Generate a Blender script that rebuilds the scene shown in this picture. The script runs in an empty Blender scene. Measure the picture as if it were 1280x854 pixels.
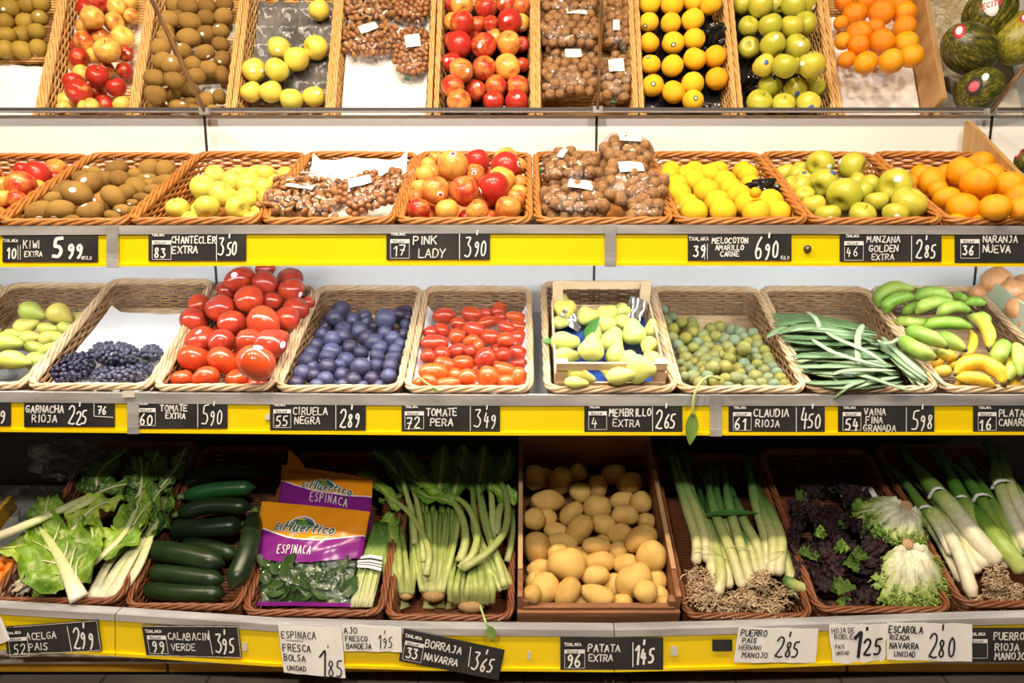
import bpy, bmesh, math, random
import numpy as np
from mathutils import Vector, Matrix, Euler
from mathutils.bvhtree import BVHTree

# ------------------------------------------------------------------ camera, world, lights
SC = bpy.context.scene
COL = SC.collection
F_PX, TILT, CX, CY, EYE = 1000.0, math.radians(11), 655.0, 427.0, 1.38
cam_data = bpy.data.cameras.new('camera')
cam = bpy.data.objects.new('camera', cam_data)
COL.objects.link(cam)
cam.location = (0, 0, EYE)
cam.rotation_euler = (math.radians(90) - TILT, 0, 0)
cam_data.sensor_width = 36.0
cam_data.lens = 36.0 * F_PX / 1280
cam_data.shift_x = -(CX - 640) / 1280
cam_data.clip_start = 0.05
SC.camera = cam

SC.view_settings.view_transform = 'Standard'
SC.view_settings.look = 'None'
SC.view_settings.gamma = 1
SC.view_settings.use_curve_mapping = False
SC.view_settings.exposure = 0.0
try:
    SC.cycles.use_denoising = True
    SC.cycles.max_bounces = 8
    SC.cycles.transparent_max_bounces = 12
    SC.cycles.caustics_reflective = False
    SC.cycles.caustics_refractive = False
    SC.cycles.sample_clamp_indirect = 6
except Exception:
    pass

world = bpy.data.worlds.new('shop_air')
SC.world = world
world.use_nodes = True
world.node_tree.nodes['Background'].inputs[0].default_value = (1.0, 0.93, 0.86, 1)
world.node_tree.nodes['Background'].inputs[1].default_value = 0.02

def spot_panel(x, y, z, w, size, col, tx, ty, tz, name):
    l = bpy.data.lights.new(name, 'AREA')
    l.shape = 'DISK'
    l.size = size
    l.energy = w
    l.color = col
    l.spread = math.radians(150)
    o = bpy.data.objects.new(name, l)
    COL.objects.link(o)
    o.location = (x, y, z)
    o.rotation_euler = (Vector((tx, ty, tz)) - Vector((x, y, z))).to_track_quat('-Z', 'Y').to_euler()
    return o

WARM = (1.0, 0.80, 0.55)
for lx, lw in ((-1.75, 23.5), (-0.95, 27), (-0.15, 23), (0.65, 16.5), (1.5, 12.5)):
    spot_panel(lx, 1.10, 3.15, lw, 0.16, WARM, lx, 2.2, 1.0, 'ceiling_spot_light')
# soft light of the rest of the shop, from behind and above the viewer
spot_panel(-0.7, -1.35, 3.35, 50, 0.22, (1.0, 0.90, 0.80), -0.4, 2.0, 0.8, 'shop_ceiling_light')
spot_panel(0.7, -1.35, 3.35, 34, 0.22, (1.0, 0.90, 0.80), 0.5, 2.0, 0.8, 'shop_ceiling_light')

# ------------------------------------------------------------------ pixel rays -> places
_c, _s = math.cos(TILT), math.sin(TILT)
def ray(u, v):
    a = (CY - v) / F_PX
    return Vector(((u - CX) / F_PX, _c + a * _s, -_s + a * _c))
EYEV = Vector((0, 0, EYE))
def at_y(u, v, Y):
    d = ray(u, v)
    return EYEV + d * (Y / d.y)
def depth_of(p):
    return (p.y) * _c - (p.z - EYE) * _s

class Frame:
    """An inclined bed: origin at its front edge, ex right, ey up the slope, en off the slope."""
    def __init__(s, x, v, Y, alpha):
        p = at_y(CX, v, Y)
        s.o = Vector((x, p.y, p.z))
        s.al = math.radians(alpha)
        s.ex = Vector((1, 0, 0))
        s.ey = Vector((0, math.cos(s.al), math.sin(s.al)))
        s.en = Vector((0, -math.sin(s.al), math.cos(s.al)))
        s.rot = Matrix((s.ex, s.ey, s.en)).transposed()
    soft = False
    def hit(s, u, v, h):
        d = ray(u, v)
        t = (s.o + s.en * h - EYEV).dot(s.en) / d.dot(s.en)
        return EYEV + d * t
    def P(s, x, y, h):
        return s.o + s.ex * x + s.ey * y + s.en * h

# ------------------------------------------------------------------ materials
def mat(name, base=(0.8, 0.8, 0.8), rough=0.5, metal=0.0, spec=0.5, sss=0.0, emit=None, es=0.0, coat=0.0):
    m = bpy.data.materials.new(name)
    m.use_nodes = True
    b = m.node_tree.nodes['Principled BSDF']
    b.inputs['Base Color'].default_value = (*base, 1)
    b.inputs['Roughness'].default_value = rough
    b.inputs['Metallic'].default_value = metal
    b.inputs['Specular IOR Level'].default_value = spec
    if coat:
        b.inputs['Coat Weight'].default_value = coat
        b.inputs['Coat Roughness'].default_value = 0.12
    if sss:
        b.inputs['Subsurface Weight'].default_value = sss
        b.inputs['Subsurface Scale'].default_value = 0.01
    if emit:
        b.inputs['Emission Color'].default_value = (*emit, 1)
        b.inputs['Emission Strength'].default_value = es
    return m

class NT:
    """Short-hand to wire nodes into a material."""
    def __init__(s, m):
        s.t = m.node_tree
        s.b = s.t.nodes['Principled BSDF']
    def n(s, typ, **kw):
        nd = s.t.nodes.new(typ)
        for k, v in kw.items():
            setattr(nd, k, v)
        return nd
    def l(s, a, b):
        s.t.links.new(a, b)
    def coords(s, rand=True, scale=(1, 1, 1)):
        tc = s.n('ShaderNodeTexCoord')
        mp = s.n('ShaderNodeMapping')
        mp.inputs['Scale'].default_value = scale
        s.l(tc.outputs['Object'], mp.inputs['Vector'])
        if rand:
            oi = s.n('ShaderNodeObjectInfo')
            mu = s.n('ShaderNodeMath', operation='MULTIPLY')
            mu.inputs[1].default_value = 37.0
            s.l(oi.outputs['Random'], mu.inputs[0])
            s.l(mu.outputs[0], mp.inputs['Location'])
        return mp.outputs[0]
    def noise(s, vec, scale, detail=3, rough=0.55):
        nz = s.n('ShaderNodeTexNoise')
        nz.inputs['Scale'].default_value = scale
        nz.inputs['Detail'].default_value = detail
        nz.inputs['Roughness'].default_value = rough
        if vec is not None:
            s.l(vec, nz.inputs['Vector'])
        return nz.outputs['Fac']
    def ramp(s, fac, stops):
        r = s.n('ShaderNodeValToRGB')
        e = r.color_ramp.elements
        while len(e) < len(stops):
            e.new(0.5)
        for el, (p, c) in zip(e, stops):
            el.position = p
            el.color = (*c, 1) if len(c) == 3 else c
        s.l(fac, r.inputs['Fac'])
        return r.outputs['Color']
    def mix(s, fac, a, b, typ='MIX'):
        m = s.n('ShaderNodeMix', data_type='RGBA', blend_type=typ)
        for sock, v in ((m.inputs[0], fac), (m.inputs[6], a), (m.inputs[7], b)):
            if isinstance(v, (int, float)):
                sock.default_value = v
            elif isinstance(v, tuple):
                sock.default_value = (*v, 1)
            else:
                s.l(v, sock)
        return m.outputs[2]
    def math(s, op, a, b=0.0, clamp=False):
        m = s.n('ShaderNodeMath', operation=op)
        m.use_clamp = clamp
        for sock, v in ((m.inputs[0], a), (m.inputs[1], b)):
            if isinstance(v, (int, float)):
                sock.default_value = v
            else:
                s.l(v, sock)
        return m.outputs[0]
    def base(s, col):
        s.l(col, s.b.inputs['Base Color'])
    def bump(s, h, strength=0.2, dist=0.002):
        b = s.n('ShaderNodeBump')
        b.inputs['Strength'].default_value = strength
        b.inputs['Distance'].default_value = dist
        s.l(h, b.inputs['Height'])
        s.l(b.outputs[0], s.b.inputs['Normal'])
    def sep(s, vec, axis):
        x = s.n('ShaderNodeSeparateXYZ')
        s.l(vec, x.inputs[0])
        return x.outputs[axis]

def mottled(name, c1, c2, scale, rough=0.5, bump=0.0, bscale=None, spec=0.5, stretch=(1, 1, 1), lo=0.35, hi=0.65, metal=0.0, sss=0.0, coat=0.0, rand=True):
    m = mat(name, c1, rough, metal, spec, sss, coat=coat)
    k = NT(m)
    v = k.coords(rand, stretch)
    k.base(k.ramp(k.noise(v, scale), [(lo, c1), (hi, c2)]))
    if bump:
        k.bump(k.noise(v, bscale or scale * 3), bump)
    return m

M = {}
M['steel'] = mottled('brushed_steel', (0.36, 0.355, 0.36), (0.60, 0.59, 0.60), 7, 0.28, 0.05, 60, stretch=(0.5, 3, 3), metal=0.4)
M['yellow'] = mottled('yellow_enamel', (0.84, 0.60, 0.0), (0.88, 0.64, 0.003), 3, 0.36, lo=0.3, hi=0.7, rand=False)
def _grime(m):
    k = NT(m)
    v = k.coords(False)
    g = k.ramp(k.noise(v, 22, 6, 0.7), [(0.66, (0, 0, 0)), (0.74, (1, 1, 1))])
    src = k.b.inputs['Base Color'].links[0].from_socket
    k.base(k.mix(k.math('MULTIPLY', g, 0.25), src, (0.30, 0.17, 0.02)))
_grime(M['yellow'])
M['orange'] = mottled('orange_plinth_paint', (0.62, 0.30, 0.01), (0.50, 0.23, 0.01), 8, 0.5, rand=False)
M['panel'] = mottled('white_back_panel', (0.80, 0.79, 0.78), (0.84, 0.83, 0.82), 2, 0.42, rand=False)
M['joint'] = mat('black_joint', (0.015, 0.015, 0.015), 0.5)
M['dark'] = mat('dark_shelf_metal', (0.06, 0.06, 0.065), 0.5)
M['board'] = mat('grey_shelf_board', (0.42, 0.42, 0.42), 0.5)
M['floor'] = mottled('grey_brown_tile', (0.20, 0.17, 0.14), (0.26, 0.22, 0.18), 5, 0.5, rand=False)
def _tiles(m):
    k = NT(m)
    tc = k.n('ShaderNodeTexCoord')
    br = k.n('ShaderNodeTexBrick')
    br.offset = 0.0
    br.inputs['Scale'].default_value = 1.0
    br.inputs['Mortar Size'].default_value = 0.004
    br.inputs['Brick Width'].default_value = 0.30
    br.inputs['Row Height'].default_value = 0.30
    br.inputs['Color1'].default_value = (1, 1, 1, 1)
    br.inputs['Color2'].default_value = (0.88, 0.88, 0.88, 1)
    br.inputs['Mortar'].default_value = (0.35, 0.33, 0.3, 1)
    k.l(tc.outputs['Object'], br.inputs['Vector'])
    src = k.b.inputs['Base Color'].links[0].from_socket
    k.base(k.mix(1.0, src, br.outputs['Color'], 'MULTIPLY'))
_tiles(M['floor'])
M['paper'] = mottled('white_paper', (0.84, 0.83, 0.82), (0.88, 0.87, 0.86), 9, 0.7, 0.08, 14)
M['slate'] = mottled('black_card', (0.012, 0.012, 0.013), (0.028, 0.027, 0.027), 14, 0.55)
M['chalk'] = mat('chalk_white', (0.82, 0.82, 0.80), 0.8)
M['chalkdim'] = mottled('worn_chalk', (0.80, 0.80, 0.78), (0.42, 0.42, 0.42), 70, 0.8, lo=0.45, hi=0.7)
M['ink'] = mat('black_marker_ink', (0.012, 0.012, 0.014), 0.6)
M['cardedge'] = mat('worn_card_edge', (0.48, 0.40, 0.33), 0.8)
M['plywood'] = mottled('plywood_face', (0.55, 0.33, 0.12), (0.44, 0.25, 0.085), 5, 0.5, 0.1, 40, stretch=(1, 8, 1))
M['plyedge'] = mat('plywood_edge', (0.46, 0.28, 0.13), 0.6)
M['crate'] = mottled('old_crate_wood', (0.29, 0.125, 0.05), (0.19, 0.075, 0.03), 7, 0.6, 0.25, 60, stretch=(1, 6, 6))
M['cratelight'] = mottled('pale_crate_wood', (0.70, 0.52, 0.33), (0.60, 0.42, 0.25), 6, 0.65, 0.2, 60, stretch=(1, 8, 8))

def wicker(name, a, b):
    m = mat(name, a, 0.45)
    k = NT(m)
    v = k.coords(True)
    f = k.noise(v, 28, 3, 0.6)
    f2 = k.noise(v, 240, 2)
    c = k.ramp(f, [(0.32, a), (0.68, b)])
    k.base(k.mix(k.math('MULTIPLY', f2, 0.5), c, k.mix(1.0, c, (0.45, 0.38, 0.3), 'MULTIPLY')))
    return m
M['w_top'] = wicker('blonde_wicker', (0.78, 0.50, 0.20), (0.66, 0.37, 0.12))
M['w_mid'] = wicker('amber_wicker', (0.62, 0.27, 0.07), (0.48, 0.18, 0.04))
M['w_low'] = wicker('pale_wicker', (0.74, 0.55, 0.35), (0.58, 0.37, 0.19))
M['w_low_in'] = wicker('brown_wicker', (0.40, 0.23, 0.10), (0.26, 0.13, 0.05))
M['w_red'] = wicker('chestnut_wicker', (0.29, 0.105, 0.04), (0.19, 0.062, 0.025))

# ------------------------------------------------------------------ mesh helpers
class MB:
    def __init__(s):
        s.v, s.f, s.mi, s.col = [], [], [], []
    def add(s, vs, fs, mi=0, col=None):
        o = len(s.v)
        s.v.extend([tuple(p) for p in vs])
        s.f.extend([tuple(i + o for i in q) for q in fs])
        s.mi.extend([mi] * len(fs))
        if col is not None:
            s.col.extend(col if isinstance(col, list) else [col] * len(vs))
    def box(s, cx, cy, cz, sx, sy, sz, mi=0, R=None):
        vs = [Vector((a * sx / 2, b * sy / 2, c * sz / 2)) for a in (-1, 1) for b in (-1, 1) for c in (-1, 1)]
        if R is not None:
            vs = [R @ p for p in vs]
        vs = [p + Vector((cx, cy, cz)) for p in vs]
        s.add(vs, [(0, 1, 3, 2), (4, 6, 7, 5), (0, 4, 5, 1), (2, 3, 7, 6), (0, 2, 6, 4), (1, 5, 7, 3)], mi)
    def tube(s, pts, rad, n=6, mi=0, closed=False, caps=True, flat=1.0, up=None, col=None, ridge=0.0):
        """Swept tube; rad a number or a list; flat squashes the section across its binormal."""
        pts = [Vector(p) for p in pts]
        N = len(pts)
        if not hasattr(rad, '__len__'):
            rad = [rad] * N
        vs, cs = [], []
        ref = Vector(up) if up is not None else Vector((0.13, 0.31, 0.94))
        prev = None
        for i in range(N):
            if closed:
                t = pts[(i + 1) % N] - pts[i - 1]
            else:
                t = pts[min(i + 1, N - 1)] - pts[max(i - 1, 0)]
            if t.length < 1e-9:
                t = Vector((0, 0, 1))
            t.normalize()
            base = ref if (prev is None or up is not None) else prev
            a = base - t * base.dot(t)
            if a.length < 1e-5:
                a = Vector((1, 0, 0)) - t * t.x
            a.normalize()
            prev = a
            b = t.cross(a)
            for k in range(n):
                q = 2 * math.pi * k / n
                rk = rad[i] * (1 - ridge * (k % 2))
                vs.append(pts[i] + a * (math.cos(q) * rk * flat) + b * (math.sin(q) * rk))
                if col is not None:
                    cs.append(col[i])
        fs = []
        for i in range(N if closed else N - 1):
            j = (i + 1) % N
            for k in range(n):
                k2 = (k + 1) % n
                fs.append((i * n + k, i * n + k2, j * n + k2, j * n + k))
        if caps and not closed:
            fs.append(tuple(range(n))[::-1])
            fs.append(tuple((N - 1) * n + k for k in range(n)))
        s.add(vs, fs, mi, cs if col is not None else None)
    def grid(s, rows, mi=0, col=None):
        """rows: list of equal-length point lists."""
        n = len(rows[0])
        vs = [p for r in rows for p in r]
        fs = [(i * n + j, i * n + j + 1, (i + 1) * n + j + 1, (i + 1) * n + j) for i in range(len(rows) - 1) for j in range(n - 1)]
        s.add(vs, fs, mi, [c for r in col for c in r] if col is not None else None)
    def mesh(s, name, mats, smooth=True):
        me = bpy.data.meshes.new(name)
        me.from_pydata(s.v, [], s.f)
        for m in (mats if isinstance(mats, (list, tuple)) else [mats]):
            me.materials.append(m)
        if any(s.mi):
            me.polygons.foreach_set('material_index', s.mi)
        if smooth:
            me.polygons.foreach_set('use_smooth', [True] * len(me.polygons))
        if s.col:
            at = me.color_attributes.new('tint', 'FLOAT_COLOR', 'POINT')
            at.data.foreach_set('color', [x for c in s.col for x in (c[0], c[1], c[2], 1.0)])
        me.update()
        return me
    def build(s, name, mats, parent=None, smooth=True, loc=None, rot=None):
        return link(name, s.mesh(name, mats, smooth), parent, loc, rot)

def link(name, data, parent=None, loc=None, rot=None, scale=None):
    o = bpy.data.objects.new(name, data)
    COL.objects.link(o)
    if parent is not None:
        o.parent = parent
    if loc is not None:
        o.location = loc
    if rot is not None:
        o.rotation_euler = rot if not isinstance(rot, Matrix) else rot.to_euler()
    if scale is not None:
        o.scale = scale
    return o
def tag(o, label=None, cat=None, group=None, kind=None):
    for k, v in (('label', label), ('category', cat), ('group', group), ('kind', kind)):
        if v:
            o[k] = v
    return o
def thing(name, label, cat, loc=(0, 0, 0), group=None, rot=None):
    return tag(link(name, None, None, loc, rot), label, cat, group)
def struct(name, mb, m, smooth=False):
    return tag(mb.build(name, m, None, smooth), kind='structure')
def copy_tree(o, parent=None):
    c = o.copy()
    COL.objects.link(c)
    if parent is not None:
        c.parent = parent
    for ch in list(o.children):
        copy_tree(ch, c)
    return c
ORD = ['first', 'second', 'third', 'fourth', 'fifth', 'sixth', 'seventh', 'eighth', 'ninth', 'tenth', 'eleventh', 'twelfth', 'thirteenth', 'fourteenth']
def interp(poly, x):
    for (a, b), (c, d) in zip(poly, poly[1:]):
        if x <= c or (c, d) == poly[-1]:
            return b + (d - b) * (x - a) / (c - a)
    return poly[-1][1]

# ------------------------------------------------------------------ the setting
WALL_Y = 2.66
b = MB(); b.box(0, 1.5, -0.01, 6, 7, 0.02)
struct('floor', b, M['floor'])
b = MB(); b.box(0.1, WALL_Y + 0.006, 1.167, 4.4, 0.012, 0.874)
struct('wall_back', b, M['panel'])
M['shadewall'] = mat('shade_dark_panel', (0.035, 0.03, 0.028), 0.6)  # shade behind the lowest shelf, put into the panel's own colour
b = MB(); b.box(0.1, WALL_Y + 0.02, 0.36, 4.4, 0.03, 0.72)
struct('wall_lower', b, M['shadewall'])
b = MB(); b.box(0.1, 3.3, 1.3, 4.6, 0.04, 2.6)
struct('wall_rear', b, M['panel'])
for i, u in enumerate((257, 745.5, 1238)):
    x = at_y(u, 165, WALL_Y).x
    b = MB(); b.box(x, WALL_Y + 0.001, 1.16, 0.008, 0.006, 0.88)
    struct('trim_%d' % (i + 1), b, M['joint'])

def seg_profile(mb, poly, Y, th_v, depth, mi=0, seam=()):
    """A strip that follows a measured line (u, v of its upper edge), th_v pixels high, depth metres deep behind Y."""
    for (u0, v0), (u1, v1) in zip(poly, poly[1:]):
        a, bb = at_y(u0, v0, Y), at_y(u1, v1, Y)
        c, d = at_y(u0, v0 + th_v, Y), at_y(u1, v1 + th_v, Y)
        dy = Vector((0, depth, 0))
        vs = [a, bb, d, c, a + dy, bb + dy, d + dy, c + dy]
        mb.add(vs, [(0, 3, 2, 1), (4, 5, 6, 7), (0, 1, 5, 4), (3, 7, 6, 2), (0, 4, 7, 3), (1, 2, 6, 5)], mi)

def shelf(label, Y, ledge, ledge_h, fascia_h, seams, brackets, alpha, Lb, drop, fascia_tail=None, ledge_depth=0.018):
    """One tier of the stand: inclined bed, steel lip, yellow price strip in its modules, steel joint brackets."""
    root = thing('display_shelf', label, 'shelf', at_y(CX, interp(ledge, CX), Y))
    inv = -root.location
    def put(mb, name, m, smooth=False):
        o = mb.build(name, m, root, smooth)
        o.data.transform(Matrix.Translation(inv))
        return o
    us = [ledge[0][0]] + list(seams) + [ledge[-1][0]]
    for u0, u1 in zip(us, us[1:]):
        pl = [(u0 + 0.6, interp(ledge, u0))] + [(u, v) for u, v in ledge if u0 + 1 < u < u1 - 1] + [(u1 - 0.6, interp(ledge, u1))]
        mb = MB(); seg_profile(mb, pl, Y - 0.006, ledge_h, ledge_depth)
        put(mb, 'steel_lip', M['steel'])
        mb = MB(); seg_profile(mb, [(u, v + ledge_h) for u, v in pl], Y, fascia_h, 0.012)
        # folded foot of the price strip
        seg_profile(mb, [(u, v + ledge_h + fascia_h - 3.6) for u, v in pl], Y - 0.008, 3.6, 0.02)
        put(mb, 'yellow_price_strip', M['yellow'])
    for u in brackets:
        v = interp(ledge, u)
        mb = MB()
        seg_profile(mb, [(u - 7, v - 0.5), (u + 7, v - 0.5)], Y - 0.011, ledge_h + fascia_h + 2, 0.008)
        seg_profile(mb, [(u - 7, v + ledge_h + fascia_h - 8), (u + 7, v + ledge_h + fascia_h - 8)], Y - 0.014, 9, 0.008)
        put(mb, 'joint_bracket', M['steel'])
    fr = Frame(0, interp(ledge, CX) - 3, Y + 0.012, alpha)
    for x0, x1 in ((-2.0, -1.0), (-0.995, 0.24), (0.245, 1.5), (1.505, 2.1)):
        mb = MB()
        mb.box((x0 + x1) / 2, Lb / 2, -drop - 0.006, x1 - x0, Lb, 0.008)
        mb.v = [tuple(fr.o + fr.rot @ Vector(p)) for p in mb.v]
        put(mb, 'shelf_bed', M['board'])
    return root

LED2 = [(-160, 283.5), (0, 283), (300, 281.5), (640, 281), (1000, 281.5), (1280, 282.5), (1460, 283)]
LED3 = [(-160, 488), (0, 490), (165, 491.5), (500, 494), (640, 494.5), (1000, 494.5), (1280, 494), (1460, 493)]
LED4 = [(-160, 745), (0, 760), (144, 768), (340, 781), (540, 786), (768, 788), (900, 785), (1050, 779.5), (1200, 774), (1280, 772), (1460, 764)]
Y2, Y3, Y4 = 2.025, 2.04, 1.94
sh2 = shelf('upper yellow-fronted fruit shelf carrying apples, kiwis, nuts, peaches and oranges', Y2, LED2, 11, 40, (140, 763), (140, 763), 20.5, 0.60, 0.096)
sh3 = shelf('middle yellow-fronted shelf carrying tomatoes, plums, quinces and bananas', Y3, LED3, 13, 37, (166, 895), (166, 895), 22.5, 0.60, 0.114)
sh4 = shelf('lowest yellow-fronted shelf carrying chard, courgettes, potatoes and leeks', Y4, LED4, 8.5, 44, (144, 768), (), 22.5, 0.70, 0.150, ledge_depth=0.036)

# plinth below the lowest shelf
mb = MB()
for u0, u1 in ((-160, 206), (208, 560), (562, 757), (759, 1060), (1062, 1460)):
    pl = [(u0, interp(LED4, u0) + 40), (u1, interp(LED4, u1) + 40)]
    a, c = at_y(u0, 800, 2.05), at_y(u1, 800, 2.05)
    mb.box((a.x + c.x) / 2, 2.06, 0.10, c.x - a.x - 0.004, 0.03, 0.14)
struct('trim_4', mb, M['orange'])
mb = MB(); mb.box(0, 2.10, 0.06, 4.4, 0.04, 0.12)
struct('trim_5', mb, M['dark'])

# cool tube lamps under the second and third shelves
M['tube'] = mat('lit_tube', (1, 1, 1), 0.4, emit=(0.90, 0.96, 1.0), es=84)
def tube_lamp(label, x0, x1, y, z, m):
    root = thing('tube_lamp', label, 'lamp', ((x0 + x1) / 2, y, z), 'tube lamps under the upper shelf')
    L = x1 - x0
    mb = MB(); mb.tube([(-L / 2, 0, 0), (L / 2, 0, 0)], 0.010, 10)
    mb.build('glass_tube', m, root)
    mb = MB(); mb.box(0, 0.0, 0.0145, L + 0.02, 0.03, 0.006)
    mb.build('housing', M['panel'], root, False)
    for sx in (-1, 1):
        mb = MB(); mb.box(sx * (L / 2 + 0.004), 0, 0.002, 0.012, 0.026, 0.028)
        mb.build('end_cap', M['panel'], root, False)
zt = at_y(655, 332, Y2).z + 0.010
for i, (x0, x1) in enumerate(((-1.95, -1.05), (-1.0, 0.2), (0.26, 1.46), (1.52, 2.0))):
    tube_lamp('white tube lamp hidden under the upper shelf, ' + ('at its left end', 'left of its middle', 'right of its middle', 'at its right end')[i], x0, x1, Y2 + 0.045, zt, M['tube'])

# ------------------------------------------------------------------ the upper sloping rack
TOP_V, TOP_Y, TOP_A = 138.5, 2.715, 62
topf = Frame(0, TOP_V, TOP_Y, TOP_A)
root = thing('sloping_rack', 'steep upper rack with thin steel edge holding baskets of fruit', 'rack', topf.o)
mb = MB(); mb.box(0, 0.46, -0.15, 4.2, 0.9, 0.02)
mb.build('rack_bed', M['board'], root, False).rotation_euler = (topf.al, 0, 0)
mb = MB(); mb.box(0, 2.646 - topf.o.y, -0.005, 4.2, 0.056, 0.012)
mb.build('rack_edge', M['panel'], root, False)
mb = MB(); mb.box(0, 2.616 - topf.o.y, -0.003, 4.2, 0.004, 0.008)
mb.build('front_bead', M['dark'], root, False)
# struts rising from the rack edge towards the viewer
def strut(label, u0, v0, u1, v1, Y0, Y1, w, m, name='rack_strut'):
    a, c = at_y(u0, v0, Y0), at_y(u1, v1, Y1)
    mb = MB()
    a0 = a + (c - a) * 1.25
    mb.tube([Vector((0, 0, 0)), a0 - a], w, 8, flat=0.55, up=(1, 0, 0))
    r = tag(mb.build(name, m, None, True, a), label, 'strut', 'steel struts of the upper rack')
    mb = MB(); mb.box(0, 0, 0, 0.03, 0.02, 0.02); mb.build('foot_plate', M['steel'], r, False)
M['bronze'] = mottled('bronze_strut', (0.30, 0.17, 0.09), (0.42, 0.27, 0.15), 9, 0.3, metal=0.6)
strut('slanting metal strut in front of the kiwi basket at upper left', 256, 139, 190, 0, 2.585, 2.22, 0.009, M['bronze'])
strut('upright metal strut in front of bagged walnuts on the upper rack', 747, 137, 752, 0, 2.585, 2.30, 0.009, M['bronze'])
strut('slanting metal strut at the right end of the upper rack beside melons', 1238, 140, 1300, 58, 2.585, 2.30, 0.010, M['bronze'])

# ------------------------------------------------------------------ wicker baskets
def rrect(w, L, r, step):
    """Points round a rounded rectangle, x -w/2..w/2, y 0..L, with outward normals."""
    pts = []
    segs = [((w / 2 - r, r), -90), ((w / 2 - r, L - r), 0), ((-w / 2 + r, L - r), 90), ((-w / 2 + r, r), 180)]
    raw = []
    for (cx, cy), a0 in segs:
        for k in range(7):
            a = math.radians(a0 + 15 * k)
            raw.append((cx + r * math.cos(a), cy + r * math.sin(a), math.cos(a), math.sin(a)))
    raw.append(raw[0])
    out = []
    for p, q in zip(raw, raw[1:]):
        d = math.hypot(q[0] - p[0], q[1] - p[1])
        n = max(1, int(round(d / step)))
        for i in range(n):
            t = i / n
            out.append(tuple(p[j] + (q[j] - p[j]) * t for j in range(4)))
    return out

def basket_meshes(w, L, depth, taper, seed):
    rg = random.Random(seed)
    body = MB()
    rows = int(depth / 0.0085)
    nst = 0
    for i in range(rows):
        h = -depth + 0.004 + i * (depth - 0.008) / rows
        k = -h / depth * taper
        ring = rrect(w - 2 * k, L - 2 * k, 0.03, 0.0075)
        n = len(ring)
        nst = nst or max(8, int(round(n * 0.0075 / 0.03)))
        pts = []
        for j, (x, y, nx, ny) in enumerate(ring):
            ph = math.pi * nst * j / n * 1.0
            off = 0.0030 * math.cos(ph + math.pi * (i % 2))
            pts.append((x + nx * off, y + k + ny * off, h + rg.uniform(-0.0006, 0.0006)))
        body.tube(pts, [0.0038 + 0.0005 * math.sin(j * 0.21 + i) for j in range(n)], 4, closed=True, flat=1.0)
    # stakes
    ring0 = rrect(w, L, 0.03, 0.0075)
    ring1 = rrect(w - 2 * taper, L - 2 * taper, 0.03, 0.0075)
    for s in range(nst):
        t = (s + 0.5) / nst
        a = ring0[int(t * len(ring0)) % len(ring0)]
        c = ring1[int(t * len(ring1)) % len(ring1)]
        body.tube([(c[0], c[1] + taper, -depth), (a[0], a[1], 0.0)], 0.0026, 5)
    base = MB()
    base.box(0, L / 2, -depth + 0.001, w - 2 * taper, L - 2 * taper, 0.006)
    for i in range(int((L - 2 * taper) / 0.012)):
        y = taper + 0.006 + i * 0.012
        base.tube([(-w / 2 + taper, y, -depth + 0.005), (w / 2 - taper, y, -depth + 0.005)], 0.005, 5)
    rim = MB()
    ring = rrect(w, L, 0.035, 0.006)
    n = len(ring)
    turns = round(n * 0.006 / 0.17)
    for strand in range(4):
        pts = []
        for j, (x, y, nx, ny) in enumerate(ring):
            q = 2 * math.pi * (turns * j / n + strand / 4)
            wv = 0.0012 * math.sin(j * 0.05)
            pts.append((x + nx * 0.0062 * math.cos(q), y + ny * 0.0062 * math.cos(q), 0.001 + wv + 0.0062 * math.sin(q)))
        rim.tube(pts, [0.0047 + 0.0005 * math.sin(j * 0.37 + strand * 2) for j in range(n)], 6, closed=True)
    return body, base, rim
_BK = {}
def basket(label, fr, w, L, depth, mk, x, group=None, taper=0.018, seed=1):
    key = (round(L, 2), round(depth, 2), mk, seed % 2)
    if key not in _BK:
        bo, ba, ri = basket_meshes(0.34, L, depth, taper, seed)
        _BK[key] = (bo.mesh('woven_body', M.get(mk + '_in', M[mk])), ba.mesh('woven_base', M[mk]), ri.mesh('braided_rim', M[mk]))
    o = thing('wicker_basket', label, 'basket', (x, fr.o.y, fr.o.z), group, fr.rot)
    o.scale = ((w - 0.009) / 0.34, 1, 1)
    for nm, me in zip(('woven_body', 'woven_base', 'braided_rim'), _BK[key]):
        link(nm, me, o)
    return o

AL2, AL3, AL4 = 20.5, 22.5, 22.5
FR = {}
def tier_basket(key, label, u0, u1, v, Y, alpha, L, depth, mk, seed=1, make=True, raise_=0.0):
    a, c = at_y(u0, v, Y), at_y(u1, v, Y)
    x = (a.x + c.x) / 2
    fr = Frame(x, v, Y, alpha)
    fr.w = c.x - a.x
    fr.L, fr.depth = L, depth
    FR[key] = fr
    if make:
        basket(label, fr, fr.w, L, depth, mk, x, 'wicker baskets', seed=seed)
    return fr

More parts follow.
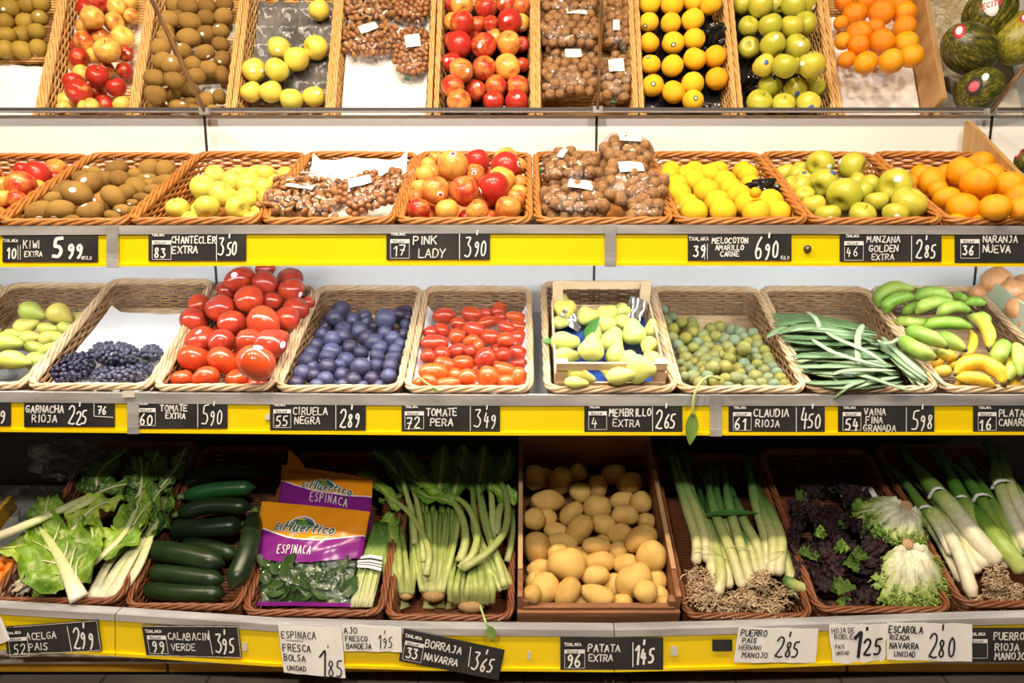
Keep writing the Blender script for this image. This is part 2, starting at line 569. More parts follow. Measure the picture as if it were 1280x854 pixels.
T2 = [('redapple', -166, -6, 'red apples at the far left of the upper shelf'), ('kiwi', -3, 158, 'brown kiwis on the upper shelf'),
      ('golden', 160, 323, 'pale yellow apples on the upper shelf'), ('hazel', 326, 492, 'bagged nuts and white paper on the upper shelf'),
      ('pink', 496, 664, 'red and yellow blushed apples on the upper shelf'), ('walnut', 670, 841, 'bagged walnuts on the upper shelf'),
      ('peach', 845, 1011, 'yellow peaches on the upper shelf'), ('green', 1014, 1180, 'greenish yellow apples on the upper shelf'),
      ('orange', 1184, 1352, 'oranges at the right end of the upper shelf')]
for i, (k, u0, u1, d) in enumerate(T2):
    tier_basket('2' + k, 'amber wicker basket of ' + d, u0, u1, 277.0 + (3 if i < 1 else 1.5 if i < 2 else 0), 2.035, AL2, 0.52, 0.085, 'w_mid', i)
T3 = [('leeches', -285, -128, 'produce cut off at the left edge of the middle shelf'), ('pear', -125, 30, 'green pears on the middle shelf'), ('grape', 33, 188, 'black grapes and white paper on the middle shelf'),
      ('tomato', 191, 340, 'large red tomatoes on the middle shelf'), ('plum', 344, 501, 'dark blue plums on the middle shelf'),
      ('pera', 506, 665, 'plum-shaped tomatoes on the middle shelf'), ('quince', 682, 846, 'quinces in a slatted crate on the middle shelf'),
      ('claudia', 848, 1008, 'small green plums on the middle shelf'), ('bean', 1011, 1174, 'flat green beans on the middle shelf'),
      ('banana', 1178, 1340, 'bananas on the middle shelf')]
for i, (k, u0, u1, d) in enumerate(T3):
    if i == 0:
        d = 'unseen produce at the left edge of the middle shelf'
    tier_basket('3' + k, 'pale wicker basket of ' + d, u0, u1, interp(LED3, max(0, (u0 + u1) / 2)) - 7.0, 2.052, AL3 + (2.0 if k in ('grape', 'quince') else 0), 0.535, 0.09, 'w_low', i)
T4 = [('chard', -12, 150, 'white-stalked chard on the lowest shelf', 752), ('zucchini', 155, 300, 'dark green courgettes on the lowest shelf', 759),
      ('spinach', 303, 478, 'bagged spinach on the lowest shelf', 767), ('borage', 482, 641, 'pale green borage bunches on the lowest shelf', 773),
      ('onion', 856, 1016, 'young leeks with shaggy roots on the lowest shelf', 771),
      ('lettuce', 1020, 1190, 'purple lettuce and frilly endive on the lowest shelf', 763), ('leek', 1200, 1365, 'thick white leeks at the right of the lowest shelf', 756)]
for i, (k, u0, u1, d, v) in enumerate(T4):
    tier_basket('4' + k, 'chestnut wicker basket of ' + d, u0, u1, v, 1.986, AL4, 0.64, 0.11, 'w_red', i)
T1 = [('kiwi', -76, 47, 'golden kiwis and white paper at the left of the top rack'), ('gala', 50, 164, 'small red and yellow apples on the top rack'),
      ('kiwib', 167, 285, 'brown kiwis on the top rack'), ('yellow', 289, 410, 'a few yellow apples on a grey tray on the top rack'),
      ('almond', 413, 538, 'bagged almonds and white paper on the top rack'), ('pink', 543, 668, 'red blushed apples on the top rack'),
      ('walnut', 671, 797, 'bagged walnuts on the top rack'), ('peach', 801, 921, 'yellow peaches in black trays on the top rack'),
      ('green', 925, 1045, 'greenish yellow apples on the top rack'), ('orange', 1049, 1175, 'oranges over white card on the top rack')]
for i, (k, u0, u1, d) in enumerate(T1):
    tier_basket('1' + k, 'blonde wicker basket of ' + d, u0, u1, TOP_V + 12, TOP_Y - 0.018, TOP_A, 0.58, 0.11, 'w_top', i)

# ------------------------------------------------------------------ lettering
GL_ = {
 'A': '0,0 2,6 4,0|.8,2 3.2,2', 'B': '0,0 0,6 2.6,6 3.4,4.8 2.6,3.2 0,3.2|2.6,3.2 3.8,1.8 2.8,0 0,0', 'C': '3.8,5.2 2.4,6 .8,5.2 0,3 .8,.8 2.4,0 3.8,.8', 'D': '0,0 0,6 2,6 3.6,4.6 3.8,2.4 2.4,.2 0,0',
 'E': '3.6,6 0,6 0,0 3.7,0|0,3 2.8,3', 'F': '3.6,6 0,6 0,0|0,3.1 2.8,3.1', 'G': '3.7,5.2 2.3,6 .7,5.1 0,3 .8,.7 2.5,0 3.8,1 3.8,2.8 2.2,2.8', 'H': '0,0 0,6|4,0 4,6|0,3 4,3', 'I': '1,0 1,6', 'J': '1.4,6 3.6,6 3,6 3,1.4 2,0 .6,.4',
 'K': '0,0 0,6|3.6,6 0,2.6|1.2,3.5 3.8,0', 'L': '0,6 0,0 3.4,0', 'M': '0,0 .4,6 2.2,2.4 4,6 4.4,0', 'N': '0,0 0,6 3.6,0 3.6,6', 'O': '2,6 .6,5.2 0,3 .6,.8 2,0 3.4,.8 4,3 3.4,5.2 2,6', 'P': '0,0 0,6 2.6,6 3.7,4.6 2.6,3 0,3',
 'Q': '2,6 .6,5.2 0,3 .6,.8 2,0 3.4,.8 4,3 3.4,5.2 2,6|2.6,1.4 4,-.4', 'R': '0,0 0,6 2.6,6 3.6,4.6 2.6,3.1 0,3.1|1.4,3.1 3.8,0', 'S': '3.5,5.3 2,6 .4,5 .8,3.6 3,2.6 3.6,1.2 2,0 .1,.8', 'W': '0,6 1,0 2.2,4.4 3.4,0 4.4,6', 'T': '0,6 4,6|2,6 2,0', 'U': '0,6 0,1.6 1,0 2.8,0 3.8,1.4 3.8,6',
 'V': '0,6 2,0 4,6', 'X': '0,0 4,6|0,6 4,0', 'Y': '0,6 2,3 4,6|2,3 1.4,0', 'Z': '0,6 3.8,6 0,0 3.8,0', 'Ñ': '0,0 0,5 3.6,0 3.6,5|.8,6.4 1.8,6.8 2.8,6.4',
 '0': '2,6 .6,5 .2,3 .7,.8 2,0 3.3,.9 3.7,3 3.3,5.2 2,6', '1': '.4,4.4 2,6 2,0', '2': '.3,4.8 1.2,5.9 2.6,6 3.5,5 3.1,3.4 .2,.2 1.4,.5 2.4,-.1 3.8,.3', '3': '.4,5.7 3.2,5.9 1.5,3.7 3.2,3 3.5,1.4 2.2,0 .2,.6', '4': '1.4,6 .3,2.4 3.6,2.5|2.7,4.4 2.5,-.2', '5': '3.4,6 .8,5.8 .5,3.3 2.4,3.5 3.5,2 2.5,.2 .2,.4',
 '6': '3,6 1.2,4.2 .3,1.8 1.3,.1 3,.4 3.4,2 2.2,3.2 .6,2.2', '7': '.2,5.8 3.8,5.9 1.6,0|1,3 3.4,3', '8': '2,3.2 .7,4.4 1.2,5.8 2.6,6 3.3,4.8 2,3.2 .5,1.6 1.2,.1 2.8,.1 3.5,1.6 2,3.2', '9': '3.3,4.6 2.2,6 .7,5 1,3.4 2.6,3.2 3.4,4.8 3,1.6 1.6,-.2', "'": '1,7.4 .9,6.2', '.': '.8,0 1,.3', '|': '1,-1 1,7', '-': '.4,3 3,3', '€': '3.6,5.4 2,6 .7,3.2 2,0 3.6,.7|0,3.6 2.6,3.6|0,2.6 2.4,2.6', 'º': '1,6 .3,5.2 1,4.4 1.7,5.2 1,6',
 'l': '.6,6 .6,.6 1.2,0', 'u': '0,3.8 0,1 .9,0 2,.3 2.6,1.4|2.6,3.8 2.6,.8 3.2,0', 'e': '.2,2 2.4,2.2 2.2,3.5 1,3.8 .1,2.4 .4,.6 1.4,0 2.6,.6', 'r': '.2,3.8 .4,0|.4,2.4 1.4,3.6 2.2,3.6', 't': '1,5.6 .7,.8 1.3,0 2,.3|0,3.8 2.1,3.9', 'i': '.5,3.8 .5,.5 1,0|.55,5.2 .6,5.4', 'c': '2.4,3.2 1.4,3.8 .2,2.6 .3,.8 1.2,0 2.5,.6', 'o': '1.3,3.8 .2,2.8 .2,1 1.2,0 2.4,1 2.4,2.8 1.3,3.8',
}
NARROW = {'I': 2.0, "'": 1.4, '.': 1.4, '1': 2.8, 'l': 1.9, 'i': 1.7, '|': 2, 'r': 2.5, 't': 2.4, 'e': 3.0, 'u': 3.6, 'c': 2.9, 'o': 3.0, 'º': 2.2, 'M': 4.8, 'H': 4.6}
def glyph_paths(text, x, y, h, slant=0.0, wide=0.8, rnd=None, jit=0.0, gap=1.15):
    """Polylines in card units (y down) for a line of text whose baseline starts at x, y."""
    s = h / 6.0
    out = []
    for ch in text:
        if ch == ' ':
            x += 2.6 * s * wide
            continue
        g = GL_.get(ch)
        jx, jy, js = ((rnd.uniform(-jit, jit) for _ in range(3)) if rnd else (0, 0, 0))
        if g:
            for pl in g.split('|'):
                pts = []
                for pr in pl.split():
                    a, b2 = (float(q) for q in pr.split(','))
                    pts.append((x + (a * wide + b2 * slant + jx) * s, y - (b2 * (1 + 0.15 * js) + jy) * s))
                out.append(pts)
        if ch == "'":
            s *= 0.74
            x -= 0.3 * s
            continue
        x += (NARROW.get(ch, 4.0) * wide + gap) * s
    return out, x
def text_width(text, h, wide=0.8):
    return glyph_paths(text, 0, 0, h, 0, wide)[1]
def lettering(name, text, pos, h, mapf, weight, m, parent, slant=0.05, lift=0.001, wide=0.8, rnd=None, jit=0.0, mb=None, gap=1.15):
    """Strokes of even weight laid on a surface mapf(a, b, lift)."""
    paths, _ = glyph_paths(text, pos[0], pos[1], h, slant, wide, rnd, jit, gap)
    own = mb is None
    mb = mb or MB()
    for pts in paths:
        # round the corners a little
        fine = []
        for (x0, y0), (x1, y1) in zip(pts, pts[1:]):
            k = max(1, int(math.hypot(x1 - x0, y1 - y0) / (h * 0.055)))
            fine += [(x0 + (x1 - x0) * i / k, y0 + (y1 - y0) * i / k) for i in range(k)]
        fine.append(pts[-1])
        for _ in range(2):
            fine = [fine[0]] + [((fine[i - 1][0] + 2 * fine[i][0] + fine[i + 1][0]) / 4, (fine[i - 1][1] + 2 * fine[i][1] + fine[i + 1][1]) / 4) for i in range(1, len(fine) - 1)] + [fine[-1]]
        rows = []
        n = len(fine)
        w = weight / 2
        for i in range(n):
            a, b2 = fine[max(0, i - 1)], fine[min(n - 1, i + 1)]
            dx, dy = b2[0] - a[0], b2[1] - a[1]
            L = math.hypot(dx, dy) or 1
            nx, ny = -dy / L * w, dx / L * w
            ex, ey = 0, 0
            if i == 0: ex, ey = -dx / L * w * 0.7, -dy / L * w * 0.7
            if i == n - 1: ex, ey = dx / L * w * 0.7, dy / L * w * 0.7
            x, y = fine[i]
            rows.append([mapf(x + nx + ex, y + ny + ey, lift), mapf(x + ex, y + ey, lift * 1.25), mapf(x - nx + ex, y - ny + ey, lift)])
        mb.grid(rows)
    if own:
        return mb.build(name, m, parent, False)


# ------------------------------------------------------------------ fruit: meshes
def lathe_like(fn, nu=24, nv=14):
    """fn(theta, t) -> point, t 0..1 from top pole to bottom pole."""
    mb = MB()
    top, bot = fn(0, 0.0), fn(0, 1.0)
    vs = [top] + [fn(2 * math.pi * j / nu, (i + 1) / (nv + 1)) for i in range(nv) for j in range(nu)] + [bot]
    fs = [(0, 1 + j, 1 + (j + 1) % nu) for j in range(nu)]
    for i in range(nv - 1):
        for j in range(nu):
            a, c = 1 + i * nu + j, 1 + i * nu + (j + 1) % nu
            fs.append((a, a + nu, c + nu, c))
    L = len(vs) - 1
    fs += [(L, 1 + (nv - 1) * nu + (j + 1) % nu, 1 + (nv - 1) * nu + j) for j in range(nu)]
    mb.add([tuple(p) for p in vs], fs)
    return mb

def apple_fn(seed, tall=0.92, shoulder=0.10, lobes=5):
    r = random.Random(seed)
    ph, la = r.uniform(0, 6), r.uniform(0.010, 0.03)
    sk = r.uniform(-0.08, 0.08)
    def fn(th, t):
        a = math.pi * t
        R = math.sin(a) ** 0.86 * (1.0 + shoulder * math.cos(a))
        z = math.cos(a) * tall
        # hollows at stalk and calyx
        if t < 0.5:
            z -= 0.34 * math.exp(-(R / 0.27) ** 2)
        else:
            z += 0.22 * math.exp(-(R / 0.22) ** 2)
        lob = 1 + la * math.cos(lobes * th + ph) * (0.3 + t)
        return (R * lob * math.cos(th) + sk * z * 0.4, R * lob * math.sin(th), z)
    return fn
def round_fn(seed, tall=0.97, dimple=0.05, bump=0.0):
    r = random.Random(seed)
    p1, p2 = r.uniform(0, 6), r.uniform(0, 6)
    a1 = r.uniform(0.01, 0.03)
    def fn(th, t):
        a = math.pi * t
        R = math.sin(a)
        z = math.cos(a) * tall
        if t < 0.5:
            z -= dimple * math.exp(-(R / 0.2) ** 2)
        k = 1 + a1 * math.cos(2 * th + p1) + a1 * 0.7 * math.sin(3 * a + p2) + bump * math.cos(7 * th) * math.exp(-(R / 0.3) ** 2)
        return (R * k * math.cos(th), R * k * math.sin(th), z * k)
    return fn
def peach_fn(seed):
    r = random.Random(seed)
    p = r.uniform(0.8, 1.2)
    def fn(th, t):
        a = math.pi * t
        R = math.sin(a) ** 0.92
        z = math.cos(a) * 0.94
        if t < 0.5:
            z -= 0.22 * math.exp(-(R / 0.2) ** 2)
        d = math.atan2(math.sin(th), math.cos(th))
        cr = 1 - 0.085 * p * math.exp(-(d / 0.16) ** 2) * math.sin(a)
        cr += 0.025 * math.cos(2 * th)
        return (R * cr * math.cos(th), R * cr * math.sin(th), z)
    return fn
def tomato_fn(seed):
    r = random.Random(seed)
    n, ph = r.choice((5, 6, 7)), r.uniform(0, 6)
    am = r.uniform(0.015, 0.055)
    def fn(th, t):
        a = math.pi * t
        R = math.sin(a) ** 0.8
        z = math.cos(a) * 0.86
        if t < 0.5:
            z -= 0.16 * math.exp(-(R / 0.3) ** 2)
        k = 1 + am * (abs(math.cos(n * th / 2 + ph)) - 0.5) * 2 * (1 - 0.55 * t)
        return (R * k * math.cos(th), R * k * math.sin(th), z)
    return fn
def egg_fn(seed, long=1.0, lump=0.03, taper=0.06):
    """Long axis x, unit half length; width 1 as well: scaled per fruit."""
    r = random.Random(seed)
    ps = [r.uniform(0, 6) for _ in range(5)]
    bend = r.uniform(-0.06, 0.06)
    def fn(th, t):
        a = math.pi * t
        R = math.sin(a) ** 0.9 * (1 + taper * math.cos(a))
        x = math.cos(a)
        k = 1 + lump * (math.sin(2 * th + ps[0] + 2 * a) + 0.6 * math.sin(3 * th + ps[1] - 3 * a) + 0.5 * math.sin(5 * a + ps[2]))
        return (x * (1 + lump * 0.5 * math.sin(th + ps[3])), R * k * math.cos(th) + bend * (1 - x * x) * 2, R * k * math.sin(th))
    return fn
def pear_fn(seed, neck=0.45, lump=0.02, waist=0.0):
    """Long axis x: blossom end at -1, stalk end at +1."""
    r = random.Random(seed)
    p1, p2 = r.uniform(0, 6), r.uniform(0, 6)
    bend = r.uniform(-0.15, 0.15)
    def fn(th, t):
        x = math.cos(math.pi * t)
        u = (x + 1) / 2
        R = math.sqrt(max(0, 1 - x * x)) * (1.04 - neck * u ** 1.3 - waist * math.exp(-((u - 0.72) / 0.16) ** 2))
        k = 1 + lump * (math.sin(3 * th + p1 + 2 * u) + math.sin(2 * th + p2 - 4 * u))
        dx = 0.06 * math.exp(-(R / 0.15) ** 2) if x < 0 else -0.05 * math.exp(-(R / 0.10) ** 2)
        return (x + dx, R * k * math.cos(th) + bend * u * u, R * k * math.sin(th))
    return fn

# materials that read the colour each fruit was given (ripeness; on front tomatoes also the warm light)
def skin(name, green, red, rough=0.32, streak=6.0, spec=0.5, speck=0.0, sss=0.0, bump=0.0, bias=0.5, coat=0.0, width=0.16, speckcol=(0.9, 0.8, 0.45)):
    """Blend of two skin colours; obj.color[0] says how far the red side covers it."""
    m = mat(name, red, rough, spec=spec, sss=sss, coat=coat)
    k = NT(m)
    v = k.coords(True)
    vs = k.coords(True, (1, 1, 0.25))
    oi = k.n('ShaderNodeObjectInfo')
    sepc = k.n('ShaderNodeSeparateColor')
    k.l(oi.outputs['Color'], sepc.inputs[0])
    n1 = k.noise(v, 1.3, 2)
    n2 = k.noise(vs, streak, 4, 0.65)
    f = k.math('ADD', k.math('MULTIPLY', n1, 0.60), k.math('MULTIPLY', n2, 0.40))
    f = k.math('ADD', f, k.math('SUBTRACT', sepc.outputs[0], 0.5))
    c = k.ramp(f, [(bias - width, green), (bias, tuple((a * 0.55 + b * 0.45) for a, b in zip(green, red))), (bias + width, red)])
    if speck:
        vo = k.n('ShaderNodeTexVoronoi')
        vo.inputs['Scale'].default_value = 13
        k.l(v, vo.inputs['Vector'])
        sp = k.ramp(vo.outputs['Distance'], [(0.05, (1, 1, 1)), (0.12, (0, 0, 0))])
        c = k.mix(k.math('MULTIPLY', sp, speck), c, speckcol)
    k.base(c)
    if bump:
        k.bump(k.noise(v, 60, 2), bump, 0.02)
    return m
M['pinkapple'] = skin('blushed_apple_skin', (0.84, 0.46, 0.09), (0.48, 0.030, 0.022), 0.28, 11, speck=0.35, width=0.20)
M['gala'] = skin('small_red_apple_skin', (0.85, 0.56, 0.12), (0.44, 0.028, 0.018), 0.3, 12, speck=0.3, width=0.14)
M['golden'] = skin('pale_yellow_apple_skin', (0.66, 0.60, 0.10), (0.80, 0.64, 0.10), 0.35, 5, speck=0.25, speckcol=(0.5, 0.42, 0.15))
M['greenapple'] = skin('greenish_yellow_apple_skin', (0.45, 0.46, 0.045), (0.64, 0.54, 0.07), 0.32, 5, speck=0.3, speckcol=(0.75, 0.68, 0.3))
M['peach'] = skin('yellow_peach_skin', (0.88, 0.55, 0.03), (0.86, 0.40, 0.02), 0.75, 4, spec=0.15)
M['orangepeel'] = skin('orange_peel', (0.90, 0.38, 0.004), (0.84, 0.23, 0.003), 0.33, 3, bump=0.3)
M['kiwi'] = skin('brown_kiwi_skin', (0.35, 0.21, 0.055), (0.24, 0.135, 0.036), 0.75, 14, spec=0.2, bump=0.3)
M['gkiwi'] = skin('golden_kiwi_skin', (0.40, 0.27, 0.045), (0.30, 0.19, 0.03), 0.6, 8, spec=0.3)
M['tomato'] = skin('tomato_skin', (0.56, 0.062, 0.014), (0.36, 0.034, 0.018), 0.2, 3, coat=0.12)
M['pera'] = skin('plum_tomato_skin', (0.62, 0.095, 0.016), (0.42, 0.040, 0.018), 0.22, 3, coat=0.1)
M['plum'] = skin('dark_plum_skin', (0.022, 0.012, 0.028), (0.060, 0.065, 0.145), 0.42, 4, spec=0.4, width=0.22)
M['claudia'] = skin('green_plum_skin', (0.205, 0.185, 0.035), (0.135, 0.175, 0.11), 0.5, 4, spec=0.25, width=0.2)
M['pear'] = skin('green_pear_skin', (0.36, 0.40, 0.07), (0.52, 0.42, 0.09), 0.45, 8, speck=0.3, speckcol=(0.38, 0.30, 0.12))
M['quince'] = skin('quince_skin', (0.58, 0.60, 0.15), (0.74, 0.60, 0.11), 0.55, 4)
M['potato'] = skin('potato_skin', (0.70, 0.46, 0.14), (0.54, 0.32, 0.09), 0.55, 6, spec=0.25, speck=0.5, speckcol=(0.24, 0.13, 0.05), bump=0.12)
M['grape'] = skin('black_grape_skin', (0.020, 0.018, 0.045), (0.075, 0.075, 0.12), 0.42, 3, spec=0.4, width=0.25)
M['stem'] = mat('brown_stalk', (0.16, 0.09, 0.035), 0.7)
M['greenstem'] = mat('green_calyx', (0.10, 0.20, 0.03), 0.6)
M['scar'] = mat('pale_stem_scar', (0.42, 0.25, 0.10), 0.8)
M['sticker'] = mat('white_sticker', (0.88, 0.87, 0.86), 0.4)
M['stickerblue'] = mat('blue_sticker', (0.05, 0.12, 0.40), 0.4)
M['stickerdark'] = mat('dark_sticker', (0.05, 0.035, 0.03), 0.4)
M['stickerred'] = mat('red_print', (0.55, 0.03, 0.06), 0.45)
M['blackfilm'] = mat('black_plastic', (0.012, 0.012, 0.014), 0.18)
M['greyfilm'] = mottled('grey_moulded_tray', (0.20, 0.19, 0.19), (0.08, 0.078, 0.08), 9, 0.24, 0.8, 24)

PROTO = {}
def proto(kind, fns, m, stem=None):
    """Meshes of one kind of fruit with the BVH used to lay stickers on them."""
    L = []
    for fn in fns:
        mb = lathe_like(fn, 26, 16)
        me = mb.mesh(kind, m)
        L.append((me, BVHTree.FromPolygons([Vector(p) for p in mb.v], mb.f)))
    st = None
    if stem is not None:
        st = stem[0].mesh(stem[1], stem[2])
    PROTO[kind] = (L, st, stem)
def stalk(z0, z1, r, bend=0.12):
    mb = MB()
    mb.tube([(0, 0, z0), (bend * 0.3, 0, (z0 + z1) / 2), (bend, 0.02, z1)], [r * 0.8, r * 0.8, r * 1.5], 6)
    return mb
def stalk_x(x0, x1, r):
    mb = MB()
    mb.tube([(x0, 0, 0), ((x0 + x1) / 2, 0.03, 0.02), (x1, 0.12, 0.05)], [r, r * 0.8, r * 1.4], 6)
    return mb
def calyx(z, n=5, r=0.3):
    mb = MB()
    for k in range(n):
        a = 2 * math.pi * k / n
        d = Vector((math.cos(a), math.sin(a), 0))
        q = Vector((-math.sin(a), math.cos(a), 0))
        rows = []
        for i in range(4):
            t = i / 3
            w = 0.09 * (1 - t) + 0.008
            c = d * (0.03 + r * t) + Vector((0, 0, z + 0.06 * t * (1.3 - t)))
            rows.append([c - q * w, c + Vector((0, 0, 0.015)), c + q * w])
        mb.grid(rows)
    mb.tube([(0, 0, z - 0.02), (0.03, 0, z + 0.1)], [0.05, 0.035], 6)
    return mb
ap = [apple_fn(i, 0.90 + 0.03 * (i % 3)) for i in range(5)]
pk = [apple_fn(20 + i, 1.0 + 0.04 * (i % 3), 0.06) for i in range(5)]
proto('pinkapple', pk, M['pinkapple'], (stalk(0.6, 0.95, 0.035), 'stalk', M['stem']))
proto('gala', ap, M['gala'], (stalk(0.5, 0.95, 0.035), 'stalk', M['stem']))
proto('golden', ap, M['golden'], (stalk(0.5, 0.98, 0.035), 'stalk', M['stem']))
proto('greenapple', ap, M['greenapple'], (stalk(0.5, 0.98, 0.035), 'stalk', M['stem']))
proto('peach', [peach_fn(i) for i in range(4)], M['peach'])
btn = MB(); btn.tube([(0, 0, 0.90), (0, 0, 0.945)], [0.075, 0.06], 8)
proto('orange', [round_fn(i, 0.96, 0.04) for i in range(4)], M['orangepeel'], (btn, 'stem_button', M['greenstem']))
def tip_x(x, r):
    mb = MB(); mb.tube([(x - 0.03, 0, 0), (x + 0.035, 0, 0)], [r, r * 0.6], 8)
    return mb
proto('kiwi', [egg_fn(i, 1, 0.02, 0.03) for i in range(4)], M['kiwi'], (tip_x(0.985, 0.11), 'tip', M['stem']))
proto('gkiwi', [egg_fn(9 + i, 1, 0.015, 0.03) for i in range(3)], M['gkiwi'], (tip_x(0.985, 0.08), 'tip', M['stem']))
proto('tomato', [tomato_fn(i) for i in range(6)], M['tomato'], (calyx(0.62, 5, 0.34), 'calyx', M['greenstem']))
proto('pera', [egg_fn(30 + i, 1, 0.02, 0.08) for i in range(4)], M['pera'], (tip_x(0.98, 0.06), 'stem_scar', M['scar']))
proto('plum', [round_fn(40 + i, 1.0, 0.06) for i in range(4)], M['plum'])
proto('claudia', [round_fn(50 + i, 0.95, 0.06) for i in range(4)], M['claudia'])
proto('pear', [pear_fn(i, 0.56, 0.02, 0.06) for i in range(4)], M['pear'], (stalk_x(0.92, 1.22, 0.03), 'stalk', M['stem']))
proto('quince', [pear_fn(10 + i, 0.34, 0.05, 0.14) for i in range(4)], M['quince'], (stalk_x(0.93, 1.08, 0.04), 'stalk', M['stem']))
proto('potato', [egg_fn(60 + i, 1, 0.05, 0.06) for i in range(7)], M['potato'])

# ------------------------------------------------------------------ fruit: placing
def parse(s):
    """'x y r[xry][@angle][flags]; ...' in the pixels of one enlargement."""
    out = []
    for tok in s.replace('\n', ';').split(';'):
        p = tok.split()
        if not p:
            continue
        out.append(p)
    return out
ZK = 330 / 1280
def disc_on(bvh, me_mat, local_c, local_n, r, m, parent, name, squash=1.0, inner=None):
    """A thin label laid on the fruit's own surface."""
    n = local_n.normalized()
    a = n.orthogonal().normalized()
    b = n.cross(a)
    def ring(rr, lift):
        pts = []
        for k in range(14):
            q = 2 * math.pi * k / 14
            p = local_c + a * (rr * math.cos(q)) + b * (rr * squash * math.sin(q))
            h = bvh.ray_cast(p + n * 0.6, -n)
            if h[0] is None:
                h = bvh.find_nearest(p)
            pts.append(h[0] + h[1] * lift)
        return pts
    mb = MB()
    c = bvh.ray_cast(local_c + n * 0.6, -n)
    c = c[0] + c[1] * 0.022 if c[0] is not None else local_c
    rs = [ring(r, 0.004), ring(r * 0.97, 0.018), ring(r * 0.55, 0.020)]
    vs = [p for q in rs for p in q] + [c]
    fs = []
    for i in range(2):
        for k in range(14):
            k2 = (k + 1) % 14
            fs.append((i * 14 + k, i * 14 + k2, (i + 1) * 14 + k2, (i + 1) * 14 + k))
    L = len(vs) - 1
    fs += [(28 + k, 28 + (k + 1) % 14, L) for k in range(14)]
    mb.add(vs, fs, 0)
    mats = [m]
    if inner is not None:
        mats.append(inner)
        for i in range(14):
            mb.mi[len(fs) - 14 + i] = 1
    mb.build(name, mats, parent)

def relax(cen, rad, dirs, tol, fr, floor, it=120):
    """Slide touching fruits apart along their sight lines, never through the basket floor."""
    n = len(cen)
    C = np.array(cen); R = np.array(rad); D = np.array([tuple(d) for d in dirs])
    D /= np.linalg.norm(D, axis=1)[:, None]
    nn = np.array(tuple(fr.en)); o = np.array(tuple(fr.o))
    R0, T0 = R.copy(), C @ np.array([0, _c, -_s]) + EYE * _s
    # only the part along the ray moves; radius follows depth so that the picture size stays
    for _ in range(it):
        moved = False
        for i in range(n):
            d = C - C[i]
            dist = np.sqrt((d * d).sum(1))
            ov = (R + R[i]) * tol - dist
            ov[i] = -1
            for j in np.where(ov > 0.0005)[0]:
                if j < i:
                    continue
                ti, tj = C[i] @ D[i], C[j] @ D[j]
                s = min(ov[j] * 0.4, 0.006)
                if ti <= tj:
                    C[i] = C[i] - D[i] * s; C[j] = C[j] + D[j] * s * 0.6
                else:
                    C[j] = C[j] - D[j] * s; C[i] = C[i] + D[i] * s * 0.6
                moved = True
        h = (C - o) @ nn
        low = floor + R * 1.0 - h
        for i in np.where(low > 0)[0]:
            den = D[i] @ nn
            if den < -0.05:
                C[i] = C[i] + D[i] * (low[i] / den)
        # stay inside the basket's walls
        lx = C[:, 0] - fr.o.x
        ly = (C - o) @ np.array(tuple(fr.ey))
        h = (C - o) @ nn
        k = np.clip(-h / fr.depth, 0, 1) * 0.018 + 0.011
        low_ = (h < 0.012)
        lim = np.maximum(0.01, fr.w / 2 - k - R * 0.9)
        C[:, 0] += np.where(low_, np.clip(lx, -lim, lim) - lx, 0)
        push = np.where(low_, np.maximum(0, R * 0.85 + k - ly), 0) - np.where(low_, np.maximum(0, ly - (fr.L - k - R)), 0)
        C += push[:, None] * np.array(tuple(fr.ey))[None, :]
        if fr.al > 0.9:     # nothing leans out over the edge of the steep rack
            need = np.where(ly < 0.10, 2.655 + R - C[:, 1], 0)
            C += D * (np.maximum(0, need) / D[:, 1])[:, None]
        if not moved:
            break
    return C

NAMED = {}
def ordinal_rows(items, thr):
    """Rows from the front (low in the picture) to the back, each ordered from the left."""
    idx = sorted(range(len(items)), key=lambda i: -items[i][1])
    rows = []
    for i in idx:
        for r in rows[-1:]:
            if abs(np.mean([items[q][1] for q in r]) - items[i][1]) < thr:
                r.append(i)
                break
        else:
            rows.append([i])
    out = {}
    for a, r in enumerate(rows):
        for b, i in enumerate(sorted(r, key=lambda q: items[q][0])):
            out[i] = (a, b, len(rows), len(r))
    return out
def rowword(a, n):
    return 'front row' if a == 0 else ('rearmost row' if a == n - 1 else ORD[a] + ' row')
def colword(b, n):
    return ('alone' if n == 1 else 'leftmost' if b == 0 else 'rightmost' if b == n - 1 else ORD[b] + ' from left')

